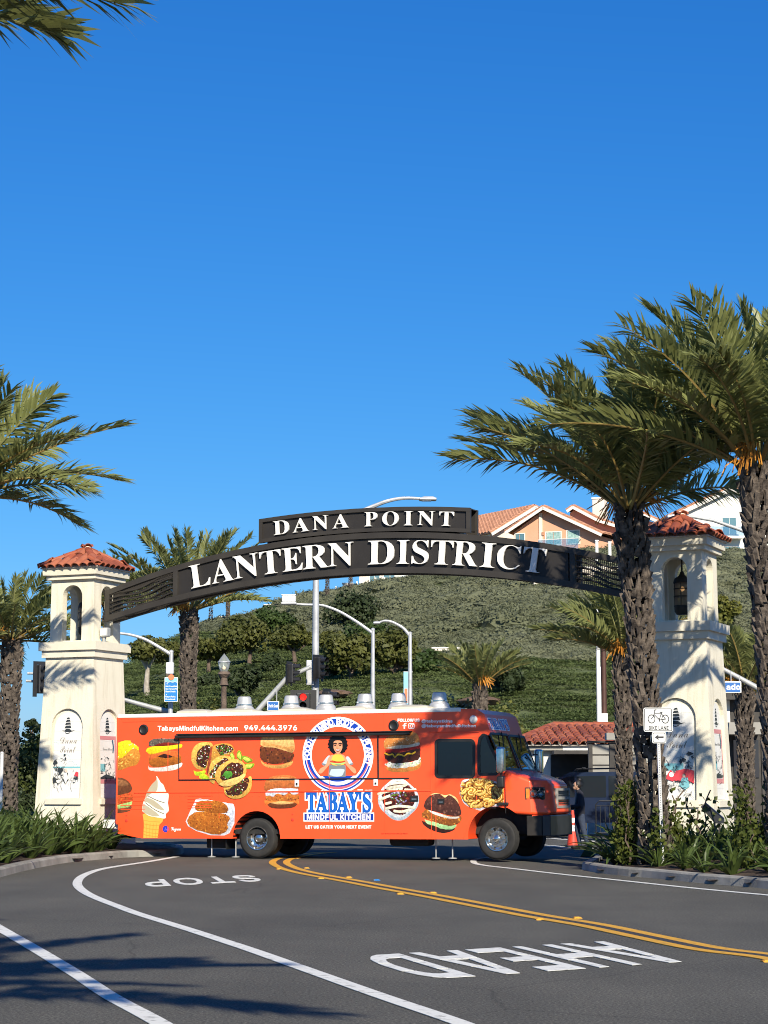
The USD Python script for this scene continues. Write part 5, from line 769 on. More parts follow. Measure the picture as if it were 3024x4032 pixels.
part('mud_flap', box((s_rw - .78, .12, .18), (s_rw - .765, .62, .75)), 'black_trim', truck); part('mud_flap', box((s_rw - .78, TW - .62, .18), (s_rw - .765, TW - .12, .75)), 'black_trim', truck)
part('rear_bumper', rbox((-.40, .10, .62), (.02, TW - .1, .82), .02), 'truck_white', truck); part('rear_step', rbox((-.36, .4, .40), (-.05, TW - .4, .46), .01), 'chassis', truck)
# side: serving hatch with its rail, doors, mouldings, lamps
def bar(name, zf, p, q, h, d, mtl, y=-.0):
    a_, b_ = TS(*zf(*p)), TS(*zf(*q)); e = (b_ - a_); l = np.linalg.norm(e); e = e / l
    T = frame([a_[0], -y, a_[1]], [e[0], 0, e[1]], [-e[1], 0, e[0]]); return part(name, xf(rbox((0, -h / 2, -.004), (l, h / 2, d), min(h, d) * .3), T), mtl, truck)
bar('awning_rail', Z4, (545, 372), (2250, 346), .075, .10, 'black_trim'); bar('awning_rail_lip', Z4, (560, 354), (2262, 331), .022, .125, 'black_trim')
bar('hatch_edge', Z4, (565, 384), (565, 684), .018, .018, 'black_trim'); bar('hatch_edge', Z5, (709, 300), (709, 655), .03, .025, 'black_trim')
bar('hatch_edge', Z4, (562, 684), (2235, 672), .028, .022, 'black_trim')
bar('belt_moulding', Z4, (240, 775), (1655, 768), .03, .016, 'truck_orange'); bar('belt_moulding', Z5, (0, 760), (1138, 753), .03, .016, 'truck_orange')
bar('upper_seam', Z4, (160, 262), (1655, 244), .012, .007, 'truck_orange')
bar('rain_gutter', Z5, (1120, 275), (1535, 270), .02, .03, 'truck_orange')
for a_, b_ in (((1140, 320), (1140, 1135)), ((1508, 318), (1508, 880)), ((1140, 320), (1508, 318)), ((1508, 880), (1400, 1140))): bar('door_seam', Z5, a_, b_, .012, .006, 'truck_orange')
for y in (798, 822, 846, 870, 886): bar('vent_louvre', Z4, (628, y), (800, y), .014, .012, 'truck_orange')
for y in (812, 843, 874, 904): bar('vent_louvre', Z4, (140, y - 6), (320, y - 8), .014, .010, 'truck_orange')
for zf, x, y, r in ((Z4, 312, 318, .115), (Z5, 838, 220, .115)): 
    c = TS(*zf(x, y)); part('port', xf(lathe([(0, .012), (.06, .014), (.085, .03), (r, .022), (r, -.004)], 24), frame([c[0], 0, c[1]], [1, 0, 0], [0, 0, 1])), 'black_trim', truck, smooth=35)
c = TS(*Z5(1490, 172)); part('side_lamp', xf(lathe([(0, .07), (.06, .06), (.085, .03), (.085, -.004)], 20), frame([c[0], 0, c[1]], [1, 0, 0], [0, 0, 1])), 'pole_white', truck, smooth=35)
for zf, x, y, w, h in ((Z4, 1422, 705, 30, 55), (Z5, 688, 686, 34, 55), (Z5, 1220, 842, 55, 42), (Z5, 1002, 817, 60, 50)):
    a_, b_ = TS(*zf(x - w / 2, y + h / 2)), TS(*zf(x + w / 2, y - h / 2)); dk = zf is Z5 and x > 900
    l_ = part('latch', box((a_[0], -.018, a_[1]), (b_[0], -.0005, b_[1])), 'black_trim' if dk else 'sign_white', truck); part('latch_handle', box((a_[0] + .03, -.03, a_[1] + .03), (b_[0] - .03, -.0185, (a_[1] + b_[1]) / 2)), 'chrome' if dk else 'sign_black', l_)
for zf, x, y, r in ((Z4, 181, 980, .035), (Z4, 182, 941, .016), (Z4, 1387, 974, .035), (Z4, 1387, 934, .014)):
    c = TS(*zf(x, y)); part('side_marker', xf(lathe([(0, .012), (r * .8, .010), (r, 0), (r, -.004)], 14), frame([c[0], 0, c[1]], [1, 0, 0], [0, 0, 1])), 'cone_red', truck)
for u in (1.25, 2.5, 5.1, 6.35, 7.5):
    part('panel_seam', box((u - .006, -.004, SK + .02 if abs(u - s_rw) > .65 else 1.02), (u + .006, .002, ROOF - .09)), 'truck_orange', truck)
for z_ in (ROOF - .085, 1.33): part('rivets', MB().tm(trimesh.util.concatenate([trimesh.creation.icosphere(1, .009).apply_translation([u, -.001, z_]) for u in np.arange(.1, s_fw - .9, .16)])).get(), 'truck_orange', truck, kind='stuff')
bar('front_door_handle', Z6, (262, 1105), (368, 1100), .06, .05, 'black_trim')
bar('cab_seam', Z6, (332, 800), (338, 1190), .014, .008, 'black_trim')
# ---------------------------------------------------------------- printing on the truck
SIDE = frame([0, 0, 0], [1, 0, 0], [0, 0, 1])            # along, up, outward
class Print:
    def __init__(s, name, label=None, mtl='print_food', T=SIDE, z=.0012, scale=None, fn=None, wobble=.0, seed=0):
        s.name, s.label, s.mtl, s.T, s.z, s.mb, s.fn, s.rng, s.wob = name, label, mtl, T, z, MB(), fn, np.random.default_rng(seed), wobble
        s.clip = None
    def put(s, g, c, step=.0004):
        if s.clip is not None: g = g.intersection(s.clip)
        for q in polys(g):
            if q.area < 2e-6: continue
            for tr in extrude(q.segmentize(.06) if s.mtl == 'print_food' and q.area > .004 else q, .0006):
                cc = np.broadcast_to(np.array(c), (len(tr.vertices), 3))
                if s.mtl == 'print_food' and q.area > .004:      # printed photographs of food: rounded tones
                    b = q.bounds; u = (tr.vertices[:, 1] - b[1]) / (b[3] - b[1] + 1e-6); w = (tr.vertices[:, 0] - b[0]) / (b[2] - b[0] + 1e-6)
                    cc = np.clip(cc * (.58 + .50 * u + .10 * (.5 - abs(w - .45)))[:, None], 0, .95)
                tr.apply_translation([0, 0, s.z]); s.mb.add(*xf(tr, s.T), cc)
        s.z += step; return g
    def poly(s, pts, c, r=.012, rough=0.0):
        p = np.array([s.fn(*q) for q in pts]); p = smooth_line(np.vstack([p, p[:1]]), 5)[:-1] if r else p
        if rough: p = p + s.rng.normal(0, rough, p.shape)
        g = Polygon(p).buffer(0); return s.put(g, c)
    def line(s, pts, w, c): return s.put(LineString(smooth_line([s.fn(*q) for q in pts], 6)).buffer(w / 2), c)
    def spots(s, g, n, r, cols, asp=1.0):
        b = g.bounds; k = 0; done = {}
        for _ in range(n * 6):
            q = s.rng.uniform(b[:2], b[2:])
            if not g.contains(Point(q)): continue
            k += 1; c = cols[s.rng.integers(len(cols))]; rr = r * s.rng.uniform(.5, 1.2)
            done.setdefault(c, []).append(affinity.translate(affinity.rotate(affinity.scale(Point(0, 0).buffer(rr, 2), 1, asp), s.rng.uniform(0, 180)), *q))
            if k >= n: break
        for c, gs in done.items(): s.put(unary_union(gs), c)
    def done(s):
        if s.mb.n: part(s.name, s.mb.get(), s.mtl, truck, label=s.label, col=s.mb.col())
f4, f5, f6 = (lambda x, y: TS(*Z4(x, y))), (lambda x, y: TS(*Z5(x, y))), (lambda x, y: TS(*Z6(x, y)))
SIDE_CLIP = body.buffer(-.004)
C = {k: L(v) for k, v in dict(bun=(206, 132, 62), bunlt=(232, 182, 112), dark=(58, 30, 20), brown=(112, 58, 26), patty=(74, 36, 22), cheese=(246, 196, 40), yellow=(250, 214, 30), lettuce=(170, 206, 120), green=(70, 130, 40), lime=(190, 214, 40), white=(236, 232, 222), grey=(150, 142, 128), tomato=(196, 40, 26), crust=(176, 100, 30), crust2=(206, 136, 50), cone=(224, 168, 70), cream=(236, 232, 214), shade=(176, 166, 140), tan=(214, 160, 84), taco=(206, 150, 62), taco2=(226, 178, 84), paper=(228, 230, 238), paper2=(200, 206, 220), chili=(70, 24, 16), violet=(120, 112, 160), char=(96, 86, 76)).items()}
BLUE, WHITE, PINK = L((20, 62, 168)), L((244, 242, 240)), L((222, 96, 110))
P = lambda *a, **k: Print(*a, **k)
def clipd(p): p.clip = SIDE_CLIP; return p
# yellow topped taco at the rear edge
p = clipd(P('taco_print', fn=f4, seed=1)); g = p.poly([(100, 430), (150, 405), (205, 398), (240, 425), (275, 450), (250, 500), (150, 540), (100, 520)], C['yellow'], rough=.006); p.spots(g, 40, .02, [C['cheese'], C['white'], C['lime'], L((200, 160, 20))], .4)
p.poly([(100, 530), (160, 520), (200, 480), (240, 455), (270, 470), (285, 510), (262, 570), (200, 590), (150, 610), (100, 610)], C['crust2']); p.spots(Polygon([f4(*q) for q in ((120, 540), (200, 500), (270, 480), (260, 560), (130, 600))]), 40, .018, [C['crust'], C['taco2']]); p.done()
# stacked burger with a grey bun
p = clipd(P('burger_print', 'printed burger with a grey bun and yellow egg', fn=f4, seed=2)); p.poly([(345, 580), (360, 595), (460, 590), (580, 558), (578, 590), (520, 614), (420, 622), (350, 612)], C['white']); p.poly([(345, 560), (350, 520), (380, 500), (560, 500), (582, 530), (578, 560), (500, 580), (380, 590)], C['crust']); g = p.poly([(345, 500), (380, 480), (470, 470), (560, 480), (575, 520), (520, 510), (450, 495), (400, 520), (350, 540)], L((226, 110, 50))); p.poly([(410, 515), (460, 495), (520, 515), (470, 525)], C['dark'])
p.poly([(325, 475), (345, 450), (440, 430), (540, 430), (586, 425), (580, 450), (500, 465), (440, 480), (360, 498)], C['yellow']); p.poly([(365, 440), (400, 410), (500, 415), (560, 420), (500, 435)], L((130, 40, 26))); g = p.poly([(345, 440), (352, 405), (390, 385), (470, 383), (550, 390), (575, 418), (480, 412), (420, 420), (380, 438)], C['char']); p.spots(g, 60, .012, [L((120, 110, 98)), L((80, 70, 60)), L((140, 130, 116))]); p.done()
# group of tacos and limes
p = clipd(P('taco_print', 'printed group of tacos with lime wedges', fn=f4, seed=3))
def taco(shell, fill, tone=C['taco2']):
    g = p.poly(shell, tone); p.spots(g, 26, .014, [C['taco'], C['crust2'], L((250, 216, 130))]); g = p.poly(fill, C['patty'], rough=.008)
    p.spots(g, 30, .024, [C['white'], C['brown'], C['green'], L((60, 110, 36)), L((150, 90, 50)), L((150, 90, 50))], .6); p.spots(g, 26, .014, [C['white'], C['dark'], L((96, 150, 60)), L((190, 120, 70))], .7)
p.poly([(672, 615), (700, 625), (755, 615), (750, 640), (705, 655), (680, 645)], C['lime']); p.poly([(710, 670), (720, 645), (750, 640), (778, 660), (780, 680), (735, 678)], C['lime'])
for q in ([(985, 520), (988, 485), (1005, 468), (1022, 500), (1020, 550)], [(1022, 530), (1030, 508), (1075, 520), (1102, 545), (1060, 560)], [(1025, 590), (1050, 568), (1112, 565), (1095, 598), (1050, 606)], [(935, 500), (945, 475), (965, 500), (972, 540), (950, 545)]):
    p.poly(q, L((120, 160, 30))); g = Polygon([f4(*x) for x in q]); p.put(affinity.scale(g, .75, .7), L((206, 224, 90)))
taco([(655, 540), (660, 480), (690, 430), (740, 410), (800, 415), (812, 450), (790, 530), (765, 600), (720, 610), (680, 590)], [(690, 540), (700, 480), (750, 435), (795, 440), (785, 520), (755, 595), (705, 580)])
p.poly([(800, 440), (830, 450), (800, 560), (780, 640), (770, 600)], L((160, 70, 40)))
taco([(805, 500), (815, 440), (870, 420), (940, 425), (970, 470), (930, 500), (860, 510), (800, 580)], [(830, 440), (900, 425), (960, 460), (940, 480), (870, 500)], C['taco'])
taco([(780, 640), (800, 560), (860, 512), (930, 510), (945, 545), (870, 580), (830, 640), (825, 710), (790, 690)], [(785, 640), (830, 580), (900, 525), (925, 545), (850, 600), (825, 660), (800, 670)])
taco([(890, 740), (930, 735), (1040, 690), (1085, 655), (1098, 690), (1085, 760), (1030, 810), (960, 820), (905, 790)], [(905, 760), (960, 730), (1060, 670), (1075, 710), (1030, 780), (960, 800), (915, 790)])
taco([(832, 680), (835, 630), (880, 570), (960, 535), (1020, 545), (1055, 590), (1050, 650), (990, 710), (900, 730), (860, 715)], [(870, 670), (880, 620), (940, 565), (1010, 560), (1040, 600), (1020, 650), (950, 690), (890, 690)], C['taco2']); p.poly([(890, 650), (910, 620), (950, 625), (955, 650), (920, 672)], L((80, 150, 50)), rough=.006)
p.poly([(855, 715), (900, 690), (1000, 660), (1050, 640), (1045, 665), (990, 712), (905, 732)], L((244, 206, 120))); p.done()
# plain burger by the hatch
p = clipd(P('burger_print', 'printed burger with a pale plain bun', fn=f4, seed=4)); p.poly([(1158, 540), (1200, 570), (1300, 575), (1390, 545), (1375, 580), (1320, 600), (1230, 598), (1175, 575)], C['tan']); g = p.poly([(1152, 500), (1165, 440), (1280, 440), (1390, 480), (1395, 530), (1350, 560), (1250, 570), (1170, 545)], C['brown'], rough=.006); p.spots(g, 50, .02, [C['patty'], C['dark'], L((150, 84, 44)), L((120, 50, 36))])
g = p.poly([(1158, 430), (1165, 385), (1200, 372), (1380, 372), (1400, 400), (1406, 450), (1390, 485), (1330, 470), (1260, 450), (1190, 445)], C['bunlt']); p.poly([(1170, 435), (1250, 440), (1330, 460), (1385, 480), (1400, 440), (1340, 445), (1240, 420), (1170, 410)], L((214, 152, 84))); p.done()
# burger cut off at the rear edge
p = clipd(P('burger_print', 'printed burger with lettuce cut off by the rear edge', fn=f4, seed=5)); p.poly([(100, 880), (160, 890), (215, 870), (218, 895), (190, 915), (100, 925)], L((120, 70, 44))); p.poly([(100, 855), (150, 860), (215, 835), (222, 862), (180, 885), (100, 885)], C['lettuce'], rough=.006); g = p.poly([(100, 780), (200, 775), (230, 800), (225, 835), (180, 850), (100, 860)], L((190, 84, 36)), rough=.005); p.spots(g, 30, .018, [L((214, 110, 50)), L((140, 50, 24)), C['tomato']])
p.poly([(100, 665), (150, 668), (195, 690), (222, 730), (218, 765), (180, 782), (100, 785)], L((112, 66, 38))); p.poly([(120, 680), (170, 690), (200, 720), (150, 730), (110, 715)], L((150, 100, 62))); p.done()
# ice cream cone
p = clipd(P('ice_cream_print', 'printed soft ice cream in a wafer cone', fn=f4, seed=6, mtl='print_flat')); p.poly([(300, 935), (318, 925), (380, 950), (452, 960), (445, 985), (420, 1010), (408, 1105), (302, 1105), (310, 1020), (308, 990)], C['cone'], r=0); 
for k in range(5): p.line([(308 + k * 23, 1000), (304 + k * 22, 1103)], .008, L((196, 134, 46)))
for y in (985, 1012, 1040, 1068, 1090): p.line([(308, y - 10), (360, y), (425 - (y - 985) * .1, y + 4)], .008, L((200, 140, 50)))
p.poly([(398, 656), (408, 660), (432, 700), (452, 720), (470, 765), (490, 790), (485, 850), (490, 905), (470, 930), (465, 962), (420, 958), (350, 945), (318, 925), (298, 905), (305, 850), (320, 815), (335, 770), (365, 720), (395, 690), (404, 670)], C['cream'])
for q in ([(404, 668), (412, 700), (405, 760), (360, 785), (322, 815), (335, 770), (365, 720), (395, 690)], [(325, 810), (380, 830), (440, 880), (455, 905), (400, 890), (340, 850), (312, 840)], [(306, 855), (360, 890), (420, 940), (380, 948), (320, 925), (300, 900)]): p.poly(q, C['shade'])
for q in ([(340, 800), (400, 830), (460, 850)], [(322, 850), (390, 900), (455, 930)]): p.line(q, .016, L((96, 84, 62)))
p.done()
# tray of fried food
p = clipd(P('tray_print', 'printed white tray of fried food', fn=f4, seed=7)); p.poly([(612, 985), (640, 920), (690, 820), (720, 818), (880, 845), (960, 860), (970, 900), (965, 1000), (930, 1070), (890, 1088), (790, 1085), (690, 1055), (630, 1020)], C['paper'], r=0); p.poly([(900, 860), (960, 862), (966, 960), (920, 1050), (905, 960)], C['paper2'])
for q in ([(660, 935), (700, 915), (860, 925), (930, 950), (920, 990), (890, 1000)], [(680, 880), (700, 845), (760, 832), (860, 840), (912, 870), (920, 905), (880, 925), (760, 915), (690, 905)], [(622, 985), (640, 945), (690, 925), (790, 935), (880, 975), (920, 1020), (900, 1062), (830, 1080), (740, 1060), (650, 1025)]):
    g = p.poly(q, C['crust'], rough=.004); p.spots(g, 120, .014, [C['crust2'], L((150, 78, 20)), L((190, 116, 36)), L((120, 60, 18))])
p.done()
# chicken burger
p = clipd(P('burger_print', 'printed fried burger with white sauce and orange cheese', fn=f4, seed=8)); p.poly([(1195, 850), (1250, 840), (1380, 845), (1425, 855), (1390, 885), (1300, 893), (1230, 885)], C['brown']); p.poly([(1220, 850), (1300, 838), (1400, 850), (1300, 862)], C['bunlt']); p.poly([(1182, 830), (1240, 838), (1380, 830), (1436, 820), (1436, 865), (1400, 845), (1300, 838), (1225, 850), (1190, 872)], L((244, 128, 52)), r=0)
g = p.poly([(1190, 800), (1230, 785), (1380, 780), (1430, 790), (1436, 820), (1380, 835), (1280, 838), (1200, 830)], L((196, 110, 44)), rough=.005); p.spots(g, 50, .016, [C['crust'], C['crust2'], C['brown']]); p.poly([(1195, 770), (1250, 748), (1380, 745), (1425, 745), (1430, 780), (1390, 790), (1360, 775), (1330, 795), (1280, 782), (1250, 805), (1220, 798), (1195, 800)], L((214, 220, 232)), rough=.004)
g = p.poly([(1182, 735), (1195, 690), (1240, 660), (1310, 648), (1380, 652), (1420, 672), (1440, 720), (1430, 748), (1330, 740), (1230, 752), (1190, 765)], L((196, 110, 54))); p.poly([(1210, 700), (1260, 670), (1350, 665), (1400, 690), (1300, 690)], L((224, 146, 84))); p.done()
# big sesame burger
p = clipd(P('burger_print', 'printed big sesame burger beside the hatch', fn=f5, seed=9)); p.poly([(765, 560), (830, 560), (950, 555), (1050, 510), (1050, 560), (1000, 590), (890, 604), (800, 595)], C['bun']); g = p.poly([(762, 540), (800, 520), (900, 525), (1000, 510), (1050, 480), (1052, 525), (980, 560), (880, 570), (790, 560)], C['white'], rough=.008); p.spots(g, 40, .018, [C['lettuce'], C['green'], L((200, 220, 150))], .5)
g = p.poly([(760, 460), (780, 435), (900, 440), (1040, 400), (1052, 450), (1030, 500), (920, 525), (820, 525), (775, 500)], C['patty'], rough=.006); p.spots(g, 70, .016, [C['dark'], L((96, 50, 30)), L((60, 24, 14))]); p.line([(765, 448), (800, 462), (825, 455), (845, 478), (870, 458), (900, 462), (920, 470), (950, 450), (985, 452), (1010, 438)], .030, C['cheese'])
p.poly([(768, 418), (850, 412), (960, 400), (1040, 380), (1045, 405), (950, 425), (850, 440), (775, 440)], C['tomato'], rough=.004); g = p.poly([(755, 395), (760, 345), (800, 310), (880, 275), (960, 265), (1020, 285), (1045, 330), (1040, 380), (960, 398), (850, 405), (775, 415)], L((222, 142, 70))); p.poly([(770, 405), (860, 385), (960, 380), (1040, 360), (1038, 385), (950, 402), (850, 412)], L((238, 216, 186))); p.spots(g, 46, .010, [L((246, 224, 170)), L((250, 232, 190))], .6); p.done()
# bowl of chili
p = clipd(P('bowl_print', 'printed white bowl of chili with sauce', fn=f5, seed=10)); 
def rhomb(cx, cy, rx, ry, c):
    g = Polygon([f5(cx, cy - ry), f5(cx + rx, cy), f5(cx, cy + ry), f5(cx - rx, cy)]); k = rx / 190 * .26; return p.put(g.buffer(-k).buffer(k, 10).buffer(.03), c)
rhomb(872, 826, 215, 196, L((190, 208, 222))); rhomb(870, 812, 208, 180, L((232, 238, 242))); g = rhomb(874, 812, 180, 152, C['chili']); p.spots(g, 150, .022, [L((96, 36, 24)), L((50, 16, 10)), L((130, 56, 36)), L((84, 40, 20))])
for q in ([(800, 700), (860, 690), (940, 690), (920, 712), (850, 720), (780, 735)], [(710, 780), (760, 765), (820, 750), (900, 735)], [(720, 830), (760, 810), (800, 795)], [(930, 745), (980, 750), (1010, 745)], [(770, 900), (860, 880), (950, 885), (1000, 895)], [(840, 920), (900, 925), (960, 910)], [(770, 860), (810, 850)]): p.line(q, .055, L((240, 232, 206)))
p.spots(Polygon([f5(*q) for q in ((800, 760), (860, 740), (930, 770), (940, 840), (880, 870), (820, 850))]), 60, .026, [C['violet'], L((160, 156, 190)), L((200, 200, 220)), L((80, 110, 60)), L((96, 136, 50))], .6); p.done()
# burger with a dark bun
p = clipd(P('burger_print', 'printed burger with a dark bun low on the door', fn=f5, seed=11)); p.poly([(1062, 1000), (1100, 1010), (1200, 1050), (1330, 1060), (1290, 1090), (1220, 1098), (1130, 1070), (1075, 1030)], C['dark']); p.poly([(1085, 990), (1150, 1005), (1250, 1030), (1340, 1030), (1320, 1062), (1240, 1068), (1160, 1040), (1100, 1020)], L((170, 216, 150)), rough=.006); g = p.poly([(1062, 940), (1100, 905), (1180, 930), (1300, 960), (1380, 960), (1375, 1010), (1300, 1040), (1200, 1020), (1100, 985), (1062, 965)], L((150, 88, 34)), rough=.004); p.spots(g, 60, .018, [C['crust'], C['brown'], C['crust2']])
p.poly([(1112, 910), (1180, 930), (1290, 965), (1365, 965), (1350, 980), (1270, 978), (1160, 945)], C['white']); p.poly([(1130, 785), (1180, 773), (1250, 790), (1300, 785), (1350, 820), (1360, 870), (1300, 830), (1200, 800)], L((240, 206, 140))); g = p.poly([(1078, 880), (1095, 830), (1140, 790), (1210, 780), (1250, 810), (1290, 790), (1350, 840), (1380, 905), (1375, 955), (1290, 955), (1180, 925), (1100, 905)], L((84, 48, 38))); p.spots(g, 60, .022, [L((100, 62, 52)), L((70, 38, 30)), L((116, 76, 62))]); p.done()
# curly fries, continued over the seam
p = clipd(P('fries_print', 'printed dish of curly fries behind the front wheel', fn=f5, seed=12)); p.poly([(1372, 780), (1385, 690), (1425, 660), (1560, 655), (1700, 690), (1790, 740), (1800, 800), (1740, 850), (1600, 920), (1500, 905), (1410, 860)], L((226, 222, 226)))
g = Polygon([f5(*q) for q in ((1388, 740), (1400, 690), (1450, 665), (1560, 660), (1690, 700), (1770, 750), (1760, 810), (1700, 850), (1560, 890), (1450, 880), (1395, 820))]); p.put(g, L((120, 60, 16)))
for k in range(74):
    while True:
        c = p.rng.uniform(g.bounds[:2], g.bounds[2:])
        if g.contains(Point(c)): break
    r, a0, ln = p.rng.uniform(.05, .15), p.rng.uniform(0, 6.3), p.rng.uniform(1.5, 4.5); a = np.linspace(a0, a0 + ln, 12)
    ln_ = LineString(np.stack([c[0] + r * np.cos(a), c[1] + r * .8 * np.sin(a)], 1)); w = p.rng.uniform(.018, .030); t_ = p.rng.uniform(0, 1)
    p.put(ln_.buffer(w + .006).intersection(g.buffer(.03)), L((120, 62, 14)), .0001); p.put(ln_.buffer(w).intersection(g.buffer(.03)), tuple(np.array(L((196, 120, 30))) * (1 - t_) + np.array(L((244, 196, 90))) * t_), .0001); p.put(affinity.translate(ln_, 0, .008).buffer(w * .35).intersection(g.buffer(.03)), L((250, 220, 130)), .0001)
p.done()
# the round emblem: a ring with its words, the figure of a cook with big hair holding a burger
cx, cz = (np.array(f5(378, 462))); wx = (f5(668, 462)[0] - f5(90, 462)[0]) / 2; hz = (f5(378, 150)[1] - f5(378, 775)[1]) / 2
p = P('emblem_print', 'round blue and white emblem with a cook holding a burger', fn=f5, mtl='print_flat', seed=13)
ell = lambda k: affinity.translate(affinity.scale(Point(0, 0).buffer(1, 32), wx * k, hz * k), cx, cz)
ring = lambda a, b, c: p.put(ell(a).difference(ell(b)), c)
ring(1, .74, WHITE); ring(.955, .79, BLUE)
low = sbox(cx - 5, cz - 5, cx + 5, cz - hz * .12)
def crescent(a, b, c, dz): p.put(ell(a).difference(affinity.translate(ell(b), 0, dz)).intersection(ell(.955).difference(ell(.79)).buffer(.001)).intersection(low), c)
crescent(.91, .90, WHITE, .055); crescent(.895, .888, PINK, .045)
p.put(ell(.735).intersection(sbox(cx - 5, cz - 5, cx + 5, cz - hz * .545)), BLUE); p.put(ell(.745).difference(ell(.70)).intersection(sbox(cx - 5, cz - 5, cx + 5, cz - hz * .545)), WHITE)
def on_arc(s, a0, a1, rk, h):
    adv = [(.3 if c == ' ' else glyph('sans', c)[1] + .05) for c in s]; tot = sum(adv); x = 0
    for c, w in zip(s, adv):
        th = a0 + (a1 - a0) * (x + w / 2) / tot; x += w
        if c == ' ': continue
        g, _ = glyph('sans', c); b = g.bounds; g = affinity.scale(affinity.translate(g, -(b[0] + b[2]) / 2, -.5), h * .92, h, origin=(0, 0))
        q = (wx * rk * math.cos(th), hz * rk * math.sin(th)); nrm = math.atan2(hz * math.sin(th) / hz ** 1, wx * math.cos(th) / wx)
        g = affinity.translate(affinity.rotate(g, math.degrees(nrm) - 90, origin=(0, 0)), cx + q[0], cz + q[1])
        p.put(g.buffer(.003), WHITE, .00005); p.put(g.buffer(-.010), PINK, .00005)
on_arc('FOOD FOR MIND, BODY, AND PLANET', math.radians(188), math.radians(-18), .872, .125)
ze = crop(1150, 2800, 400); p.fn = lambda x, y: TS(*ze(x, y))
SK_, SK2, GR, GR2, HAIR = L((226, 150, 112)), L((204, 122, 88)), L((120, 126, 130)), L((184, 200, 212)), L((18, 16, 18))
a = np.linspace(0, 2 * PI, 45)[:-1]; p.poly([(760 + (160 + 12 * math.sin(k * 2.6)) * math.cos(x), 545 + (168 + 12 * math.sin(k * 3.3)) * math.sin(x)) for k, x in enumerate(a)], HAIR, r=0)
p.poly([(710, 690), (810, 690), (820, 730), (760, 760), (700, 730)], SK2); p.poly([(690, 540), (695, 500), (730, 480), (790, 480), (825, 500), (832, 550), (830, 610), (800, 670), (765, 700), (725, 670), (692, 610)], SK_)
p.poly([(600, 1075), (610, 960), (620, 880), (700, 860), (820, 860), (885, 890), (890, 960), (885, 1075)], GR, r=0); p.poly([(650, 950), (720, 945), (860, 950), (850, 1010), (820, 1055), (740, 1070), (660, 1055), (620, 1030)], GR2)
p.poly([(505, 850), (540, 800), (600, 730), (640, 740), (620, 820), (570, 885), (510, 880)], GR2); p.poly([(900, 740), (940, 750), (1000, 845), (990, 880), (930, 870), (890, 800)], GR2); p.line([(505, 860), (575, 885)], .03, GR); p.line([(935, 880), (1000, 860)], .03, GR)
for q in ([(440, 1000), (470, 940), (560, 880), (600, 770), (650, 720), (690, 720), (680, 770), (640, 850), (600, 900), (500, 1010), (455, 1015)], [(1060, 1000), (1040, 940), (950, 870), (890, 760), (850, 715), (810, 715), (820, 770), (870, 850), (920, 910), (1010, 1010), (1050, 1012)]): p.poly(q, SK_)
p.poly([(640, 840), (700, 870), (780, 885), (865, 850), (850, 875), (760, 888), (680, 880)], C['cheese']); p.poly([(640, 830), (760, 850), (868, 830), (866, 860), (780, 872), (690, 866), (642, 855)], C['lettuce']); p.poly([(638, 810), (760, 825), (868, 812), (866, 835), (760, 850), (640, 836)], L((196, 70, 40))); p.poly([(650, 800), (680, 730), (720, 708), (800, 708), (840, 735), (866, 805), (760, 822)], L((246, 190, 76)))
for x in (718, 800): p.poly([(x - 22, 558), (x, 546), (x + 20, 556), (x, 568)], HAIR); p.line([(x - 24, 535), (x, 524), (x + 24, 534)], .022, HAIR)
p.poly([(722, 628), (760, 622), (800, 628), (785, 655), (755, 660), (735, 650)], L((110, 30, 24))); p.poly([(728, 630), (795, 630), (785, 642), (740, 642)], WHITE, r=0); p.line([(752, 560), (746, 600), (768, 604)], .012, SK2); p.done()
# lettering
def words(name, s, a, b, y, h, c, zf, bold=.0, font='sans', label=None, mtl='print_flat', z=.0012, track=.02, outl=None):
    q = P(name, label, mtl, z=z); q0, q1 = TS(*zf(a, y)), TS(*zf(b, y)); hh = TS(*zf(a, y - h))[1] - q0[1]
    g = text(s, hh, font, track=track, fit=q1[0] - q0[0], bold=bold); g = affinity.translate(affinity.rotate(g, math.degrees(math.atan2(q1[1] - q0[1], q1[0] - q0[0])), origin=(0, 0)), *q0)
    for bf, cc in (outl or [(0, c)]): q.put(g.buffer(bf, join_style=2 if bf > .01 else 1), cc)
    q.done()
lab = lambda s: f'white lettering reading {s}'
words('lettering', 'TabaysMindfulKitchen.com', 412, 995, 326, 34, WHITE, Z4, .01, label=lab('TabaysMindfulKitchen.com'))
words('lettering', '949.444.3976', 1040, 1424, 324, 38, WHITE, Z4, .01, label=lab('949.444.3976'), track=.04)
words('lettering', 'FOLLOW US', 868, 1048, 190, 24, WHITE, Z5, .03, label=lab('FOLLOW US')); words('lettering', '@tabayatkins', 1064, 1316, 196, 23, WHITE, Z5, .02, label=lab('@tabayatkins')); words('lettering', '@tabaysmindfulkitchen', 1064, 1508, 235, 24, WHITE, Z5, .02, label=lab('@tabaysmindfulkitchen'))
words('lettering', 'LET US CATER YOUR NEXT EVENT', 112, 648, 1062, 25, WHITE, Z5, .03, label=lab('LET US CATER YOUR NEXT EVENT'), track=.06)
words('lettering', 'CONSTRUCTION CIRCLE WEST', 728, 945, 1109, 9, L((110, 20, 10)), Z5, label='small dark red lettering low on the side'); words('lettering', 'Vegan', 505, 578, 1050, 26, WHITE, Z4, .02, 'script', lab('Vegan'))
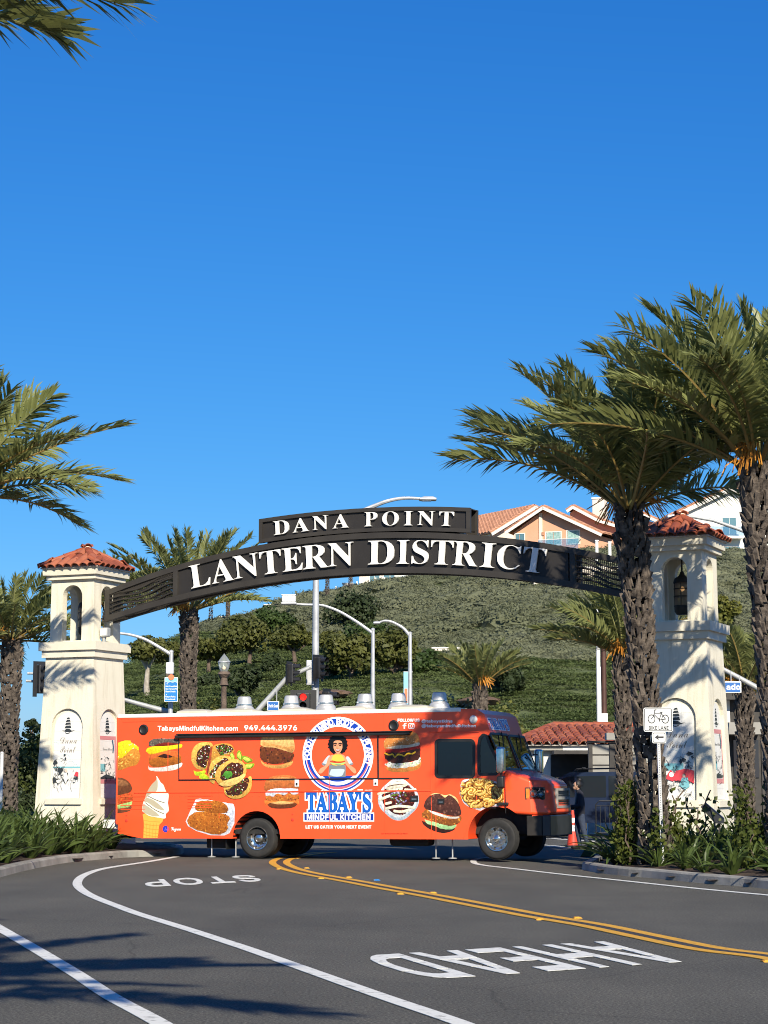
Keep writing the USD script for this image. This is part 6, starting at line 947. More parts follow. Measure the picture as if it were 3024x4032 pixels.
c = f4(466, 1040); p = P('badge_print', mtl='print_flat'); p.put(Point(*c).buffer(.072), L((44, 52, 170))); p.put(Polygon([(c[0] - .03, c[1] - .04), (c[0] + .0, c[1] + .045), (c[0] + .01, c[1] + .02), (c[0] - .01, c[1] - .04)]), L((110, 90, 200))); p.put(Point(c[0] + .03, c[1] - .015).buffer(.018), L((110, 90, 200))); p.done()
# name plate: slab letters in blue with a white edge, a bar below
g0, g1 = f5(118, 925), f5(648, 925); top_ = f5(118, 765)[1] - g0[1]
q = P('name_lettering', 'blue slab lettering reading TABAY\'S', 'print_flat'); g = text("TABAY'S", top_ * .96, 'serif', track=-.015, fit=g1[0] - g0[0], bold=.035); g = affinity.translate(g, *g0)
q.put(g.buffer(.035, join_style=2), WHITE); q.put(g.buffer(.004, join_style=2), L((14, 86, 178))); q.put(g.buffer(-.028, join_style=2), L((24, 104, 196))); q.done()
a_, b_ = f5(95, 1005), f5(672, 932); q = P('name_bar', 'blue bar with white edge reading MINDFUL KITCHEN', 'print_flat'); r_ = sbox(a_[0], a_[1], b_[0], b_[1]); q.put(r_, WHITE); q.put(r_.buffer(-.022, join_style=2), L((18, 52, 150)))
g = affinity.translate(text('MINDFUL KITCHEN', (b_[1] - a_[1]) * .58, fit=(b_[0] - a_[0]) * .90, track=.05), a_[0] + (b_[0] - a_[0]) * .05, a_[1] + (b_[1] - a_[1]) * .21); q.put(g.buffer(.002), WHITE); q.put(g.buffer(-.010), PINK); q.done()
# two small white symbols
q = P('symbol_print', 'white letter f symbol', 'print_flat'); q.fn = f5; q.poly([(918, 248), (918, 226), (910, 226), (910, 217), (918, 217), (918, 210), (924, 201), (940, 200), (940, 209), (931, 210), (929, 217), (939, 217), (938, 226), (929, 226), (929, 248)], WHITE, r=0); q.done()
c0, c1 = f5(956, 250), f5(1006, 201); q = P('symbol_print', 'white rounded square camera symbol', 'print_flat'); r_ = sbox(*c0, *c1).buffer(-.03).buffer(.03); w_ = c1[0] - c0[0]; q.put(r_.difference(r_.buffer(-.016)).union(r_.centroid.buffer(w_ * .26).difference(r_.centroid.buffer(w_ * .16))).union(Point(c1[0] - w_ * .22, c1[1] - w_ * .22).buffer(.012)), WHITE); q.done()
# name above the windscreen and small plate on the nose
wsy = [WS(*Z6(*p)) for p in ((200, 395), (410, 440), (235, 330))]; q = P('name_lettering', 'blue lettering reading TABAY\'S above the windscreen', 'print_flat', T=WSF)
yw = wsy[1][0] - wsy[0][0]; g = affinity.translate(text("TABAY'S", .21, 'serif', fit=max(.6, min(1.4, yw)), bold=.03), max(.12, wsy[0][0]), WS(*Z6(300, 405))[1]); q.put(g.buffer(.022, join_style=2), WHITE); q.put(g, L((60, 96, 176))); q.done()
# ---------------------------------------------------------------- palms, strap leaved plants, climbers, trees and shrubs
def frond_mesh(rng, L_, az, e0, droop, n=64, leaf=.46, w=.030, wind=(0, 0, 0), twist=0.0, lift=.45):
    k = 14; t = np.linspace(0, 1, k); el = e0 - droop * t ** 1.4
    d = np.stack([np.cos(el) * math.cos(az), np.cos(el) * math.sin(az), np.sin(el)], 1) + np.asarray(wind)[None] * (t ** 1.2)[:, None]
    d /= np.linalg.norm(d, axis=1, keepdims=True); p = np.vstack([[0, 0, 0], np.cumsum((d[:-1] + d[1:]) / 2 * (L_ / (k - 1)), 0)])
    stem = tube(p, .028 * (1 - t) ** .8 + .006, 4, False)
    s = np.sort(rng.uniform(.16, 1.0, n)); sides = []
    P_ = np.stack([np.interp(s, t, p[:, i]) for i in range(3)], 1); D_ = np.stack([np.interp(s, t, d[:, i]) for i in range(3)], 1); D_ /= np.linalg.norm(D_, axis=1, keepdims=True)
    side = np.cross(D_, [0, 0, 1.0]); side /= np.linalg.norm(side, axis=1, keepdims=True) + 1e-9; up = np.cross(side, D_)
    c, q = math.cos(twist), math.sin(twist); side, up = side * c + up * q, up * c - side * q
    ln = leaf * (.45 + .55 * np.sin(PI * np.clip((s - .12) / .95, 0, 1)) ** .7) * rng.uniform(.82, 1.12, n)
    vs, fs, m = [], [], 0
    for sg in (-1, 1):
        an = np.radians(68 - 40 * s ** 1.4) + rng.normal(0, .10, n); ra = lift + rng.normal(0, .20, n)
        dr = D_ * np.cos(an)[:, None] + (side * (sg * np.cos(ra))[:, None] + up * np.sin(ra)[:, None]) * np.sin(an)[:, None]
        mid = P_ + dr * (ln * .5)[:, None]; tip = P_ + dr * ln[:, None] + np.array([0, 0, -1.0]) * (ln * rng.uniform(.05, .22, n))[:, None] + np.asarray(wind) * (ln * .25)[:, None]
        nm = np.cross(dr, up); nm /= np.linalg.norm(nm, axis=1, keepdims=True) + 1e-9; nm = nm * .8 + up * (.35 * sg + rng.normal(0, .22, (n, 1)))
        h = w * .5
        v = np.stack([P_ + nm * h * .6, P_ - nm * h * .6, mid + nm * h, mid - nm * h, tip], 1).reshape(-1, 3); b = np.arange(n)[:, None] * 5 + m
        vs.append(v); fs.append(np.concatenate([b + [0, 1, 3], b + [0, 3, 2], b + [2, 3, 4]])); m += 5 * n
    return stem, (np.vstack(vs), np.vstack(fs))
def palm(label, base, height, r, seed, nf=44, L_=3.3, leaf=.46, w=.030, nleaf=64, wind=(-.25, 0, 0), stubs=0, lean=(0, 0), mtl='frond', fruit=True, group=None, emin=.25, rows=None, droop=1.0, extra=()):
    rng = np.random.default_rng(seed); t = thing('palm_tree', label, 'palm tree', base, 0, group)
    ax = lambda z: np.array([lean[0] * (z / height) ** 1.3, lean[1] * (z / height) ** 1.3, z])
    zs = np.linspace(-.2, height, 14); rr = r * (1.05 - .16 * np.sin(np.clip(zs / height, 0, 1) * PI * .9)) ; rr[0] *= 1.25; rr[1] *= 1.1; rr[-1] *= .8
    part('trunk', tube([ax(z) for z in zs], rr * .9, 18), 'bark', t, smooth=40)
    # old leaf bases set round the trunk in a spiral
    mb = MB(); nrow = rows or int(height / .10); per = 9; k = 0
    allz = [(i, j) for i in range(nrow) for j in range(per)]
    keep_part = set(map(tuple, np.array(allz)[np.linspace(0, len(allz) - 1, min(stubs, len(allz))).astype(int)])) if stubs else set()
    for i, j in allz:
        z = height * (i + .3 + rng.normal(0, .22)) / nrow; a = 2 * PI * (j + .382 * i) / per + rng.normal(0, .10); rad = float(np.interp(z, zs, rr)) * rng.uniform(.83, .90)
        big = .5 + .6 * np.clip(z / height, 0, 1) ** 2; hh, ww, th = (.17 * big + .05) * rng.uniform(.6, 1.45), rad * .60 * rng.uniform(.6, 1.15), .044 * big * rng.uniform(.5, 2.2)
        o = ax(max(z, 0)) * [1, 1, 0] + [0, 0, z] + rad * np.array([math.cos(a), math.sin(a), 0]); tl = rng.normal(0, .16); T = frame(o, [-math.sin(a) * math.cos(tl), math.cos(a) * math.cos(tl), math.sin(tl)], [math.sin(a) * math.sin(tl), -math.cos(a) * math.sin(tl), math.cos(tl)], [math.cos(a), math.sin(a), 0])
        jx = rng.normal(0, .12, 2) * ww; top_ = rng.uniform(.72, 1.1, 2)
        v = np.array([(-ww / 2, -.05, -.03), (ww / 2, -.05, -.03), (-ww * .30 + jx[0], hh * top_[0], th * .5), (ww * .30 + jx[1], hh * top_[1], th * .5), (-ww * .42, -.02, th * .30), (ww * .42, -.02, th * .30), (-ww * .20 + jx[0], hh * top_[0] * .92, th * 1.3), (ww * .20 + jx[1], hh * top_[1] * .92, th * 1.3)])
        f = np.array([[4, 5, 7, 6], [0, 4, 6, 2], [5, 1, 3, 7], [2, 6, 7, 3], [0, 1, 5, 4]])
        m_ = xf((v, f), T)
        if (i, j) in keep_part: part('leaf_base', m_, 'bark_stub', t)
        else: mb.add(*m_)
    if mb.n: part('leaf_bases', mb.get(), 'bark_stub', t, kind='stuff')
    top = ax(height)
    for i in range(nf):
        u = i / nf; e0 = 1.45 - (1.45 - emin) * u ** .8 + rng.normal(0, .08); az = i * 2.39996 + rng.normal(0, .2)
        ll = L_ * (.72 + .28 * min(1, u * 2.2)) * rng.uniform(.88, 1.08)
        st, lf = frond_mesh(rng, ll, az, e0, rng.uniform(.6, 1.0) * (.42 + .75 * u) * droop, nleaf, leaf, w, np.array(wind) * rng.uniform(.6, 1.5), rng.normal(0, .5))
        off = top + np.array([math.cos(az), math.sin(az), 0]) * r * .45 + [0, 0, .15 * (1 - u)]
        fr = part('frond', (lf[0] + off, lf[1]), mtl, t); part('stem', (st[0] + off, st[1]), 'frond_stem_orange' if u > .45 else 'frond_stem', fr)
    for az, e0, dr, ll in extra:
        st, lf = frond_mesh(rng, ll, az, e0, dr, nleaf, leaf, w, (0, 0, 0), .3); off = top + np.array([math.cos(az), math.sin(az), 0]) * r * .45
        fr = part('frond', (lf[0] + off, lf[1]), mtl, t); part('stem', (st[0] + off, st[1]), 'frond_stem', fr)
    if fruit:
        for k in range(2):
            a = rng.uniform(0, 6.3); mb = MB()
            for q in range(26):
                b = a + rng.normal(0, .3); d = np.array([math.cos(b), math.sin(b), 0]); pts = [top + d * r * .4, top + d * .4 + [0, 0, rng.uniform(.2, .5)], top + d * rng.uniform(.6, .85) + [0, 0, rng.uniform(-.2, .3)]]
                mb.tube(pts, .012, 3, cap=False)
            part('fruit_cluster', mb.get(), 'palm_fruit', t)
    return t
def onbed(px, Y, g, z=.3): p = at(px, 1700, Y); return np.array([p[0], p[1], z])
pA = onbed(1413, 37.6, None, .2); pB = onbed(1694, 35.2, None, .2)
palm('big palm standing before the right tower and hiding the end of the arched sign', pA, 6.45, .295, 21, 38, 3.4, .64, .056, 84, (-.30, 0, .0), 290, (-.38, 0), emin=.50, droop=.78)
palm('tall palm at the right edge with its trunk half out of the frame', pB, 6.85, .32, 22, 40, 3.5, .66, .058, 88, (-.26, .0, .05), 290, (-.36, 0), emin=.50, droop=.72)
palm('palm at the left edge whose fronds reach into the sky above the left tower', onbed(-108, 42.0, None, .2), 7.3, .33, 23, 40, 3.45, .62, .056, 86, (.12, 0, 0), 0, emin=.22, droop=.8)
palm('palm at the top left corner showing only the tips of its fronds', [-5.0, 13.6, 0], 6.95, .30, 24, 24, 2.7, .50, .055, 100, (.0, 0, .1), 0, emin=.62, droop=.6, extra=((.05, .24, .48, 3.0), (.30, .26, .5, 2.6), (-.25, .28, .55, 2.6), (.1, .32, .5, 2.5)))
palm('palm outside the left edge whose fronds shade the lower left of the road', [-1.75, 5.0, 0], 7.2, .30, 25, 38, 4.2, .60, .085, 100, (.05, 0, 0), 0, emin=.2, droop=.7)
palm('palm with a thick trunk at the left edge behind the plants', [*(at(17, 1700, 66)[:2]), 0], 6.2, .36, 26, 44, 2.9, .50, .06, 60, (.10, 0, 0), 0, mtl='frond_far', emin=.1)
palm('palm behind the roof of the left tower', [*(at(232, 1700, 82)[:2]), 0], 8.7, .33, 27, 36, 2.8, .46, .06, 50, (.1, 0, 0), 0, mtl='frond_far')
palm('palm standing behind the left part of the arched sign beside the blue board', [*(at(404, 1700, 76)[:2]), 0], 8.0, .35, 28, 42, 3.8, .58, .07, 70, (-.05, 0, .08), 0, mtl='frond_far', emin=.3, droop=.7)
palm('short palm above the cab of the truck at the foot of the hill', [*(at(1038, 1700, 88)[:2]), 0.3], 5.5, .33, 29, 30, 2.3, .46, .06, 56, (0, 0, 0), 0, mtl='frond_far', emin=.55, droop=.6)
palm('slender palm just behind the big palm left of the right tower', [*(at(1349, 1700, 58)[:2]), 0], 5.2, .27, 30, 34, 2.4, .50, .055, 60, (-.38, 0, .02), 0, mtl='frond_far', emin=.5, droop=.7)
palm('slender palm between the right tower and the right edge', [*(at(1612, 1700, 56)[:2]), 0], 4.2, .26, 31, 30, 2.1, .42, .05, 56, (-.2, 0, .1), 0, mtl='frond_far', emin=.5)
for px, py, h, s in ((707, 1290, 5.0, 1), (455, 1345, 7.0, 2), (757, 1279, 4.6, 3), (492, 1343, 3.4, 4)):
    q = hill_hit(px, py + 6); w_ = ['left of the pale posts on the ridge', 'leftmost tall one on the ridge behind the mid palm', 'its trunk rising behind the sign by the pale house', 'short one on the ridge between palms and posts'][s - 1]
    palm(f'small far palm, {w_}', q, h, .22, 40 + s, 22, 2.0, .4, .08, 20, (0, 0, 0), 0, mtl='frond_far', fruit=False, rows=30)

# ---- strap leaved clumps in the beds: every leaf a part, four kinds of clump repeated
def strap(rng, az, L_, e0, w):
    t = np.linspace(0, 1, 6); el = e0 - 1.15 * t ** 1.6 * rng.uniform(.5, 1.3); d = np.stack([np.cos(el) * math.cos(az), np.cos(el) * math.sin(az), np.sin(el)], 1)
    p = np.vstack([[0, 0, 0], np.cumsum(d[:-1] * (L_ / 5), 0)]) + [math.cos(az) * .05, math.sin(az) * .05, 0]; sd = np.array([-math.sin(az), math.cos(az), 0.0]); sd = sd * math.cos(.5 * rng.normal()) + np.array([0, 0, .3]) * rng.normal() 
    ww = w * np.array([.55, .9, 1, .85, .5, .03]); fold = np.cross(d, sd) * (ww * .22)[:, None]
    v = np.stack([p - sd * ww[:, None] / 2 + fold, p, p + sd * ww[:, None] / 2 + fold], 1).reshape(-1, 3); f = []
    for i in range(5):
        a = i * 3; f += [[a, a + 1, a + 4, a + 3], [a + 1, a + 2, a + 5, a + 4]]
    return v, np.array(f)
def clump(name, label, seed, loc, n=34, L_=.85, w=.055, group=None, low=.55):
    rng = np.random.default_rng(seed); t = thing(name, label, 'plant', loc, 0, group)
    for i in range(n): part('leaf', strap(rng, i * 2.4 + rng.normal(0, .3), L_ * rng.uniform(.6, 1.15), rng.uniform(low, 1.5), w * rng.uniform(.8, 1.2)), 'strap_leaf', t)
    return t.GetPrim()
rng = np.random.default_rng(77)
def grid_spots(g, n, mind, ok=lambda p: True, rng=rng):
    out = []
    for _ in range(n * 60):
        q = rng.uniform(g.bounds[:2], g.bounds[2:])
        if not g.contains(Point(q)) or not ok(q): continue
        if all(np.hypot(*(q - o)) > mind for o in out): out.append(q)
        if len(out) >= n: break
    return out
def view_ok(q, x0=-60, x1=1720, ymin=24):
    px, _ = proj(np.array([q[0], q[1], .4])); return x0 < px < x1 and q[1] > ymin
def clear(q, r=1.0): return np.max(np.abs([np.dot((np.array([*q, 0]) - tc_l), GX), np.dot((np.array([*q, 0]) - tc_l), GN)])) > r and np.max(np.abs([np.dot((np.array([*q, 0]) - tc_r), GX), np.dot((np.array([*q, 0]) - tc_r), GN)])) > r
protos, words_ = {}, {}
ORD = ['first', 'second', 'third', 'fourth', 'fifth', 'sixth', 'seventh', 'eighth', 'ninth', 'tenth', 'eleventh', 'twelfth', 'thirteenth', 'fourteenth', 'fifteenth', 'sixteenth', 'seventeenth', 'eighteenth', 'nineteenth', 'twentieth']
def plant_out(pts, g, side, line, sc=(1.0, 1.5), low=.55, w=1.0):
    grp = f'strap leaved plants in the {side} bed'; rows_ = {}
    for q in pts: rows_.setdefault(min(3, int(Point(q).distance(line) / .85)), []).append(q)
    i = 0
    for r, qs in sorted(rows_.items()):
        qs = sorted(qs, key=lambda q: float(proj(np.array([q[0], q[1], .3]))[0])); rn = ['front row', 'second row', 'third row', 'rear rows'][r]
        for j, q in enumerate(qs):
            nth = f'{ORD[j]} from the left' if j < 20 else f'{ORD[len(qs) - 1 - j] if len(qs) - 1 - j < 20 else "last"} from the right'
            lb = f'long leaved clump, {nth}, {rn} of the {side} kerb bed'
            k = i % 4; z = bed_z(*q, g) - .02; i += 1
            if (side, k) not in protos: protos[(side, k)] = clump('strap_leaf_plant', lb, 100 + k + (10 if side == 'left' else 0), (*q, z), [28, 24, 32, 26][k], [.88, .74, .95, .8][k] * 1.12, np.array([.055, .06, .05, .065][k]) * w, grp, low)
            else: dup(protos[(side, k)], lb, (*q, z), float(rng.uniform(0, 6.28)), grp, float(rng.uniform(*sc)))
front_l = bed_left.intersection(Polygon([(-12, 30), (-4.4, 30), (-4.4, 47.2), (-12, 47.2)])).buffer(-.35)
plant_out(grid_spots(front_l, 62, .52, lambda q: view_ok(q) and clear(q, 1.02) and not (q[0] > -6.1 and q[1] > 44.9) and (q[1] > 43.2 - .0 or q[0] < -6.6)), bed_left, 'left', left_line, (.75, 1.2), w=1.6)
front_r = bed_right.intersection(Polygon([(3.5, 22), (12, 22), (12, 44), (3.5, 44)])).buffer(-.38)
plant_out(grid_spots(front_r, 80, .56, lambda q: view_ok(q) and clear(q, 1.0) and np.hypot(q[0] - pA[0], q[1] - pA[1]) > .55 and np.hypot(q[0] - pB[0], q[1] - pB[1]) > .55), bed_right, 'right', right_line, (.55, .85), .35, 1.8)
# low leafy cover behind the left clumps
def cover(name, label, cat, pts, mtl, n, size, seed, kind=None, group=None):
    r_ = np.random.default_rng(seed); pts = np.asarray(pts, float)
    def fn(m): k = r_.integers(0, len(pts), m); d, o = ball(r_, m, .5); return pts[k, :3] + d * pts[k, 3:6], o
    t = thing(name, label, cat, (0, 0, 0), 0, group, kind); part('foliage', leaf_cloud(r_, n, size, fn), mtl, t); return t
lc = [(*at(px, 1700, 49.5)[:2], .45, .8, .8, .42) for px in range(-40, 80, 22)] + [(*at(px, 1700, 51.5)[:2], .55, .9, .9, .45) for px in range(-40, 75, 24)]
cover('ground_cover_shrub', 'low leafy green shrub mass behind the strap leaves at the left edge', 'shrub', lc, 'strap_leaf', 5200, .13, 5)
# climbers on the lower trunks of the two big palms
def climber(label, base, h, seed, n, spread):
    r_ = np.random.default_rng(seed); t = thing('climbing_vine', label, 'climbing plant', base)
    stems = []
    mb = MB()
    for k in range(9):
        a = r_.uniform(0, 6.28); z = np.linspace(0, h * r_.uniform(.5, 1), 8); a_ = a + np.cumsum(r_.normal(0, .12, 8)); rr = .40 + .05 * r_.normal(size=8) + spread * .12 * (1 - z / h); pt = np.stack([rr * np.cos(a_), rr * np.sin(a_), z], 1); stems.append(pt)
        part('stem', tube(pt, .014, 5), 'bark_tree', t)
    def fn(m):
        k = r_.integers(0, 9, m); u = r_.uniform(0, 1, m); p = np.array([[np.interp(u[i], np.linspace(0, 1, 8), stems[k[i]][:, c]) for c in range(3)] for i in range(m)])
        o = p * [1, 1, 0]; o /= np.linalg.norm(o, axis=1, keepdims=True) + 1e-6; return p + o * r_.uniform(0, .20, (m, 1)) + r_.normal(0, spread * .22, (m, 3)) * [1, 1, .8], o
    part('foliage', leaf_cloud(r_, int(n * 1.6), .095, fn, 1.25), 'vine_leaf', t)
climber('yellow green climbing vine round the foot of the big palm beside the bike lane sign', pA + [-.1, -.1, 0], 1.55, 61, 1200, .3)
climber('climbing vine round the foot of the palm at the right edge', pB + [-.25, -.1, 0], 1.5, 62, 1100, .35)
climber('loose vine sprays behind the bike lane sign post', pA + [.75, .5, 0], 1.3, 63, 200, .4)

# ---- trees and shrubs of the hillside
def tree(name, label, base, h, cw, seed, mtl, n=2600, size=.30, bark='bark_tree', flat_=.55, trunk_r=.16, clumps=9, low=.45, lean=0.0, group=None, cat='tree'):
    r_ = np.random.default_rng(seed); t = thing(name, label, cat, base, 0, group)
    cz = h * (1 + low) / 2; rz = h * (1 - low) / 2
    cen = [(r_.uniform(-1, 1) * cw * .33 + lean * h * .4, r_.uniform(-1, 1) * cw * .33, cz + r_.uniform(-.55, .45) * rz, cw * r_.uniform(.18, .30)) for _ in range(clumps)]
    b0 = np.array([0, 0, -.3]); fork = np.array([lean * h * .2, 0, h * low * .75])
    part('trunk', tube([b0, b0 * .5 + fork * .5 + [r_.normal() * .1, 0, 0], fork], [trunk_r * 1.3, trunk_r, trunk_r * .8], 8), bark, t, smooth=40)
    for c in cen[:6]: part('limb', tube([fork, (fork + np.array(c[:3])) / 2 + r_.normal(0, .15, 3), np.array(c[:3])], [trunk_r * .6, trunk_r * .4, .03], 6), bark, t, smooth=40)
    C_ = np.array(cen)
    def fn(m):
        k = r_.integers(0, len(cen), m); d, o = ball(r_, m, .62); return C_[k, :3] + d * C_[k, 3:4] * [1, 1, flat_ + .25], o
    part('crown', leaf_cloud(r_, n, size, fn, 1.5), mtl, t)
    return t
def hill_tree(name, label, px, py, top, wpx, seed, mtl, **k):
    q = hill_hit(px, py); sc = q[1] / FOC; return tree(name, label, q, (py - top) * sc, wpx * sc * 1.05, seed, mtl, **k)
hill_tree('green_tree', 'dense round green tree on the hill left of the white camera box', 589, 1392, 1292, 86, 201, 'tree_green', n=3000, low=.30, clumps=12, flat_=.75)
hill_tree('umbrella_tree', 'wide flat topped olive tree left of the round green tree', 541, 1446, 1352, 132, 202, 'tree_olive', n=3600, clumps=13, low=.5, flat_=.65)
hill_tree('umbrella_tree', 'olive tree behind the trunk of the mid palm', 450, 1462, 1380, 78, 203, 'tree_olive', n=2600, clumps=11, low=.5)
hill_tree('umbrella_tree', 'olive tree left of the tall grey traffic pole', 634, 1458, 1370, 98, 204, 'tree_olive', n=3000, clumps=13, low=.45)
hill_tree('twisted_tree', 'tree with bare pale twisted limbs right of the left tower', 318, 1508, 1388, 110, 205, 'tree_olive', n=1900, bark='bark_pale', low=.62, clumps=9, trunk_r=.2)
hill_tree('twisted_tree', 'leaning tree with reddish trunk just left of the mid palm', 366, 1470, 1385, 70, 206, 'tree_olive', n=1500, low=.5, lean=-.3)
hill_tree('dark_shrub_tree', 'broad dark tree high on the slope below the sign centre', 765, 1362, 1286, 118, 207, 'tree_dark', n=3200, low=.05, clumps=14, flat_=.7)
hill_tree('green_tree', 'green tree right of the arm of the middle street lamp', 798, 1400, 1330, 100, 208, 'tree_green', n=2800, low=.05, clumps=12, flat_=.7)
hill_tree('umbrella_tree', 'olive tree between the traffic pole and the middle street lamp', 760, 1490, 1392, 108, 209, 'tree_olive', n=3600, clumps=13, low=.3, flat_=.7)
hill_tree('umbrella_tree', 'dark olive tree between the two street lamps', 852, 1480, 1372, 102, 210, 'tree_olive', n=3200, clumps=14, low=.1)
hill_tree('umbrella_tree', 'small olive tree just right of the traffic pole', 712, 1412, 1358, 62, 211, 'tree_olive', n=1700, clumps=8, low=.2)
hill_tree('dark_shrub_tree', 'dark shrub behind the short palm above the cab', 1104, 1502, 1424, 84, 212, 'tree_dark', n=2400, low=.05, clumps=10, flat_=.7)
hill_tree('green_tree', 'round green tree right of the right tower', 1567, 1390, 1285, 60, 213, 'shrub_yellow', n=1500, low=.1, clumps=8, flat_=.8)
hill_tree('green_tree', 'dark tree on the far left beside the mast arms', 72, 1512, 1440, 34, 214, 'tree_dark', n=900, low=.1, clumps=6)
hill_tree('dark_shrub_tree', 'dark spreading tree right of the grey lamp post with globe', 515, 1520, 1450, 90, 215, 'tree_dark', n=1800, low=.15, clumps=9)
hill_tree('dark_shrub_tree', 'small dark bush between the two olive trees left of the tall pole', 590, 1470, 1428, 44, 216, 'tree_dark', n=1100, low=.0, clumps=6, flat_=.8)
hill_tree('green_tree', 'small bright green tree under the arm of the middle street lamp', 716, 1476, 1424, 52, 217, 'tree_green', n=1300, low=.1, clumps=7, flat_=.8)
hill_tree('dark_shrub_tree', 'dark bush at the right foot of the mid palm', 438, 1500, 1462, 56, 218, 'tree_dark', n=1200, low=.0, clumps=7, flat_=.8)
hill_tree('green_tree', 'green bush low on the slope right of the right street lamp', 918, 1478, 1432, 66, 219, 'tree_green', n=1300, low=.0, clumps=8, flat_=.7)
def shrub(label, px, Y, ztop, wpx, seed, mtl, n=1800, size=.24, cat='shrub', name='shrub', zbase=0.0):
    q = at(px, 1700, Y); r_ = np.random.default_rng(seed); w_ = wpx * Y / FOC; t = thing(name, label, cat, (q[0], Y, zbase)); h = ztop - zbase
    C_ = np.array([(r_.uniform(-.36, .36) * w_, r_.uniform(-.3, .3) * w_, h * r_.uniform(.25, .68), w_ * .22, h * r_.uniform(.22, .36)) for _ in range(12)])
    for k in range(5): part('stem', tube([(C_[k, 0] * .2, C_[k, 1] * .2, -.1), (*(C_[k, :2] * .7), h * .3), tuple(C_[k, :3])], [.05, .035, .015], 5), 'bark_tree', t)
    def fn(m): k = r_.integers(0, 12, m); d, o = ball(r_, m, .5); return C_[k, :3] + d * np.stack([C_[k, 3], C_[k, 3], C_[k, 4]], 1), o
    part('foliage', leaf_cloud(r_, n, size, fn, 1.5), mtl, t); return t
zz = lambda py, Y: 1.6 + (1694.6 - py) / FOC * Y
for i, (px, w_, top, Y, m_, lb) in enumerate(((312, 96, 1500, 84, 'shrub_yellow', 'yellow green shrub just right of the left tower'), (372, 90, 1492, 85, 'hedge_leaf', 'green shrub behind the blue way sign'), (446, 100, 1488, 84, 'shrub_yellow', 'yellow green shrub between the mid palm and the globe lamp'), (520, 96, 1482, 86, 'hedge_leaf', 'green shrub right of the globe lamp'), (590, 90, 1494, 87, 'pale_shrub', 'pale grey green shrub behind the blue street name sign'),
        (655, 80, 1480, 90, 'hedge_leaf', 'green shrub behind the red traffic light'), (790, 110, 1490, 89, 'hedge_leaf', 'green shrub between the two street lamps above the roof'), (850, 84, 1500, 88, 'shrub_yellow', 'yellow green shrub left of the banner'), (925, 110, 1472, 91, 'pale_shrub', 'pale shrub right of the banner'), (990, 90, 1478, 92, 'pale_shrub', 'pale shrub left of the short palm'), (915, 90, 1515, 86, 'shrub_yellow', 'small yellow green shrub right of the right street lamp'),
        (1090, 120, 1490, 86, 'shrub_yellow', 'big yellow green shrub behind the cab of the truck'), (1150, 96, 1535, 85, 'shrub_yellow', 'lower yellow green shrub right of the windscreen'), (1030, 90, 1520, 85, 'hedge_leaf', 'green shrub at the foot of the short palm'), (56, 100, 1506, 72, 'hedge_leaf', 'tall green shrub between the left palm and the left tower'), (-30, 90, 1515, 73, 'hedge_leaf', 'tall green shrub left of the left palm'))):
    shrub(lb, px, Y, zz(top + 12, Y), w_ * 1.25, 300 + i, m_, 3000 if w_ > 90 else 2200, .20 if Y > 80 else .16)
cover('hedge', 'dark clipped hedge along the far road at the left edge', 'hedge', [(*at(px, 1700, 69)[:2], .75, .5, .5, .6) for px in range(-60, 110, 10)], 'tree_dark', 4200, .13, 9)
# bare earth showing between the shrubs
for px, py, w_ in ((1035, 1512, 70), (720, 1525, 60)):
    q = hill_hit(px, py); v, f = blob(3, px, .2, 2.5); tag(part('earth_bank', (v * [w_ * q[1] / FOC * .7, 2.5, .35] + q + [0, 0, .0], f), 'dirt', smooth=True), kind='structure')
# ---------------------------------------------------------------- houses on the ridge, the low tiled building, walls
def wall_frame(px, py, Y, yaw):
    o = at(px, py, Y); e = np.array([math.cos(yaw), -math.sin(yaw), 0]); n = np.array([math.sin(yaw), math.cos(yaw), 0]); return o, e, n
def house(name, label, px0, Y, yaw, cat='house'):
    o, e, n = wall_frame(px0, 1700, Y, yaw); o = o * [1, 1, 0]; t = thing(name, label, cat, o, -yaw)
    def H(px, py, y=0.0): p = onplane(px, py, o + n * y, n); return np.array([np.dot(p - o, e), p[2]])
    return t, H
def gable(t, H, outline, wallm, depth, over=.35, roof=None, y0=0.0, trim='house_trim'):
    pts = [H(*p) for p in outline]; poly = Polygon(pts)
    part('wall', solid(poly, depth).rotate([90, 0, 0]).translate([0, depth + y0, 0]), wallm, t)
def roof_slab(t, a, b, y0, y1, th=.22, rib=.30):          # a tiled roof plane from eave a to ridge b (along, up), running back from y0 to y1
    a, b = np.array(a), np.array(b); d = b - a; Ls = np.linalg.norm(d); d = d / Ls; nrm = np.array([-d[1], d[0]]); nrm = nrm if nrm[1] > 0 else -nrm
    T = np.eye(4); T[:3, 0] = [d[0], 0, d[1]]; T[:3, 1] = [0, 1, 0]; T[:3, 2] = [nrm[0], 0, nrm[1]]; T[:3, 3] = [a[0], 0, a[1]]
    r = part('roof', xf(box((0, y0, 0), (Ls, y1, th * .5)), T), 'house_roof', t)
    nrow = int((y1 - y0) / rib); npc = int(Ls / .42) 
    for i in range(min(nrow, 18)):
        v, f = [], []
        y = y0 + (i + .5) * (y1 - y0) / min(nrow, 18); w = (y1 - y0) / min(nrow, 18) * .42
        mb = MB()
        for k in range(npc):
            x0, x1 = k * Ls / npc, (k + 1.06) * Ls / npc; aa = np.linspace(0, PI, 5)
            vv = np.array([(x, y + w * math.cos(q) * s, th * .5 + w * .55 * math.sin(q) + h) for x, s, h in ((x0, 1.0, .05), (x1, .85, .0)) for q in aa]); ff = [[j, j + 1, 6 + j, 5 + j] for j in range(4)] + [[0, 1, 2, 3], [0, 3, 4, 4]]
            mb.add(vv, np.array(ff))
        part('tile_row', xf(mb.get(), T), 'house_roof', r)
    return r
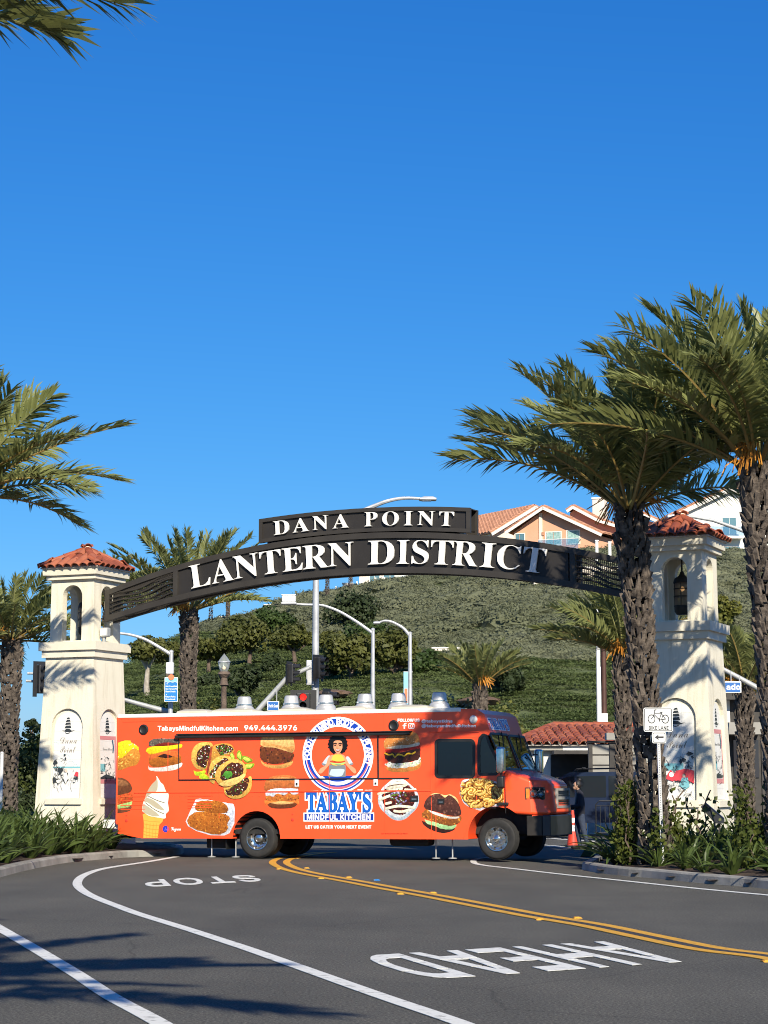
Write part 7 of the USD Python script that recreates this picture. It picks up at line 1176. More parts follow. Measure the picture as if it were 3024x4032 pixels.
def barge(t, a, b, y0, y1, h=.30, mtl='house_trim'):
    a, b = np.array(a), np.array(b); d = (b - a) / np.linalg.norm(b - a); n_ = np.array([-d[1], d[0]]); n_ = n_ if n_[1] > 0 else -n_
    q = [a, b, b - n_ * h, a - n_ * h]; g = Polygon(q); part('barge_board', solid(g, y1 - y0).rotate([90, 0, 0]).translate([0, y1, 0]), mtl, t)
def window(t, H, x0, y0, x1, y1, n=2, y=0.0, curtain=False, name='window'):
    a, b = H(x0, y1), H(x1, y0); w = part(name, MB().box((a[0], y - .06, a[1]), (a[0] + .09, y + .02, b[1])).box((b[0] - .09, y - .06, a[1]), (b[0], y + .02, b[1])).box((a[0] + .091, y - .06, b[1] - .09), (b[0] - .091, y + .02, b[1])).box((a[0] + .091, y - .06, a[1]), (b[0] - .091, y + .02, a[1] + .09)).get(), 'house_trim', t)
    for i in range(n):
        u0, u1 = a[0] + .095 + (b[0] - a[0] - .19) * i / n + .03, a[0] + .095 + (b[0] - a[0] - .19) * (i + 1) / n - .03
        part('pane', box((u0, y - .03, a[1] + .095), (u1, y - .012, b[1] - .095)), 'house_glass', w)
        if curtain:
            xs = np.linspace(u0, u1, 15); vv = np.array([(x, y - .034 - .012 * (k % 2), z) for k, x in enumerate(xs) for z in (a[1] + .1, b[1] - .1)]); part('curtain', (vv, np.array([[2 * k, 2 * k + 2, 2 * k + 3, 2 * k + 1] for k in range(14)])), 'curtain', w)
YH = 216
zh = crop(2000, 1950, 450); D = lambda x, y: zh(x, y)
t, H = house('pink_house', 'pink gabled house with sliding windows on the ridge right of the sign', 1200, YH, .35)
gable(t, H, [D(85, 900), D(85, 540), D(535, 200), D(1345, 590), D(1520, 640), D(1520, 900)], 'house_pink', 10)
l0, r0, l1 = H(*D(-10, 545)), H(*D(540, 178)), H(*D(1400, 575))
roof_slab(t, l0 + [0, .0], r0, -.9, 10.5); roof_slab(t, l1, r0, -.9, 10.5); l2 = H(*D(1560, 600)); roof_slab(t, l2, l1 + [-.05, .12], -.9, 9)
barge(t, l0, r0, -1.0, -.88); barge(t, l1, r0, -1.0, -.88)
window(t, H, *D(97, 548), *D(248, 690)); window(t, H, *D(543, 520), *D(780, 735), curtain=True, name='sliding_door'); window(t, H, *D(850, 500), *D(1048, 720), 1, curtain=True, name='sliding_door')
a_, b_ = H(*D(460, 900)), H(*D(500, 260)); part('pilaster', box((a_[0], -.12, a_[1]), (b_[0], .0, b_[1])), 'house_cream', t)
a_, b_ = H(*D(480, 670)), H(*D(1060, 640)); part('balcony_glass', box((a_[0], -1.15, a_[1] - 1.1), (b_[0], -1.13, a_[1])), 'glass_clear', t); part('balcony_rail', MB().tube([(a_[0], -1.14, a_[1]), (b_[0], -1.14, b_[1])], .04, 6).tube([(b_[0], -1.14, b_[1]), (b_[0], 0, b_[1])], .04, 6).get(), 'pole_white', t); part('balcony_floor', box((a_[0], -1.2, a_[1] - 1.3), (b_[0], -.01, a_[1] - 1.12)), 'house_trim', t)
q = H(*D(510, 560)); part('wall_lamp', rbox((q[0] - .12, -.2, q[1] - .18), (q[0] + .12, 0, q[1] + .18), .03), 'house_roof', t)
# further gables behind
t, H = house('pink_house', 'gabled house part with chimney partly hidden behind the big palm', 1290, YH + 8, .35)
gable(t, H, [D(900, 900), D(900, 260), D(975, 205), D(1330, 380), D(1700, 470), D(1700, 900)], 'house_pink', 9); p0, p1, p2 = H(*D(870, 232)), H(*D(965, 165)), H(*D(1345, 365))
roof_slab(t, p0, p1, -.7, 9); roof_slab(t, p2, p1, -.7, 9); barge(t, p2, p1, -.8, -.68); barge(t, p0, p1, -.8, -.68); roof_slab(t, H(*D(1700, 470)), p2, -.7, 9); barge(t, H(*D(1700, 470)), p2, -.8, -.68)
c0, c1 = H(*D(1130, 400)), H(*D(1300, -5)); part('chimney', rbox((c0[0], 3, c0[1]), (c1[0], 4.6, c1[1]), .05), 'house_cream', t); part('chimney_cap', rbox((c0[0] - .08, 2.9, c1[1] - .02), (c1[0] + .08, 4.7, c1[1] + .16), .04), 'house_trim', t)
t, H = house('pink_house', 'farthest tiled gable, seen just right of the big palm', 1400, YH + 14, .3)
gable(t, H, [(1340, 1260), (1340, 1130), (1358, 1112), (1450, 1140), (1450, 1260)], 'house_pink', 8); p0, p1, p2 = H(1335, 1130), H(1362, 1098), H(1452, 1138); roof_slab(t, p0, p1, -.6, 8); roof_slab(t, p2, p1, -.6, 8); barge(t, p0, p1, -.7, -.58); barge(t, p2, p1, -.7, -.58)
t, H = house('cream_house', 'cream gabled house with tiled roof directly right of the upper sign', 1090, YH + 7, -.55)
gable(t, H, [D(-260, 900), D(-260, 560), D(350, 195), D(470, 260), D(470, 900)], 'house_cream', 10); p0, p1, p2 = H(*D(-300, 560)), H(*D(345, 165)), H(*D(560, 300))
roof_slab(t, p0, p1, -.7, 10.5); roof_slab(t, p2, p1, -.7, 10.5); barge(t, p0, p1, -.8, -.68); barge(t, p2, p1, -.8, -.68)
a_, b_ = H(*D(330, 285)), H(*D(370, 255)); part('vent', box((a_[0], -.04, a_[1]), (b_[0], -.001, b_[1])), 'panel_grey', t)
# the long tiled slope left of it
t, H = house('white_house', 'white house with a tiled verge and wide windows above the right tower', 1500, YH - 6, -.08)
gable(t, H, [(1452, 1300), (1452, 1120), (1572, 1064), (1700, 1100), (1700, 1300)], 'house_white', 10); p0, p1, p2 = H(1443, 1117), H(1574, 1055), H(1720, 1098); roof_slab(t, p0, p1, -.5, 10); roof_slab(t, p2, p1, -.5, 10); barge(t, p0, p1, -.6, -.48, .4); barge(t, p2, p1, -.6, -.48, .4)
window(t, H, 1559, 1117, 1592, 1156, 2); window(t, H, 1562, 1180, 1600, 1200, 3); window(t, H, 1480, 1140, 1520, 1160, 2)
a_, b_ = H(1530, 1160), H(1600, 1152); part('balcony_rail', MB().tube([(a_[0], -1.2, a_[1] + 1.0), (b_[0], -1.2, a_[1] + 1.0)], .04, 6).get(), 'pole_white', t); part('balcony_glass', box((a_[0], -1.21, a_[1]), (b_[0], -1.19, a_[1] + .95)), 'glass_clear', t); part('balcony_floor', box((a_[0], -1.25, a_[1] - .25), (b_[0], 0, a_[1] - .02)), 'house_trim', t)
# pale flats behind the ridge, with a glass fence
t, H = house('pale_flats', 'pale flat roofed house with big windows behind the ridge under the sign', 820, 226, 0)
a_, b_ = H(776, 1290), H(868, 1215); part('wall', box((a_[0], 0, a_[1] - 3), (b_[0], 8, b_[1])), 'house_cream', t)
window(t, H, 797, 1220, 822, 1262, 2); window(t, H, 827, 1220, 858, 1260, 2); a_, b_ = H(845, 1290), H(975, 1222); part('wall', box((a_[0], 1.5, a_[1] - 3), (b_[0], 8, b_[1])), 'house_white', t); window(t, H, 883, 1225, 912, 1254, 2, 1.5); window(t, H, 920, 1225, 965, 1250, 3, 1.5)
t = thing('glass_fence', 'glass fence with white posts along the ridge under the sign', 'fence'); prev = None
for px, py0, py1 in ((630, 1306, 1292), (660, 1299, 1280), (704, 1291, 1272), (726, 1285, 1267), (771, 1275, 1256), (788, 1272, 1258), (811, 1267, 1248), (831, 1264, 1247), (854, 1260, 1243), (878, 1257, 1240), (912, 1253, 1237), (942, 1249, 1233), (972, 1246, 1230)):
    q0, q1 = at(px, py0 + 3, 207), at(px, py1, 207); part('post', box((q0[0] - .09, 206.9, q0[2] - .4), (q0[0] + .09, 207.1, q1[2])), 'pole_white', t)
    if prev is not None: part('glass_panel', (np.array([prev[0] + [.12, 0, .1], q0 + [-.12, 0, .1], q1 + [-.12, 0, -.1], prev[1] + [.12, 0, -.1]]), np.array([[0, 1, 2, 3]])), 'glass_clear', t)
    prev = (q0, q1)
for px, py0, py1, w_, lb in ((751, 1283, 1262, .5, 'cream gate pier on the ridge among the white posts'), (588, 1318, 1308, .8, 'small pale block on the ridge by the round green tree'), (482, 1345, 1334, .4, 'small pale post on the ridge right of the mid palm')):
    q0, q1 = at(px, py0, 206), at(px, py1, 206); t = thing('gate_pier', lb, 'pier', (q0[0], 206, q0[2] - .5)); part('shaft', rbox((-w_, -.3, 0), (w_, .3, q1[2] - q0[2] + .5), .05), 'house_cream', t); part('cap', rbox((-w_ - .08, -.38, q1[2] - q0[2] + .5), (w_ + .08, .38, q1[2] - q0[2] + .62), .03), 'house_trim', t)
q = hill_hit(967, 1424); t = thing('garden_wall', 'low cream wall across the slope above the short palm', 'wall', q); w_ = 33 * q[1] / FOC
for i in range(6): part('wall_panel', box((-w_ + i * w_ / 3, -.15, -.6), (-w_ + (i + 1) * w_ / 3 - .03, .15, .55)), 'house_cream', t)
part('coping', box((-w_ - .05, -.2, .552), (w_ + .03, .2, .64)), 'house_trim', t)
q = hill_hit(1300, 1246); t = thing('garden_wall', 'low pale wall on the ridge seen through the right end of the sign', 'wall', q + [0, 0, .3]); part('wall_panel', box((-6, -.15, -1), (4, .15, .5)), 'house_cream', t); part('coping', box((-6.1, -.2, .502), (4.1, .2, .6)), 'house_trim', t)
for i, px in enumerate((1290, 1318)):
    q = hill_hit(px, 1240); t = thing('white_post', ['white post by the ridge wall, left of a bush', 'white post by the ridge wall, near the big palm'][i], 'post', q); part('shaft', box((-.12, -.12, -.3), (.12, .12, 2.6)), 'pole_white', t); part('cap', box((-.16, -.16, 2.601), (.16, .16, 2.7)), 'pole_white', t)
q = hill_hit(1282, 1200); shrub('grey green bush on the ridge before the pink house', 1300, 205, q[2] + 1.2, 60, 390, 'pale_shrub', 1200, .4, zbase=q[2] - 1.0)

# ---- low shop building with a clay tile roof behind the truck's nose
BY = 76.0
t = thing('shop_building', 'low white shop building with a clay tile roof right of the truck', 'building', (at(1270, 1700, BY) * [1, 1, 0]), 0); ox = at(1270, 1700, BY)[0]
X_ = lambda px, Y=BY: at(px, 1700, Y)[0] - ox
z_ = lambda py, Y=BY: zz(py, Y)
part('wall', box((X_(1105), 0, -.1), (X_(1640), 10, z_(1614))), 'wall_white', t); part('fascia', box((X_(1100), -.35, z_(1622)), (X_(1460), -.05, z_(1610))), 'panel_grey', t)
part('doorway', box((X_(1190), -.05, 0), (X_(1272), -.001, z_(1632))), 'wood_dark', t); part('canopy', box((X_(1190), -1.6, z_(1631)), (X_(1330), -.06, z_(1624))), 'wood_dark', t)
part('shop_sign', box((X_(1215), -.12, z_(1622, BY)), (X_(1272), -.36, z_(1613))), 'sign_white', t)
ez, rz_ = z_(1610), z_(1570, BY + 6); rs = part('roof', (np.array([(X_(1100), -.5, ez - .05), (X_(1660), -.5, ez - .05), (X_(1640), 6, rz_), (X_(1225), 6, rz_), (X_(1660), 11, ez), (X_(1100), 11, ez)]), np.array([[0, 1, 2], [0, 2, 3], [3, 2, 4], [3, 4, 5], [0, 3, 5], [1, 4, 2]])), 'mortar', t)
rng = np.random.default_rng(5); sl = math.atan2(rz_ - ez, 6.5); Ls = math.hypot(6.5, rz_ - ez); BT = tile_mesh(.72, .17, .14, 4, .03); cnt = 0
big = MB()
for i, xc in enumerate(np.arange(X_(1104), X_(1490), .335)):
    lim = min(1.0, max(0, (xc - X_(1100)) / (X_(1225) - X_(1100))))
    for r in range(int(Ls / .62)):
        y = r * .62
        if y + .3 > Ls * lim + .25: break
        T = trimesh.transformations.translation_matrix([xc, -.55, ez - .02]) @ trimesh.transformations.rotation_matrix(sl, [1, 0, 0]) @ trimesh.transformations.translation_matrix([rng.uniform(-.02, .02), y, .03 + rng.uniform(0, .02)])
        if cnt < 290: part('roof_tile', xf(BT, T), 'roof_tile_%d' % rng.integers(3), rs)
        else: big.add(*xf(BT, T))
        cnt += 1
if big.n: part('roof_tiles', big.get(), 'roof_tile_1', rs, kind='stuff')
nr = MB()
for r in range(14): part('ridge_tile', xf(tile_mesh(.9, .2, .17, 4, .03), frame([X_(1225) + r * .8, 6, rz_ + .02], [0, 1, 0], [1, 0, 0], [0, 0, 1])), 'roof_tile_0', rs)
hipd = np.array([X_(1225) - X_(1100), 6.5, rz_ - ez]); hl_ = np.linalg.norm(hipd); hipd = hipd / hl_; hs = np.cross(hipd, UP); hs /= np.linalg.norm(hs)
for r in range(int(hl_ / .75)): part('ridge_tile', xf(tile_mesh(.85, .2, .17, 4, .03), frame(np.array([X_(1100), -.5, ez + .02]) + hipd * r * .75, hs, hipd)), 'roof_tile_%d' % (r % 3), rs)
for lx_ in (1208, 1230): q = part('wall_light', rbox((X_(lx_) - .08, -.25, z_(1628)), (X_(lx_) + .08, -.05, z_(1620)), .03), 'sign_white', t)
# pergola with posts and panels, and a white garden wall, before the shop
PYY = 70.0; t = thing('pergola', 'dark framed glazed pergola beside the shop, right of the parked car', 'pergola', (at(1350, 1700, PYY) * [1, 1, 0])); ox2 = at(1350, 1700, PYY)[0]; X2 = lambda px: at(px, 1700, PYY)[0] - ox2
for px, w_ in ((1276, .07), (1325, .12), (1390, .10), (1440, .10)): part('post', box((X2(px) - w_, -.1, 0), (X2(px) + w_, .1, zz(1606, PYY))), 'wood_dark', t)
part('beam', box((X2(1270), -.16, zz(1606, PYY)), (X2(1450), .16, zz(1602, PYY))), 'wood_dark', t); part('header', box((X2(1310), -.3, zz(1603, PYY) + .05), (X2(1460), .3, zz(1588, PYY) + .05)), 'panel_grey', t)
for x0, x1 in ((1279, 1321), (1330, 1386), (1395, 1436)):
    for y0, y1 in ((1609, 1630), (1633, 1652), (1655, 1676)): part('panel', box((X2(x0), -.03, zz(y1, PYY)), (X2(x1), .03, zz(y0, PYY))), 'panel_grey', t)
    for y in (1631.5, 1653.5): part('rail', box((X2(x0) - .05, -.05, zz(y + 1.2, PYY)), (X2(x1) + .05, .05, zz(y - 1.2, PYY))), 'wood_dark', t)
for z0 in np.arange(.25, 1.5, .28): part('slat', box((X2(1330), -.06, z0), (X2(1386), .06, z0 + .14)), 'wood_dark', t)
t = thing('garden_wall', 'white rendered wall behind the person', 'wall', (at(1300, 1700, 67) * [1, 1, 0])); ox3 = at(1300, 1700, 67)[0]
part('wall_panel', box((at(1268, 1700, 67)[0] - ox3, -.15, -.1), (at(1322, 1700, 67)[0] - ox3, .15, zz(1679, 67))), 'wall_white', t); part('coping', box((at(1267, 1700, 67)[0] - ox3, -.2, zz(1679, 67) + .002), (at(1323, 1700, 67)[0] - ox3, .2, zz(1675, 67))), 'kerb_concrete', t)
part('handrail', tube([(at(1285, 1700, 66)[0] - ox3, -.8, .9), (at(1318, 1700, 66)[0] - ox3, -.8, 1.6)], .03, 6), 'black_trim', t)
# dark timber building behind the right tower
t = thing('timber_building', 'dark timber building behind the right tower', 'building', (at(1600, 1700, 68) * [1, 1, 0])); ox4 = at(1600, 1700, 68)[0]; X4 = lambda px: at(px, 1700, 68)[0] - ox4
part('wall', box((X4(1480), 0, -.1), (X4(1760), 8, zz(1515, 68))), 'wood_dark', t); part('roof', box((X4(1470), -.6, zz(1515, 68) + .002), (X4(1770), 8, zz(1500, 68))), 'wood_dark', t); part('awning', box((X4(1560), -1.6, zz(1590, 68)), (X4(1640), -.01, zz(1565, 68))), 'panel_grey', t)
part('lit_wall', box((X4(1572), -.04, zz(1566, 68)), (X4(1580), -.001, zz(1515, 68))), 'wall_white', t)
for k in range(5): part('board', box((X4(1490 + k * 52), -.06, 0), (X4(1494 + k * 52), -.001, zz(1516, 68))), 'wood_dark', t)
part('window', box((X4(1586), -.05, zz(1680, 68)), (X4(1640), -.001, zz(1600, 68))), 'car_glass', t)

# ---- street lamps, signals, poles, signs
def lamp_pole(label, px, py_top, Y, r, arm=None, head=None, mtl='galvanised', name='street_lamp', base_h=0):
    p = at(px, py_top, Y); t = thing(name, label, 'street lamp', (p[0], p[1], 0)); h = p[2]
    part('pole', tube([(0, 0, 0), (0, 0, h * .5), (0, 0, h)], [r * 1.25, r * 1.1, r * .85], 12), mtl, t, smooth=40); part('base_plate', lathe([(0, .0), (r * 2.4, 0), (r * 2.4, .08), (r * 1.4, .12), (0, .12)], 12), mtl, t); part('cap', lathe([(r * .95, h - .01), (r * .95, h + .05), (0, h + .09)], 10), mtl, t)
    if arm:
        pts = smooth_line([np.array(at(a, b, Y)) - [p[0], p[1], 0] for a, b in arm], 6); part('arm', tube(pts, np.linspace(r * .75, r * .45, len(pts)), 8), mtl, t, smooth=40)
    if head:
        (x0, y0), (x1, y1) = head; a, b = at(x0, y0, Y) - [p[0], p[1], 0], at(x1, y1, Y) - [p[0], p[1], 0]; c = (a + b) / 2; w = abs(b[0] - a[0]) / 2; hh = abs(a[2] - b[2]) / 2
        hd = part('lamp_head', m3.Manifold.batch_hull([mf(rbox((c[0] - w, -.16, c[2] - hh * .2), (c[0] + w, .16, c[2] + hh * .3), .03)), mf(rbox((c[0] - w * .5, -.12, c[2]), (c[0] + w * .7, .12, c[2] + hh), .03))]), mtl, t, smooth=30); part('lens', box((c[0] - w * .7, -.12, c[2] - hh * .2 - .03), (c[0] + w * .4, .12, c[2] - hh * .2 - .002)), 'sign_white', hd)
    return t, p
s1, p1_ = lamp_pole('grey lamp pole carrying the blue way sign left of the mid palm', 369.8, 1409, 70, .085, [(369.8, 1414), (350, 1402), (315, 1382), (285, 1372), (258, 1368), (225, 1366)], ((205, 1362), (228, 1370)))
part('sensor_box', rbox((-.16, -.16, p1_[2] - .75), (.1, .1, p1_[2] - .35), .03), 'sign_white', s1)
lamp_pole('tall grey signal pole with a lamp arm rising above the sign', 683, 1128, 62, .10, [(683, 1135), (740, 1120), (806, 1094), (832, 1084), (857, 1078), (880, 1076), (908, 1077)], ((905, 1073), (943, 1085)))
lamp_pole('street lamp with a long curved arm and camera box, right of the signal pole', 805.6, 1361, 74, .08, [(805.6, 1368), (770, 1343), (735, 1322), (705, 1310), (689, 1307), (660, 1306), (639, 1305)], ((607, 1300), (641, 1308)))
q = at(624, 1298, 74); t = thing('camera_box', 'white box on the lamp arm at the top of the round green tree', 'box', q - [0, 0, .05]); part('box_body', rbox((-.25, -.15, .0), (.25, .15, .24), .03), 'sign_white', t); part('box_lid', rbox((-.27, -.17, .2405), (.27, .17, .28), .015), 'sign_white', t)
s4, p4_ = lamp_pole('street lamp with a short curved arm and hanging banner', 885.6, 1369, 78, .085, [(885.6, 1374), (872, 1358), (858, 1349), (845, 1343), (832, 1341), (820, 1344)], ((806, 1342), (822, 1350)))
for k, (x0, x1, y0, y1) in enumerate(((872, 883.5, 1451, 1530),)):
    a, b = at(x0, y1, 78), at(x1, y0, 78); t = thing('street_banner', 'pale blue and red banner hanging on the right street lamp', 'banner', (p4_[0], 78, 0)); part('cloth', box((a[0] - p4_[0], -.015, a[2]), (b[0] - p4_[0], .015, b[2])), 'way_sky', t); part('print_stripe', box((a[0] - p4_[0] + .03, -.019, a[2] + .2), (b[0] - p4_[0] - .06, -.0155, a[2] + .75)), 'coral', t); part('rod', tube([(a[0] - p4_[0], 0, b[2]), (.1, 0, b[2])], .02, 6), 'galvanised', t)
# the blue way sign
a, b = at(355, 1516, 69.6), at(384.6, 1463, 69.6); w, h = b[0] - a[0], b[2] - a[2]; t = thing('way_sign', 'blue board listing beaches and parks on the left lamp pole', 'sign', (a[0], 69.6, a[2]))
part('board', box((0, -.02, 0), (w, .02, h)), 'sign_white', t); part('panel', box((.02, -.024, .02), (w - .02, -.0205, h * .80)), 'way_blue', t); part('panel', box((.02, -.024, h * .80 + .001), (w - .02, -.0205, h - .02)), 'way_sky', t)
def flat_text(t, s, x, z, hh, mtl, y, fit=None, name='lettering', bold=.01, font='sans'):
    part(name, flat(text(s, hh, font, fit=fit, bold=bold, track=.03), frame([x, y, z], [1, 0, 0], [0, 0, 1]), .003).get(), mtl, t, label=f'lettering reading {s}')
for i, s in enumerate(('Salt Creek Bch', 'Sea Terrace Pk', 'Resort Hotels', '', 'Nature Parks', 'Overlook')):
    if s: flat_text(t, s, .04, h * (.60 - .105 * i), h * .062, 'sign_white', -.0245, w * (.86 if i < 2 else .74))
for zc, up in ((.71, True), (.29, False)):
    g = Polygon([(-.02, 0), (.02, 0), (.02, .03), (.05, .03), (0, .08), (-.05, .03), (-.02, .03)]); g = affinity.scale(g, w * 1.1, w * 1.1, origin=(0, 0)); g = g if up else affinity.rotate(g, 90, origin=(0, 0)); part('arrow', flat(g, frame([.09, -.0245, h * zc], [1, 0, 0], [0, 0, 1]), .003).get(), 'sign_white', t)
part('wave_line', tube([(x, -.026, h * .80 + .012 * math.sin(x * 40)) for x in np.linspace(.03, w - .03, 30)], .008, 4), 'sign_white', t); part('top_badge', xf(lathe([(0, .03), (.10, .03), (.10, 0)], 16), frame([w * .5, -.02, h], [1, 0, 0], [0, 0, 1])), 'coral', t)
# signal mast arms
def mast(label, pts, Y, r, mtl='pole_grey', name='mast_arm', legs=False):
    P_ = [at(a, b, Y) for a, b in pts]; o = P_[0] * [1, 1, 0]; t = thing(name, label, 'mast arm', o); part('arm', tube([p - o for p in P_], np.linspace(r, r * .75, len(P_)), 10), mtl, t, smooth=40)
    part('collar', tube([P_[0] - o - (P_[1] - P_[0]) * .02, P_[0] - o + (P_[1] - P_[0]) * .03], r * 1.4, 10), mtl, t); part('end_cap', tube([P_[-1] - o, P_[-1] - o + (P_[-1] - P_[-2]) / np.linalg.norm(P_[-1] - P_[-2]) * .05], r * .85, 10), mtl, t); return t
mast('grey mast arm slanting down to the left lamp pole behind the truck roof', [(369.8, 1539), (320, 1526), (262, 1510)], 70.3, .10)
mast('dark diagonal signal arm rising from the truck roof to the signal pole', [(545, 1548), (622, 1462), (668, 1442)], 61, .085)
mast('grey mast arm with a blue street sign right of the right tower', [(1640, 1488), (1600, 1466), (1540, 1434)], 50, .07)
mast('pale mast arm left of the left tower, the upper one', [(95, 1455.5), (63, 1454.5)], 62, .05); mast('pale mast arm left of the left tower, the lower one', [(93, 1473), (60, 1471)], 62, .05)
q = at(1602, 1141, 60); mast('thin lamp arm above the roof of the right tower', [(1640, 1160), (1590, 1141), (1540, 1124), (1500, 1117), (1466, 1115)], 60, .06); t = thing('lamp_head', 'small grey lamp head above the roof of the right tower', 'street lamp', at(1455, 1116, 60)); part('housing', rbox((-.2, -.1, -.05), (.16, .1, .05), .03), 'galvanised', t); part('photocell', lathe([(0, .12), (.04, .11), (.045, .05)], 8), 'galvanised', t)
def signal(label, px, py0, py1, Y, yaw, red=False, plate=True, w=.32):
    a, b = at(px, py1, Y), at(px, py0, Y); h = b[2] - a[2]; t = thing('traffic_signal', label, 'traffic signal', a, yaw)
    part('housing', rbox((-w / 2, -.1, 0), (w / 2, .14, h), .03), 'sign_black', t)
    if plate: part('backplate', MB().box((-w * .95, .04, -h * .12), (-w / 2 - .003, .06, h * 1.12)).box((w / 2 + .003, .04, -h * .12), (w * .95, .06, h * 1.12)).box((-w / 2, .04, h + .003), (w / 2, .06, h * 1.12)).get(), 'sign_black', t)
    for k in range(3):
        zc = h * (5 - 2 * k) / 6; T = frame([0, -.1, zc], [1, 0, 0], [0, 0, 1]); r = h / 6 * .78
        part('lens', xf(lathe([(0, .03), (r * .6, .024), (r, .0)], 18), T), 'red_lamp' if (red and k == 0) else 'sign_black', t, smooth=True)
        aa = np.linspace(-.3, PI + .3, 14); vv = np.array([(r * 1.1 * math.cos(x), r * 1.1 * math.sin(x), d) for d in (0, .20 if True else 0) for x in aa]); part('visor', xf((vv, np.array([[j, j + 1, 15 + j, 14 + j] for j in range(13)])), T), 'sign_black', t)
signal('traffic signal with its red lamp lit above the truck roof', 655, 1497, 1552, 59, 0, True, w=.40); signal('dark traffic signal seen from the side, right of the tall pole', 709, 1494, 1548, 59, 1.25, w=.34)
signal('dark traffic signal seen from the side on the diagonal arm', 628.5, 1434, 1476, 61, 1.3, w=.26); signal('dark traffic signal on the upper part of the tall pole', 690, 1420, 1466, 61.6, .9, w=.26); signal('dark traffic signal left of the left tower', 91, 1436, 1498, 61.5, .6, w=.30)
q = at(671, 1455, 61.7); t = thing('control_box', 'small grey box on the tall signal pole', 'box', q - [0, 0, .35]); part('box_body', rbox((-.13, -.1, 0), (.1, .1, .75), .02), 'galvanised', t); part('box_door', rbox((-.1, -.115, .06), (.07, -.1005, .69), .005), 'galvanised', t)
def name_sign(label, x0, y0, x1, y1, Y, yaw, s, part_fit):
    a, b = at(x0, y1, Y), at(x1, y0, Y); w, h = (b[0] - a[0]) / math.cos(yaw), b[2] - a[2]; t = thing('street_name_sign', label, 'sign', a, yaw)
    part('board', rbox((0, -.02, 0), (w, .02, h), .015), 'sign_white', t); part('panel', rbox((.025, -.024, .025), (w - .025, -.018, h - .025), .003), 'sign_blue', t); return t, w, h
t, w, h = name_sign('blue street name sign hanging under the diagonal signal arm', 577, 1514.5, 602.6, 1535.5, 60.6, .25, '', 0); flat_text(t, 'Pacific Coast', w * .12, h * .36, h * .32, 'sign_white', -.0245, w * .78); part('hanger', tube([(w * .8, 0, h), (w * .8, 0, h + .45)], .012, 5), 'galvanised', t)
t, w, h = name_sign('blue street name sign reading ado beside the right tower', 1553, 1472, 1601, 1497, 49.7, 0, '', 0); g_ = text('ado', h * .50, 'sans', bold=.02); gw = g_.bounds[2]; flat_text(t, 'ado', w * .93 - gw, h * .28, h * .50, 'sign_white', -.0245, bold=.02); 
for x in (.55, .93): part('hanger', tube([(w * x, 0, h), (w * x, 0, h + .25 - .1 * (x > .6))], .012, 5), 'galvanised', t)
# globe lamp post
p = at(484, 1451, 64); t = thing('globe_lamp', 'old style lamp post with a glass globe behind the truck', 'street lamp', (p[0], p[1], 0)); h = p[2]; k_ = 64 / FOC
part('post', lathe([(.22, 0), (.22, .3), (.13, .5), (.10, h - 2.2), (.085, h - .45), (.15, h - .42), (.12, h - .35), (.10, h - .2), (.20, h - .08), (.17, h), (0, h)], 16), 'bark_tree', t, smooth=25); part('globe', lathe([(.10, h), (.15, h + .10), (.19, h + .30), (.16, h + .36), (.09, h + .46), (.03, h + .53), (0, h + .58)], 18), 'lamp_glass', t, smooth=35); part('bulb', (np.array(trimesh.creation.icosphere(2, .05).vertices) + [0, 0, h + .12], trimesh.creation.icosphere(2, .05).faces), 'lamp_glow', t); part('collar', lathe([(.195, h + .29), (.205, h + .30), (.195, h + .32)], 18), 'galvanised', t)
# poles by the shop
for px0, px1, y0, y1, Y, r, m_, lb in ((1290.5, 1290.5, 1316, 1576, 83, .085, 'pole_white', 'tall white pole by the shop roof'), (1295.5, 1295.5, 1442, 1576, 83, .045, 'pole_white', 'thin shorter white pole by the shop roof'), (1302, 1302, 1310, 1576, 83.4, .11, 'pole_brown', 'rust brown pole by the shop roof')):
    p = at(px1, y0, Y); t = thing('roof_pole', lb, 'pole', (p[0], Y, 0)); part('shaft', tube([(0, 0, 0), (0, 0, p[2] / 2), (0, 0, p[2])], r, 10), m_, t, smooth=40); part('cap', lathe([(r * 1.05, p[2] - .02), (r * 1.05, p[2] + .03), (0, p[2] + .05)], 10), m_, t)
    if m_ == 'pole_brown': zb_ = zz(1558, Y); part('joint_box', box((-.13, -.14, zb_ - .28), (.13, .14, zb_ + .28)), 'sign_white', t)
# ---------------------------------------------------------------- bike lane sign, fixture, cone, barriers, car, person
Z8 = crop(2400, 2650, 624, 1624); Z9 = crop(2500, 2700, 300)
YS = 36.9; a, b = at(*Z9(190, 1003), YS), at(*Z9(818, 480), YS); foot = at(1431, 1830, YS); topp = at(1421, 1545, YS)
t = thing('bike_lane_sign', 'white bike lane sign with an arrow plate on a perforated steel post', 'sign', (topp[0], YS, 0), .06); lean = topp[0] - foot[0]
post = [(-lean * 1.02, 0.03, .12), (-lean * .5, .03, (topp[2] + .12) / 2), (0, .03, topp[2])]; d_ = np.array(post[-1]) - post[0]
part('post', solid(sbox(-.028, -.028, .028, .028), float(np.linalg.norm(d_))).transform(frame(post[0], [1, 0, 0], [0, 1, 0], d_ / np.linalg.norm(d_))[:3, :]), 'galvanised', t)
mb = MB()
for u in np.linspace(.03, .93, 60): c = np.array(post[0]) + d_ * u; mb.box(c + [-.007, -.0295, -.007], c + [.007, -.0283, .007])
part('post_holes', mb.get(), 'sign_black', t, kind='stuff')
w, h = b[0] - a[0], b[2] - a[2]; px0 = a[0] - topp[0]
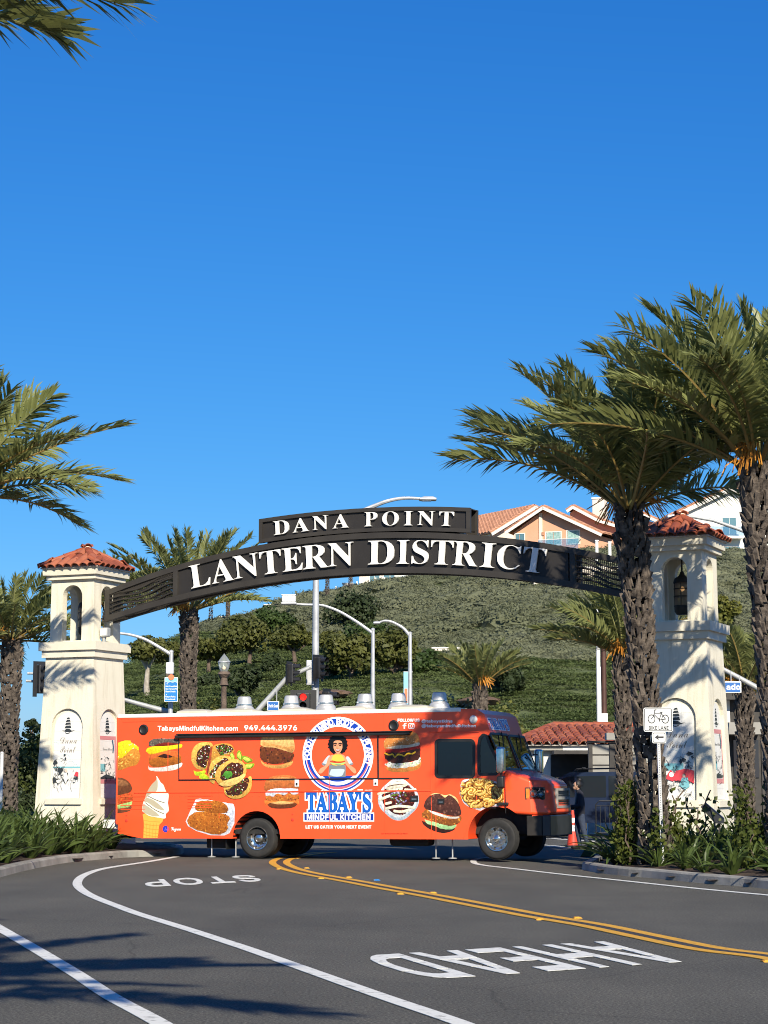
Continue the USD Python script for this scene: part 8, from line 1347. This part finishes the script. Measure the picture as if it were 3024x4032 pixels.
def plate(x, z, w, h, nm):
    r = .035; g = sbox(x, z, x + w, z + h).buffer(-r).buffer(r, 6); T = frame([0, 0, 0], [1, 0, 0], [0, 0, 1]); pl = part(nm, flat(g, T, .004).get(), 'sign_white', t); part('border', flat(g.buffer(-.012).difference(g.buffer(-.026)), T, .002, .0042).get(), 'sign_black', pl); return pl, T
pl, T = plate(px0, a[2], w, h, 'plate')
zk = lambda x, y: (lambda p: np.array([p[0] - topp[0], p[2]]))(at(*Z9(x, y), YS))
lines = [[(430, 545), (425, 535), (440, 528), (462, 530)], [(352, 728), (405, 660), (432, 540)], [(420, 600), (580, 600)], [(418, 628), (535, 745)], [(578, 588), (530, 745)], [(570, 600), (668, 728)], [(530, 745), (668, 728)], [(520, 715), (545, 790)]]
g = unary_union([LineString([zk(*q) for q in l]).buffer(.0075) for l in lines] + [Polygon([zk(540, 570), zk(605, 568), zk(598, 582), zk(545, 582)]).buffer(.004)])
for cx, cy in ((360, 724), (662, 726)): c = Point(*zk(cx, cy)); k = abs(zk(cx + 84, cy)[0] - c.x); e = lambda r: affinity.scale(c.buffer(1, 24), r, r * 1.18); g = g.union(e(k).difference(e(k - .016)))
part('bicycle_symbol', flat(g, T, .002, .0042).get(), 'sign_black', pl)
q0, q1 = zk(300, 962), zk(738, 962); g = affinity.translate(text('BIKE LANE', zk(300, 878)[1] - q0[1], fit=q1[0] - q0[0], bold=.012, track=.06), *q0); part('lettering', flat(g, T, .002, .0042).get(), 'sign_black', pl, label='black lettering reading BIKE LANE')
c0, c1 = zk(372, 1252), zk(678, 1006); pl, T = plate(c0[0], c0[1], c1[0] - c0[0], c1[1] - c0[1], 'arrow_plate'); part('arrow', flat(Polygon([zk(*q) for q in ((425, 1122), (518, 1058), (508, 1102), (628, 1100), (628, 1142), (508, 1142), (520, 1188))]), T, .002, .0042).get(), 'sign_black', pl)
# wedge shaped light fitting in the right bed
pf = at(1548, 1765, 38.9); t = thing('bed_light', 'dark blue wedge shaped light fitting standing in the plants before the right tower', 'light fitting', (pf[0], 38.9, .25)); zf = pf[2] - .25
g = Polygon([(-.02, zf - .12), (.12, zf - .12), (.13, zf - .02), (-.20, zf + .26), (-.29, zf + .19)]).buffer(-.015).buffer(.015); part('housing', solid(g, .20).rotate([90, 0, 0]).translate([0, .10, 0]), 'fixture_black', t); part('hood', xf(rbox((-.22, -.11, -.0), (.22, .11, .03), .012), frame([-.04, 0, zf + .13], [-.76, 0, .65], [0, 1, 0])), 'car_blue', t); part('stake', box((.03, -.02, -.25), (.07, .02, zf - .10)), 'dark_iron', t)
# small green thing by the nose of the right kerb: a green planted bag
q = gnd(1269, 1851); t = thing('green_marker', 'small dark green wedge on the road by the kerb nose', 'marker', (q[0], q[1], 0)); part('body', m3.Manifold.batch_hull([m3.Manifold.sphere(.02, 8).translate(p) for p in ((-.14, -.08, .02), (.14, -.08, .02), (-.12, .1, .02), (.13, .1, .02), (.01, .0, .24), (.09, .02, .20))]), 'tree_green', t, smooth=35); part('base', box((-.16, -.11, 0), (.16, .12, .02)), 'rubber', t)
# traffic cone
q = gnd(1237.5, 1829); t = thing('traffic_cone', 'tall red and white traffic cone by the person', 'traffic cone', (q[0], q[1], 0), .2); part('base', rbox((-.19, -.19, 0), (.19, .19, .04), .01), 'rubber', t)
prof = [(.155, .04), (.04, .92), (.03, .94), (0, .94)]; rz = lambda z: np.interp(z, [.04, .92], [.155, .04])
part('cone', lathe(prof, 20), 'cone_red', t, smooth=40)
for z0, z1 in ((.40, .55), (.62, .74)): part('reflective_band', lathe([(rz(z0) + .003, z0), (rz(z1) + .003, z1)], 20), 'sign_white', t, smooth=True)
# crowd barriers
def barrier(label, pa, pb, h, zb=.0):
    pa, pb = np.array(pa), np.array(pb); e = pb - pa; w = np.linalg.norm(e); e = e / w; t = thing('crowd_barrier', label, 'barrier', (pa[0], pa[1], zb), math.atan2(e[1], e[0]))
    r_ = [(0, 0, .12), (0, 0, h - .1), (.1, 0, h), (w - .1, 0, h), (w, 0, h - .1), (w, 0, .12), (0, 0, .12)]; part('frame', MB().tube(r_, .02, 6).tube([(0, 0, h - .14), (w, 0, h - .14)], .012, 5).get(), 'black_trim', t)
    for i in range(1, int(w / .13)): part('bar', tube([(i * .13, 0, .12), (i * .13, 0, h - .14)], .009, 5), 'black_trim', t)
    for x in (.2, w - .2): part('foot', box((x - .03, -.3, 0), (x + .03, .3, .02)), 'black_trim', t)
q0, q1 = gnd(1193, 1811)[:2], gnd(1240, 1813)[:2]; barrier('dark crowd barrier behind the traffic cone', q0, q1, 1.0)
q0 = gnd(1288, 1818)[:2]; barrier('dark crowd barrier right of the person', q0, q0 + [1.75, -.1], 1.02, .12); barrier('dark crowd barrier close to the big palm', q0 + [1.85, .0], q0 + [3.5, -.2], 1.02, .12)
barrier('dark crowd barrier beyond the nose of the truck', gnd(1130, 1808)[:2], gnd(1188, 1810)[:2], 1.0)
# parked car: a dark blue tall wagon
cp = at(1262, 1700, 64.5); t = thing('parked_car', 'dark blue tall car parked before the shop', 'car', (cp[0], 64.5, .05), -.15)
prof = Polygon([(-2.3, .35), (-2.3, .95), (-2.1, 1.05), (-1.25, 1.12), (-.75, 1.75), (-.4, 1.92), (1.6, 1.95), (2.15, 1.85), (2.35, 1.1), (2.35, .4)]).buffer(-.08).buffer(.08, 6)
for wx_ in (-1.45, 1.4): prof = prof.difference(Point(wx_, .38).buffer(.42))
bodyc = solid(prof, 1.85).rotate([90, 0, 0]).translate([0, .925, 0]); part('body', bodyc, 'car_blue', t, smooth=30)
for y0, y1 in ((-.935, -.926), (.926, .935)):
    for q in ([(-1.12, 1.16), (-.70, 1.70), (-.42, 1.80), (-.25, 1.80), (-.25, 1.16)], [(-.18, 1.16), (-.18, 1.80), (.72, 1.82), (.72, 1.16)], [(.80, 1.16), (.80, 1.82), (1.95, 1.76), (2.12, 1.2)]): part('side_window', solid(Polygon(q).buffer(-.03).buffer(.03), y1 - y0).rotate([90, 0, 0]).translate([0, y1, 0]), 'car_glass', t)
part('windscreen', (np.array([(-1.262, -.8, 1.15), (-1.262, .8, 1.15), (-.79, .72, 1.74), (-.79, -.72, 1.74)]) + [-.03, 0, .03], np.array([[0, 1, 2, 3]])), 'car_glass', t)
for y in (-.7, .7): part('roof_rail', tube([(-.3, y, 1.93), (-.2, y, 2.03), (1.5, y, 2.06), (1.6, y, 1.96)], .02, 6), 'black_trim', t)
for x in (.0, 1.1): part('roof_bar', tube([(x, -.75, 2.07), (x, .75, 2.07)], .025, 6), 'black_trim', t)
for x in (-1.45, 1.4):
    for y, o in ((-.82, -1), (.82, 1)):
        R = trimesh.transformations.translation_matrix([x, y, .38]) @ trimesh.transformations.rotation_matrix(PI / 2 if o < 0 else -PI / 2, [1, 0, 0]); wh = part('wheel', xf(lathe([(.2, -.1), (.33, -.11), (.37, -.06), (.37, .06), (.33, .11), (.22, .10), (.2, .05)], 24), R), 'rubber', t, smooth=40); part('rim', xf(lathe([(.22, .09), (.2, .04), (.06, .06), (0, .07)], 16), R), 'galvanised', wh)
part('door_mirror', rbox((-1.0, -1.1, 1.15), (-.85, -.93, 1.32), .03), 'car_blue', t); part('door_mirror', rbox((-1.0, .93, 1.15), (-.85, 1.1, 1.32), .03), 'car_blue', t); part('bumper', rbox((-2.38, -.9, .35), (-2.25, .9, .62), .04), 'black_trim', t); part('headlight', rbox((-2.33, -.9, .78), (-2.2, -.5, .95), .03), 'headlamp', t); part('headlight', rbox((-2.33, .5, .78), (-2.2, .9, .95), .03), 'headlamp', t)
# the person in the shade, looking down at a phone, facing left
fp = gnd(1251, 1834)
t = thing('person', 'person in dark jacket and jeans with hair in a bun looking at a phone', 'person', (fp[0], fp[1], 0), 0)
def limb(js):                        # joints ((x, y, z), radius) as one hull chain
    out = []
    for (a, ra), (b, rb) in zip(js[:-1], js[1:]): out.append(m3.Manifold.batch_hull([m3.Manifold.sphere(ra, 14).translate(a), m3.Manifold.sphere(rb, 14).translate(b)]))
    return out
def fuse(parts, it=6, ref=.03):
    m = parts[0]
    for p in parts[1:]: m = m + p
    m = m.refine_to_length(ref); q = m.to_mesh(); tm = trimesh.Trimesh(q.vert_properties[:, :3], q.tri_verts, process=True); trimesh.smoothing.filter_taubin(tm, iterations=it); return tm
sc = 1.0    # faces -x (left), slightly towards us
legs = limb([((.02, .10, .90), .105), ((-.03, .11, .50), .07), ((.03, .12, .10), .048)]) + limb([((.03, -.09, .90), .105), ((.10, -.10, .50), .07), ((.20, -.11, .11), .048)]) + [m3.Manifold.batch_hull([m3.Manifold.sphere(.13, 14).translate([.02, y, .93]) for y in (-.06, .06)])]
part('jeans', fuse(legs), 'cloth_denim', t, smooth=True)
torso = [m3.Manifold.batch_hull([m3.Manifold.sphere(.13, 14).translate([.02, y, .88]) for y in (-.07, .07)] + [m3.Manifold.sphere(.125, 14).translate([.03, y, 1.12]) for y in (-.07, .07)]), m3.Manifold.batch_hull([m3.Manifold.sphere(.125, 14).translate([.03, y, 1.12]) for y in (-.07, .07)] + [m3.Manifold.sphere(.085, 14).translate([.03, y, 1.36]) for y in (-.13, .13)]), m3.Manifold.batch_hull([m3.Manifold.sphere(.075, 12).translate([.03, 0, 1.38]), m3.Manifold.sphere(.055, 12).translate([.0, 0, 1.45])])]
arms = limb([((.03, -.18, 1.34), .065), ((.02, -.24, 1.08), .052), ((-.20, -.16, 1.05), .040)]) + limb([((.03, .18, 1.34), .065), ((.05, .24, 1.06), .052), ((-.18, .10, 1.02), .040)])
part('jacket', fuse(torso + arms), 'cloth_navy', t, smooth=True)
head = [m3.Manifold.sphere(.09, 20).scale([1, .84, 1.12]).translate([-.04, 0, 1.575]), m3.Manifold.sphere(.055, 14).scale([1, .85, 1]).translate([-.085, 0, 1.52]), m3.Manifold.sphere(.014, 8).translate([-.14, 0, 1.555]), m3.Manifold.batch_hull([m3.Manifold.sphere(.045, 12).translate([-.0, 0, 1.44]), m3.Manifold.sphere(.045, 12).translate([-.03, 0, 1.53])])]
for y in (-.076, .076): head.append(m3.Manifold.sphere(.018, 8).scale([.8, .5, 1.4]).translate([-.03, y, 1.57]))
hands = []
for y, x in ((-.15, -.24), (.09, -.22)):
    hands.append(m3.Manifold.batch_hull([m3.Manifold.sphere(.024, 10).translate([x + .04, y, 1.05]), m3.Manifold.sphere(.022, 10).translate([x - .03, y - .01, 1.06]), m3.Manifold.sphere(.022, 10).translate([x - .03, y + .025, 1.055])]))
    for k in range(4): hands += limb([((x - .03, y - .025 + .017 * k, 1.06), .009), ((x - .065, y - .02 + .015 * k, 1.065), .008), ((x - .08 + .004 * k, y - .015 + .012 * k, 1.09), .007)])
    hands += limb([((x, y + .02, 1.06), .010), ((x - .03, y + .035, 1.085), .009), ((x - .05, y + .03, 1.10), .008)])
part('body', fuse(head + [h for h in hands], 3, .012), 'skin', t, smooth=True)
part('hair', fuse([m3.Manifold.sphere(.098, 20).scale([1, .9, 1.08]).translate([-.012, 0, 1.60]) - m3.Manifold.cube([.2, .4, .4], True).translate([-.165, 0, 1.5]), m3.Manifold.sphere(.052, 14).translate([.03, 0, 1.715])], 3, .02), 'hair', t, smooth=True)
part('sunglasses', rbox((-.142, -.07, 1.572), (-.10, .07, 1.602), .008), 'sign_black', t)
for (x, y) in ((.0, .12), (.17, -.11)): part('shoe', m3.Manifold.batch_hull([m3.Manifold.sphere(.045, 12).translate(p) for p in ((x + .03, y, .05), (x - .10, y, .045), (x - .15, y, .04))]) ^ m3.Manifold.cube([2, 2, .3]).translate([-1, -1, .0]), 'sign_black', t, smooth=40)
tp = thing('phone', 'phone in the hands of the person', 'phone', np.array([fp[0], fp[1], 0]) + [-.285, -.03, 1.09], .0); part('case', xf(rbox((-.006, -.038, -.07), (.006, .038, .07), .005), trimesh.transformations.rotation_matrix(.6, [0, 1, 0])), 'sign_black', tp); part('screen', xf(box((.0062, -.034, -.065), (.0072, .034, .065)), trimesh.transformations.rotation_matrix(.6, [0, 1, 0])), 'car_glass', tp)
t = thing('white_post', 'thin white post at the left edge behind the plants', 'post', (*at(2.5, 1700, 56)[:2], 0)); hh = zz(1628, 56); part('shaft', tube([(0, 0, 0), (0, 0, hh)], .045, 8), 'pole_white', t); part('cap', lathe([(.05, hh - .02), (.06, hh), (0, hh + .05)], 8), 'pole_white', t)
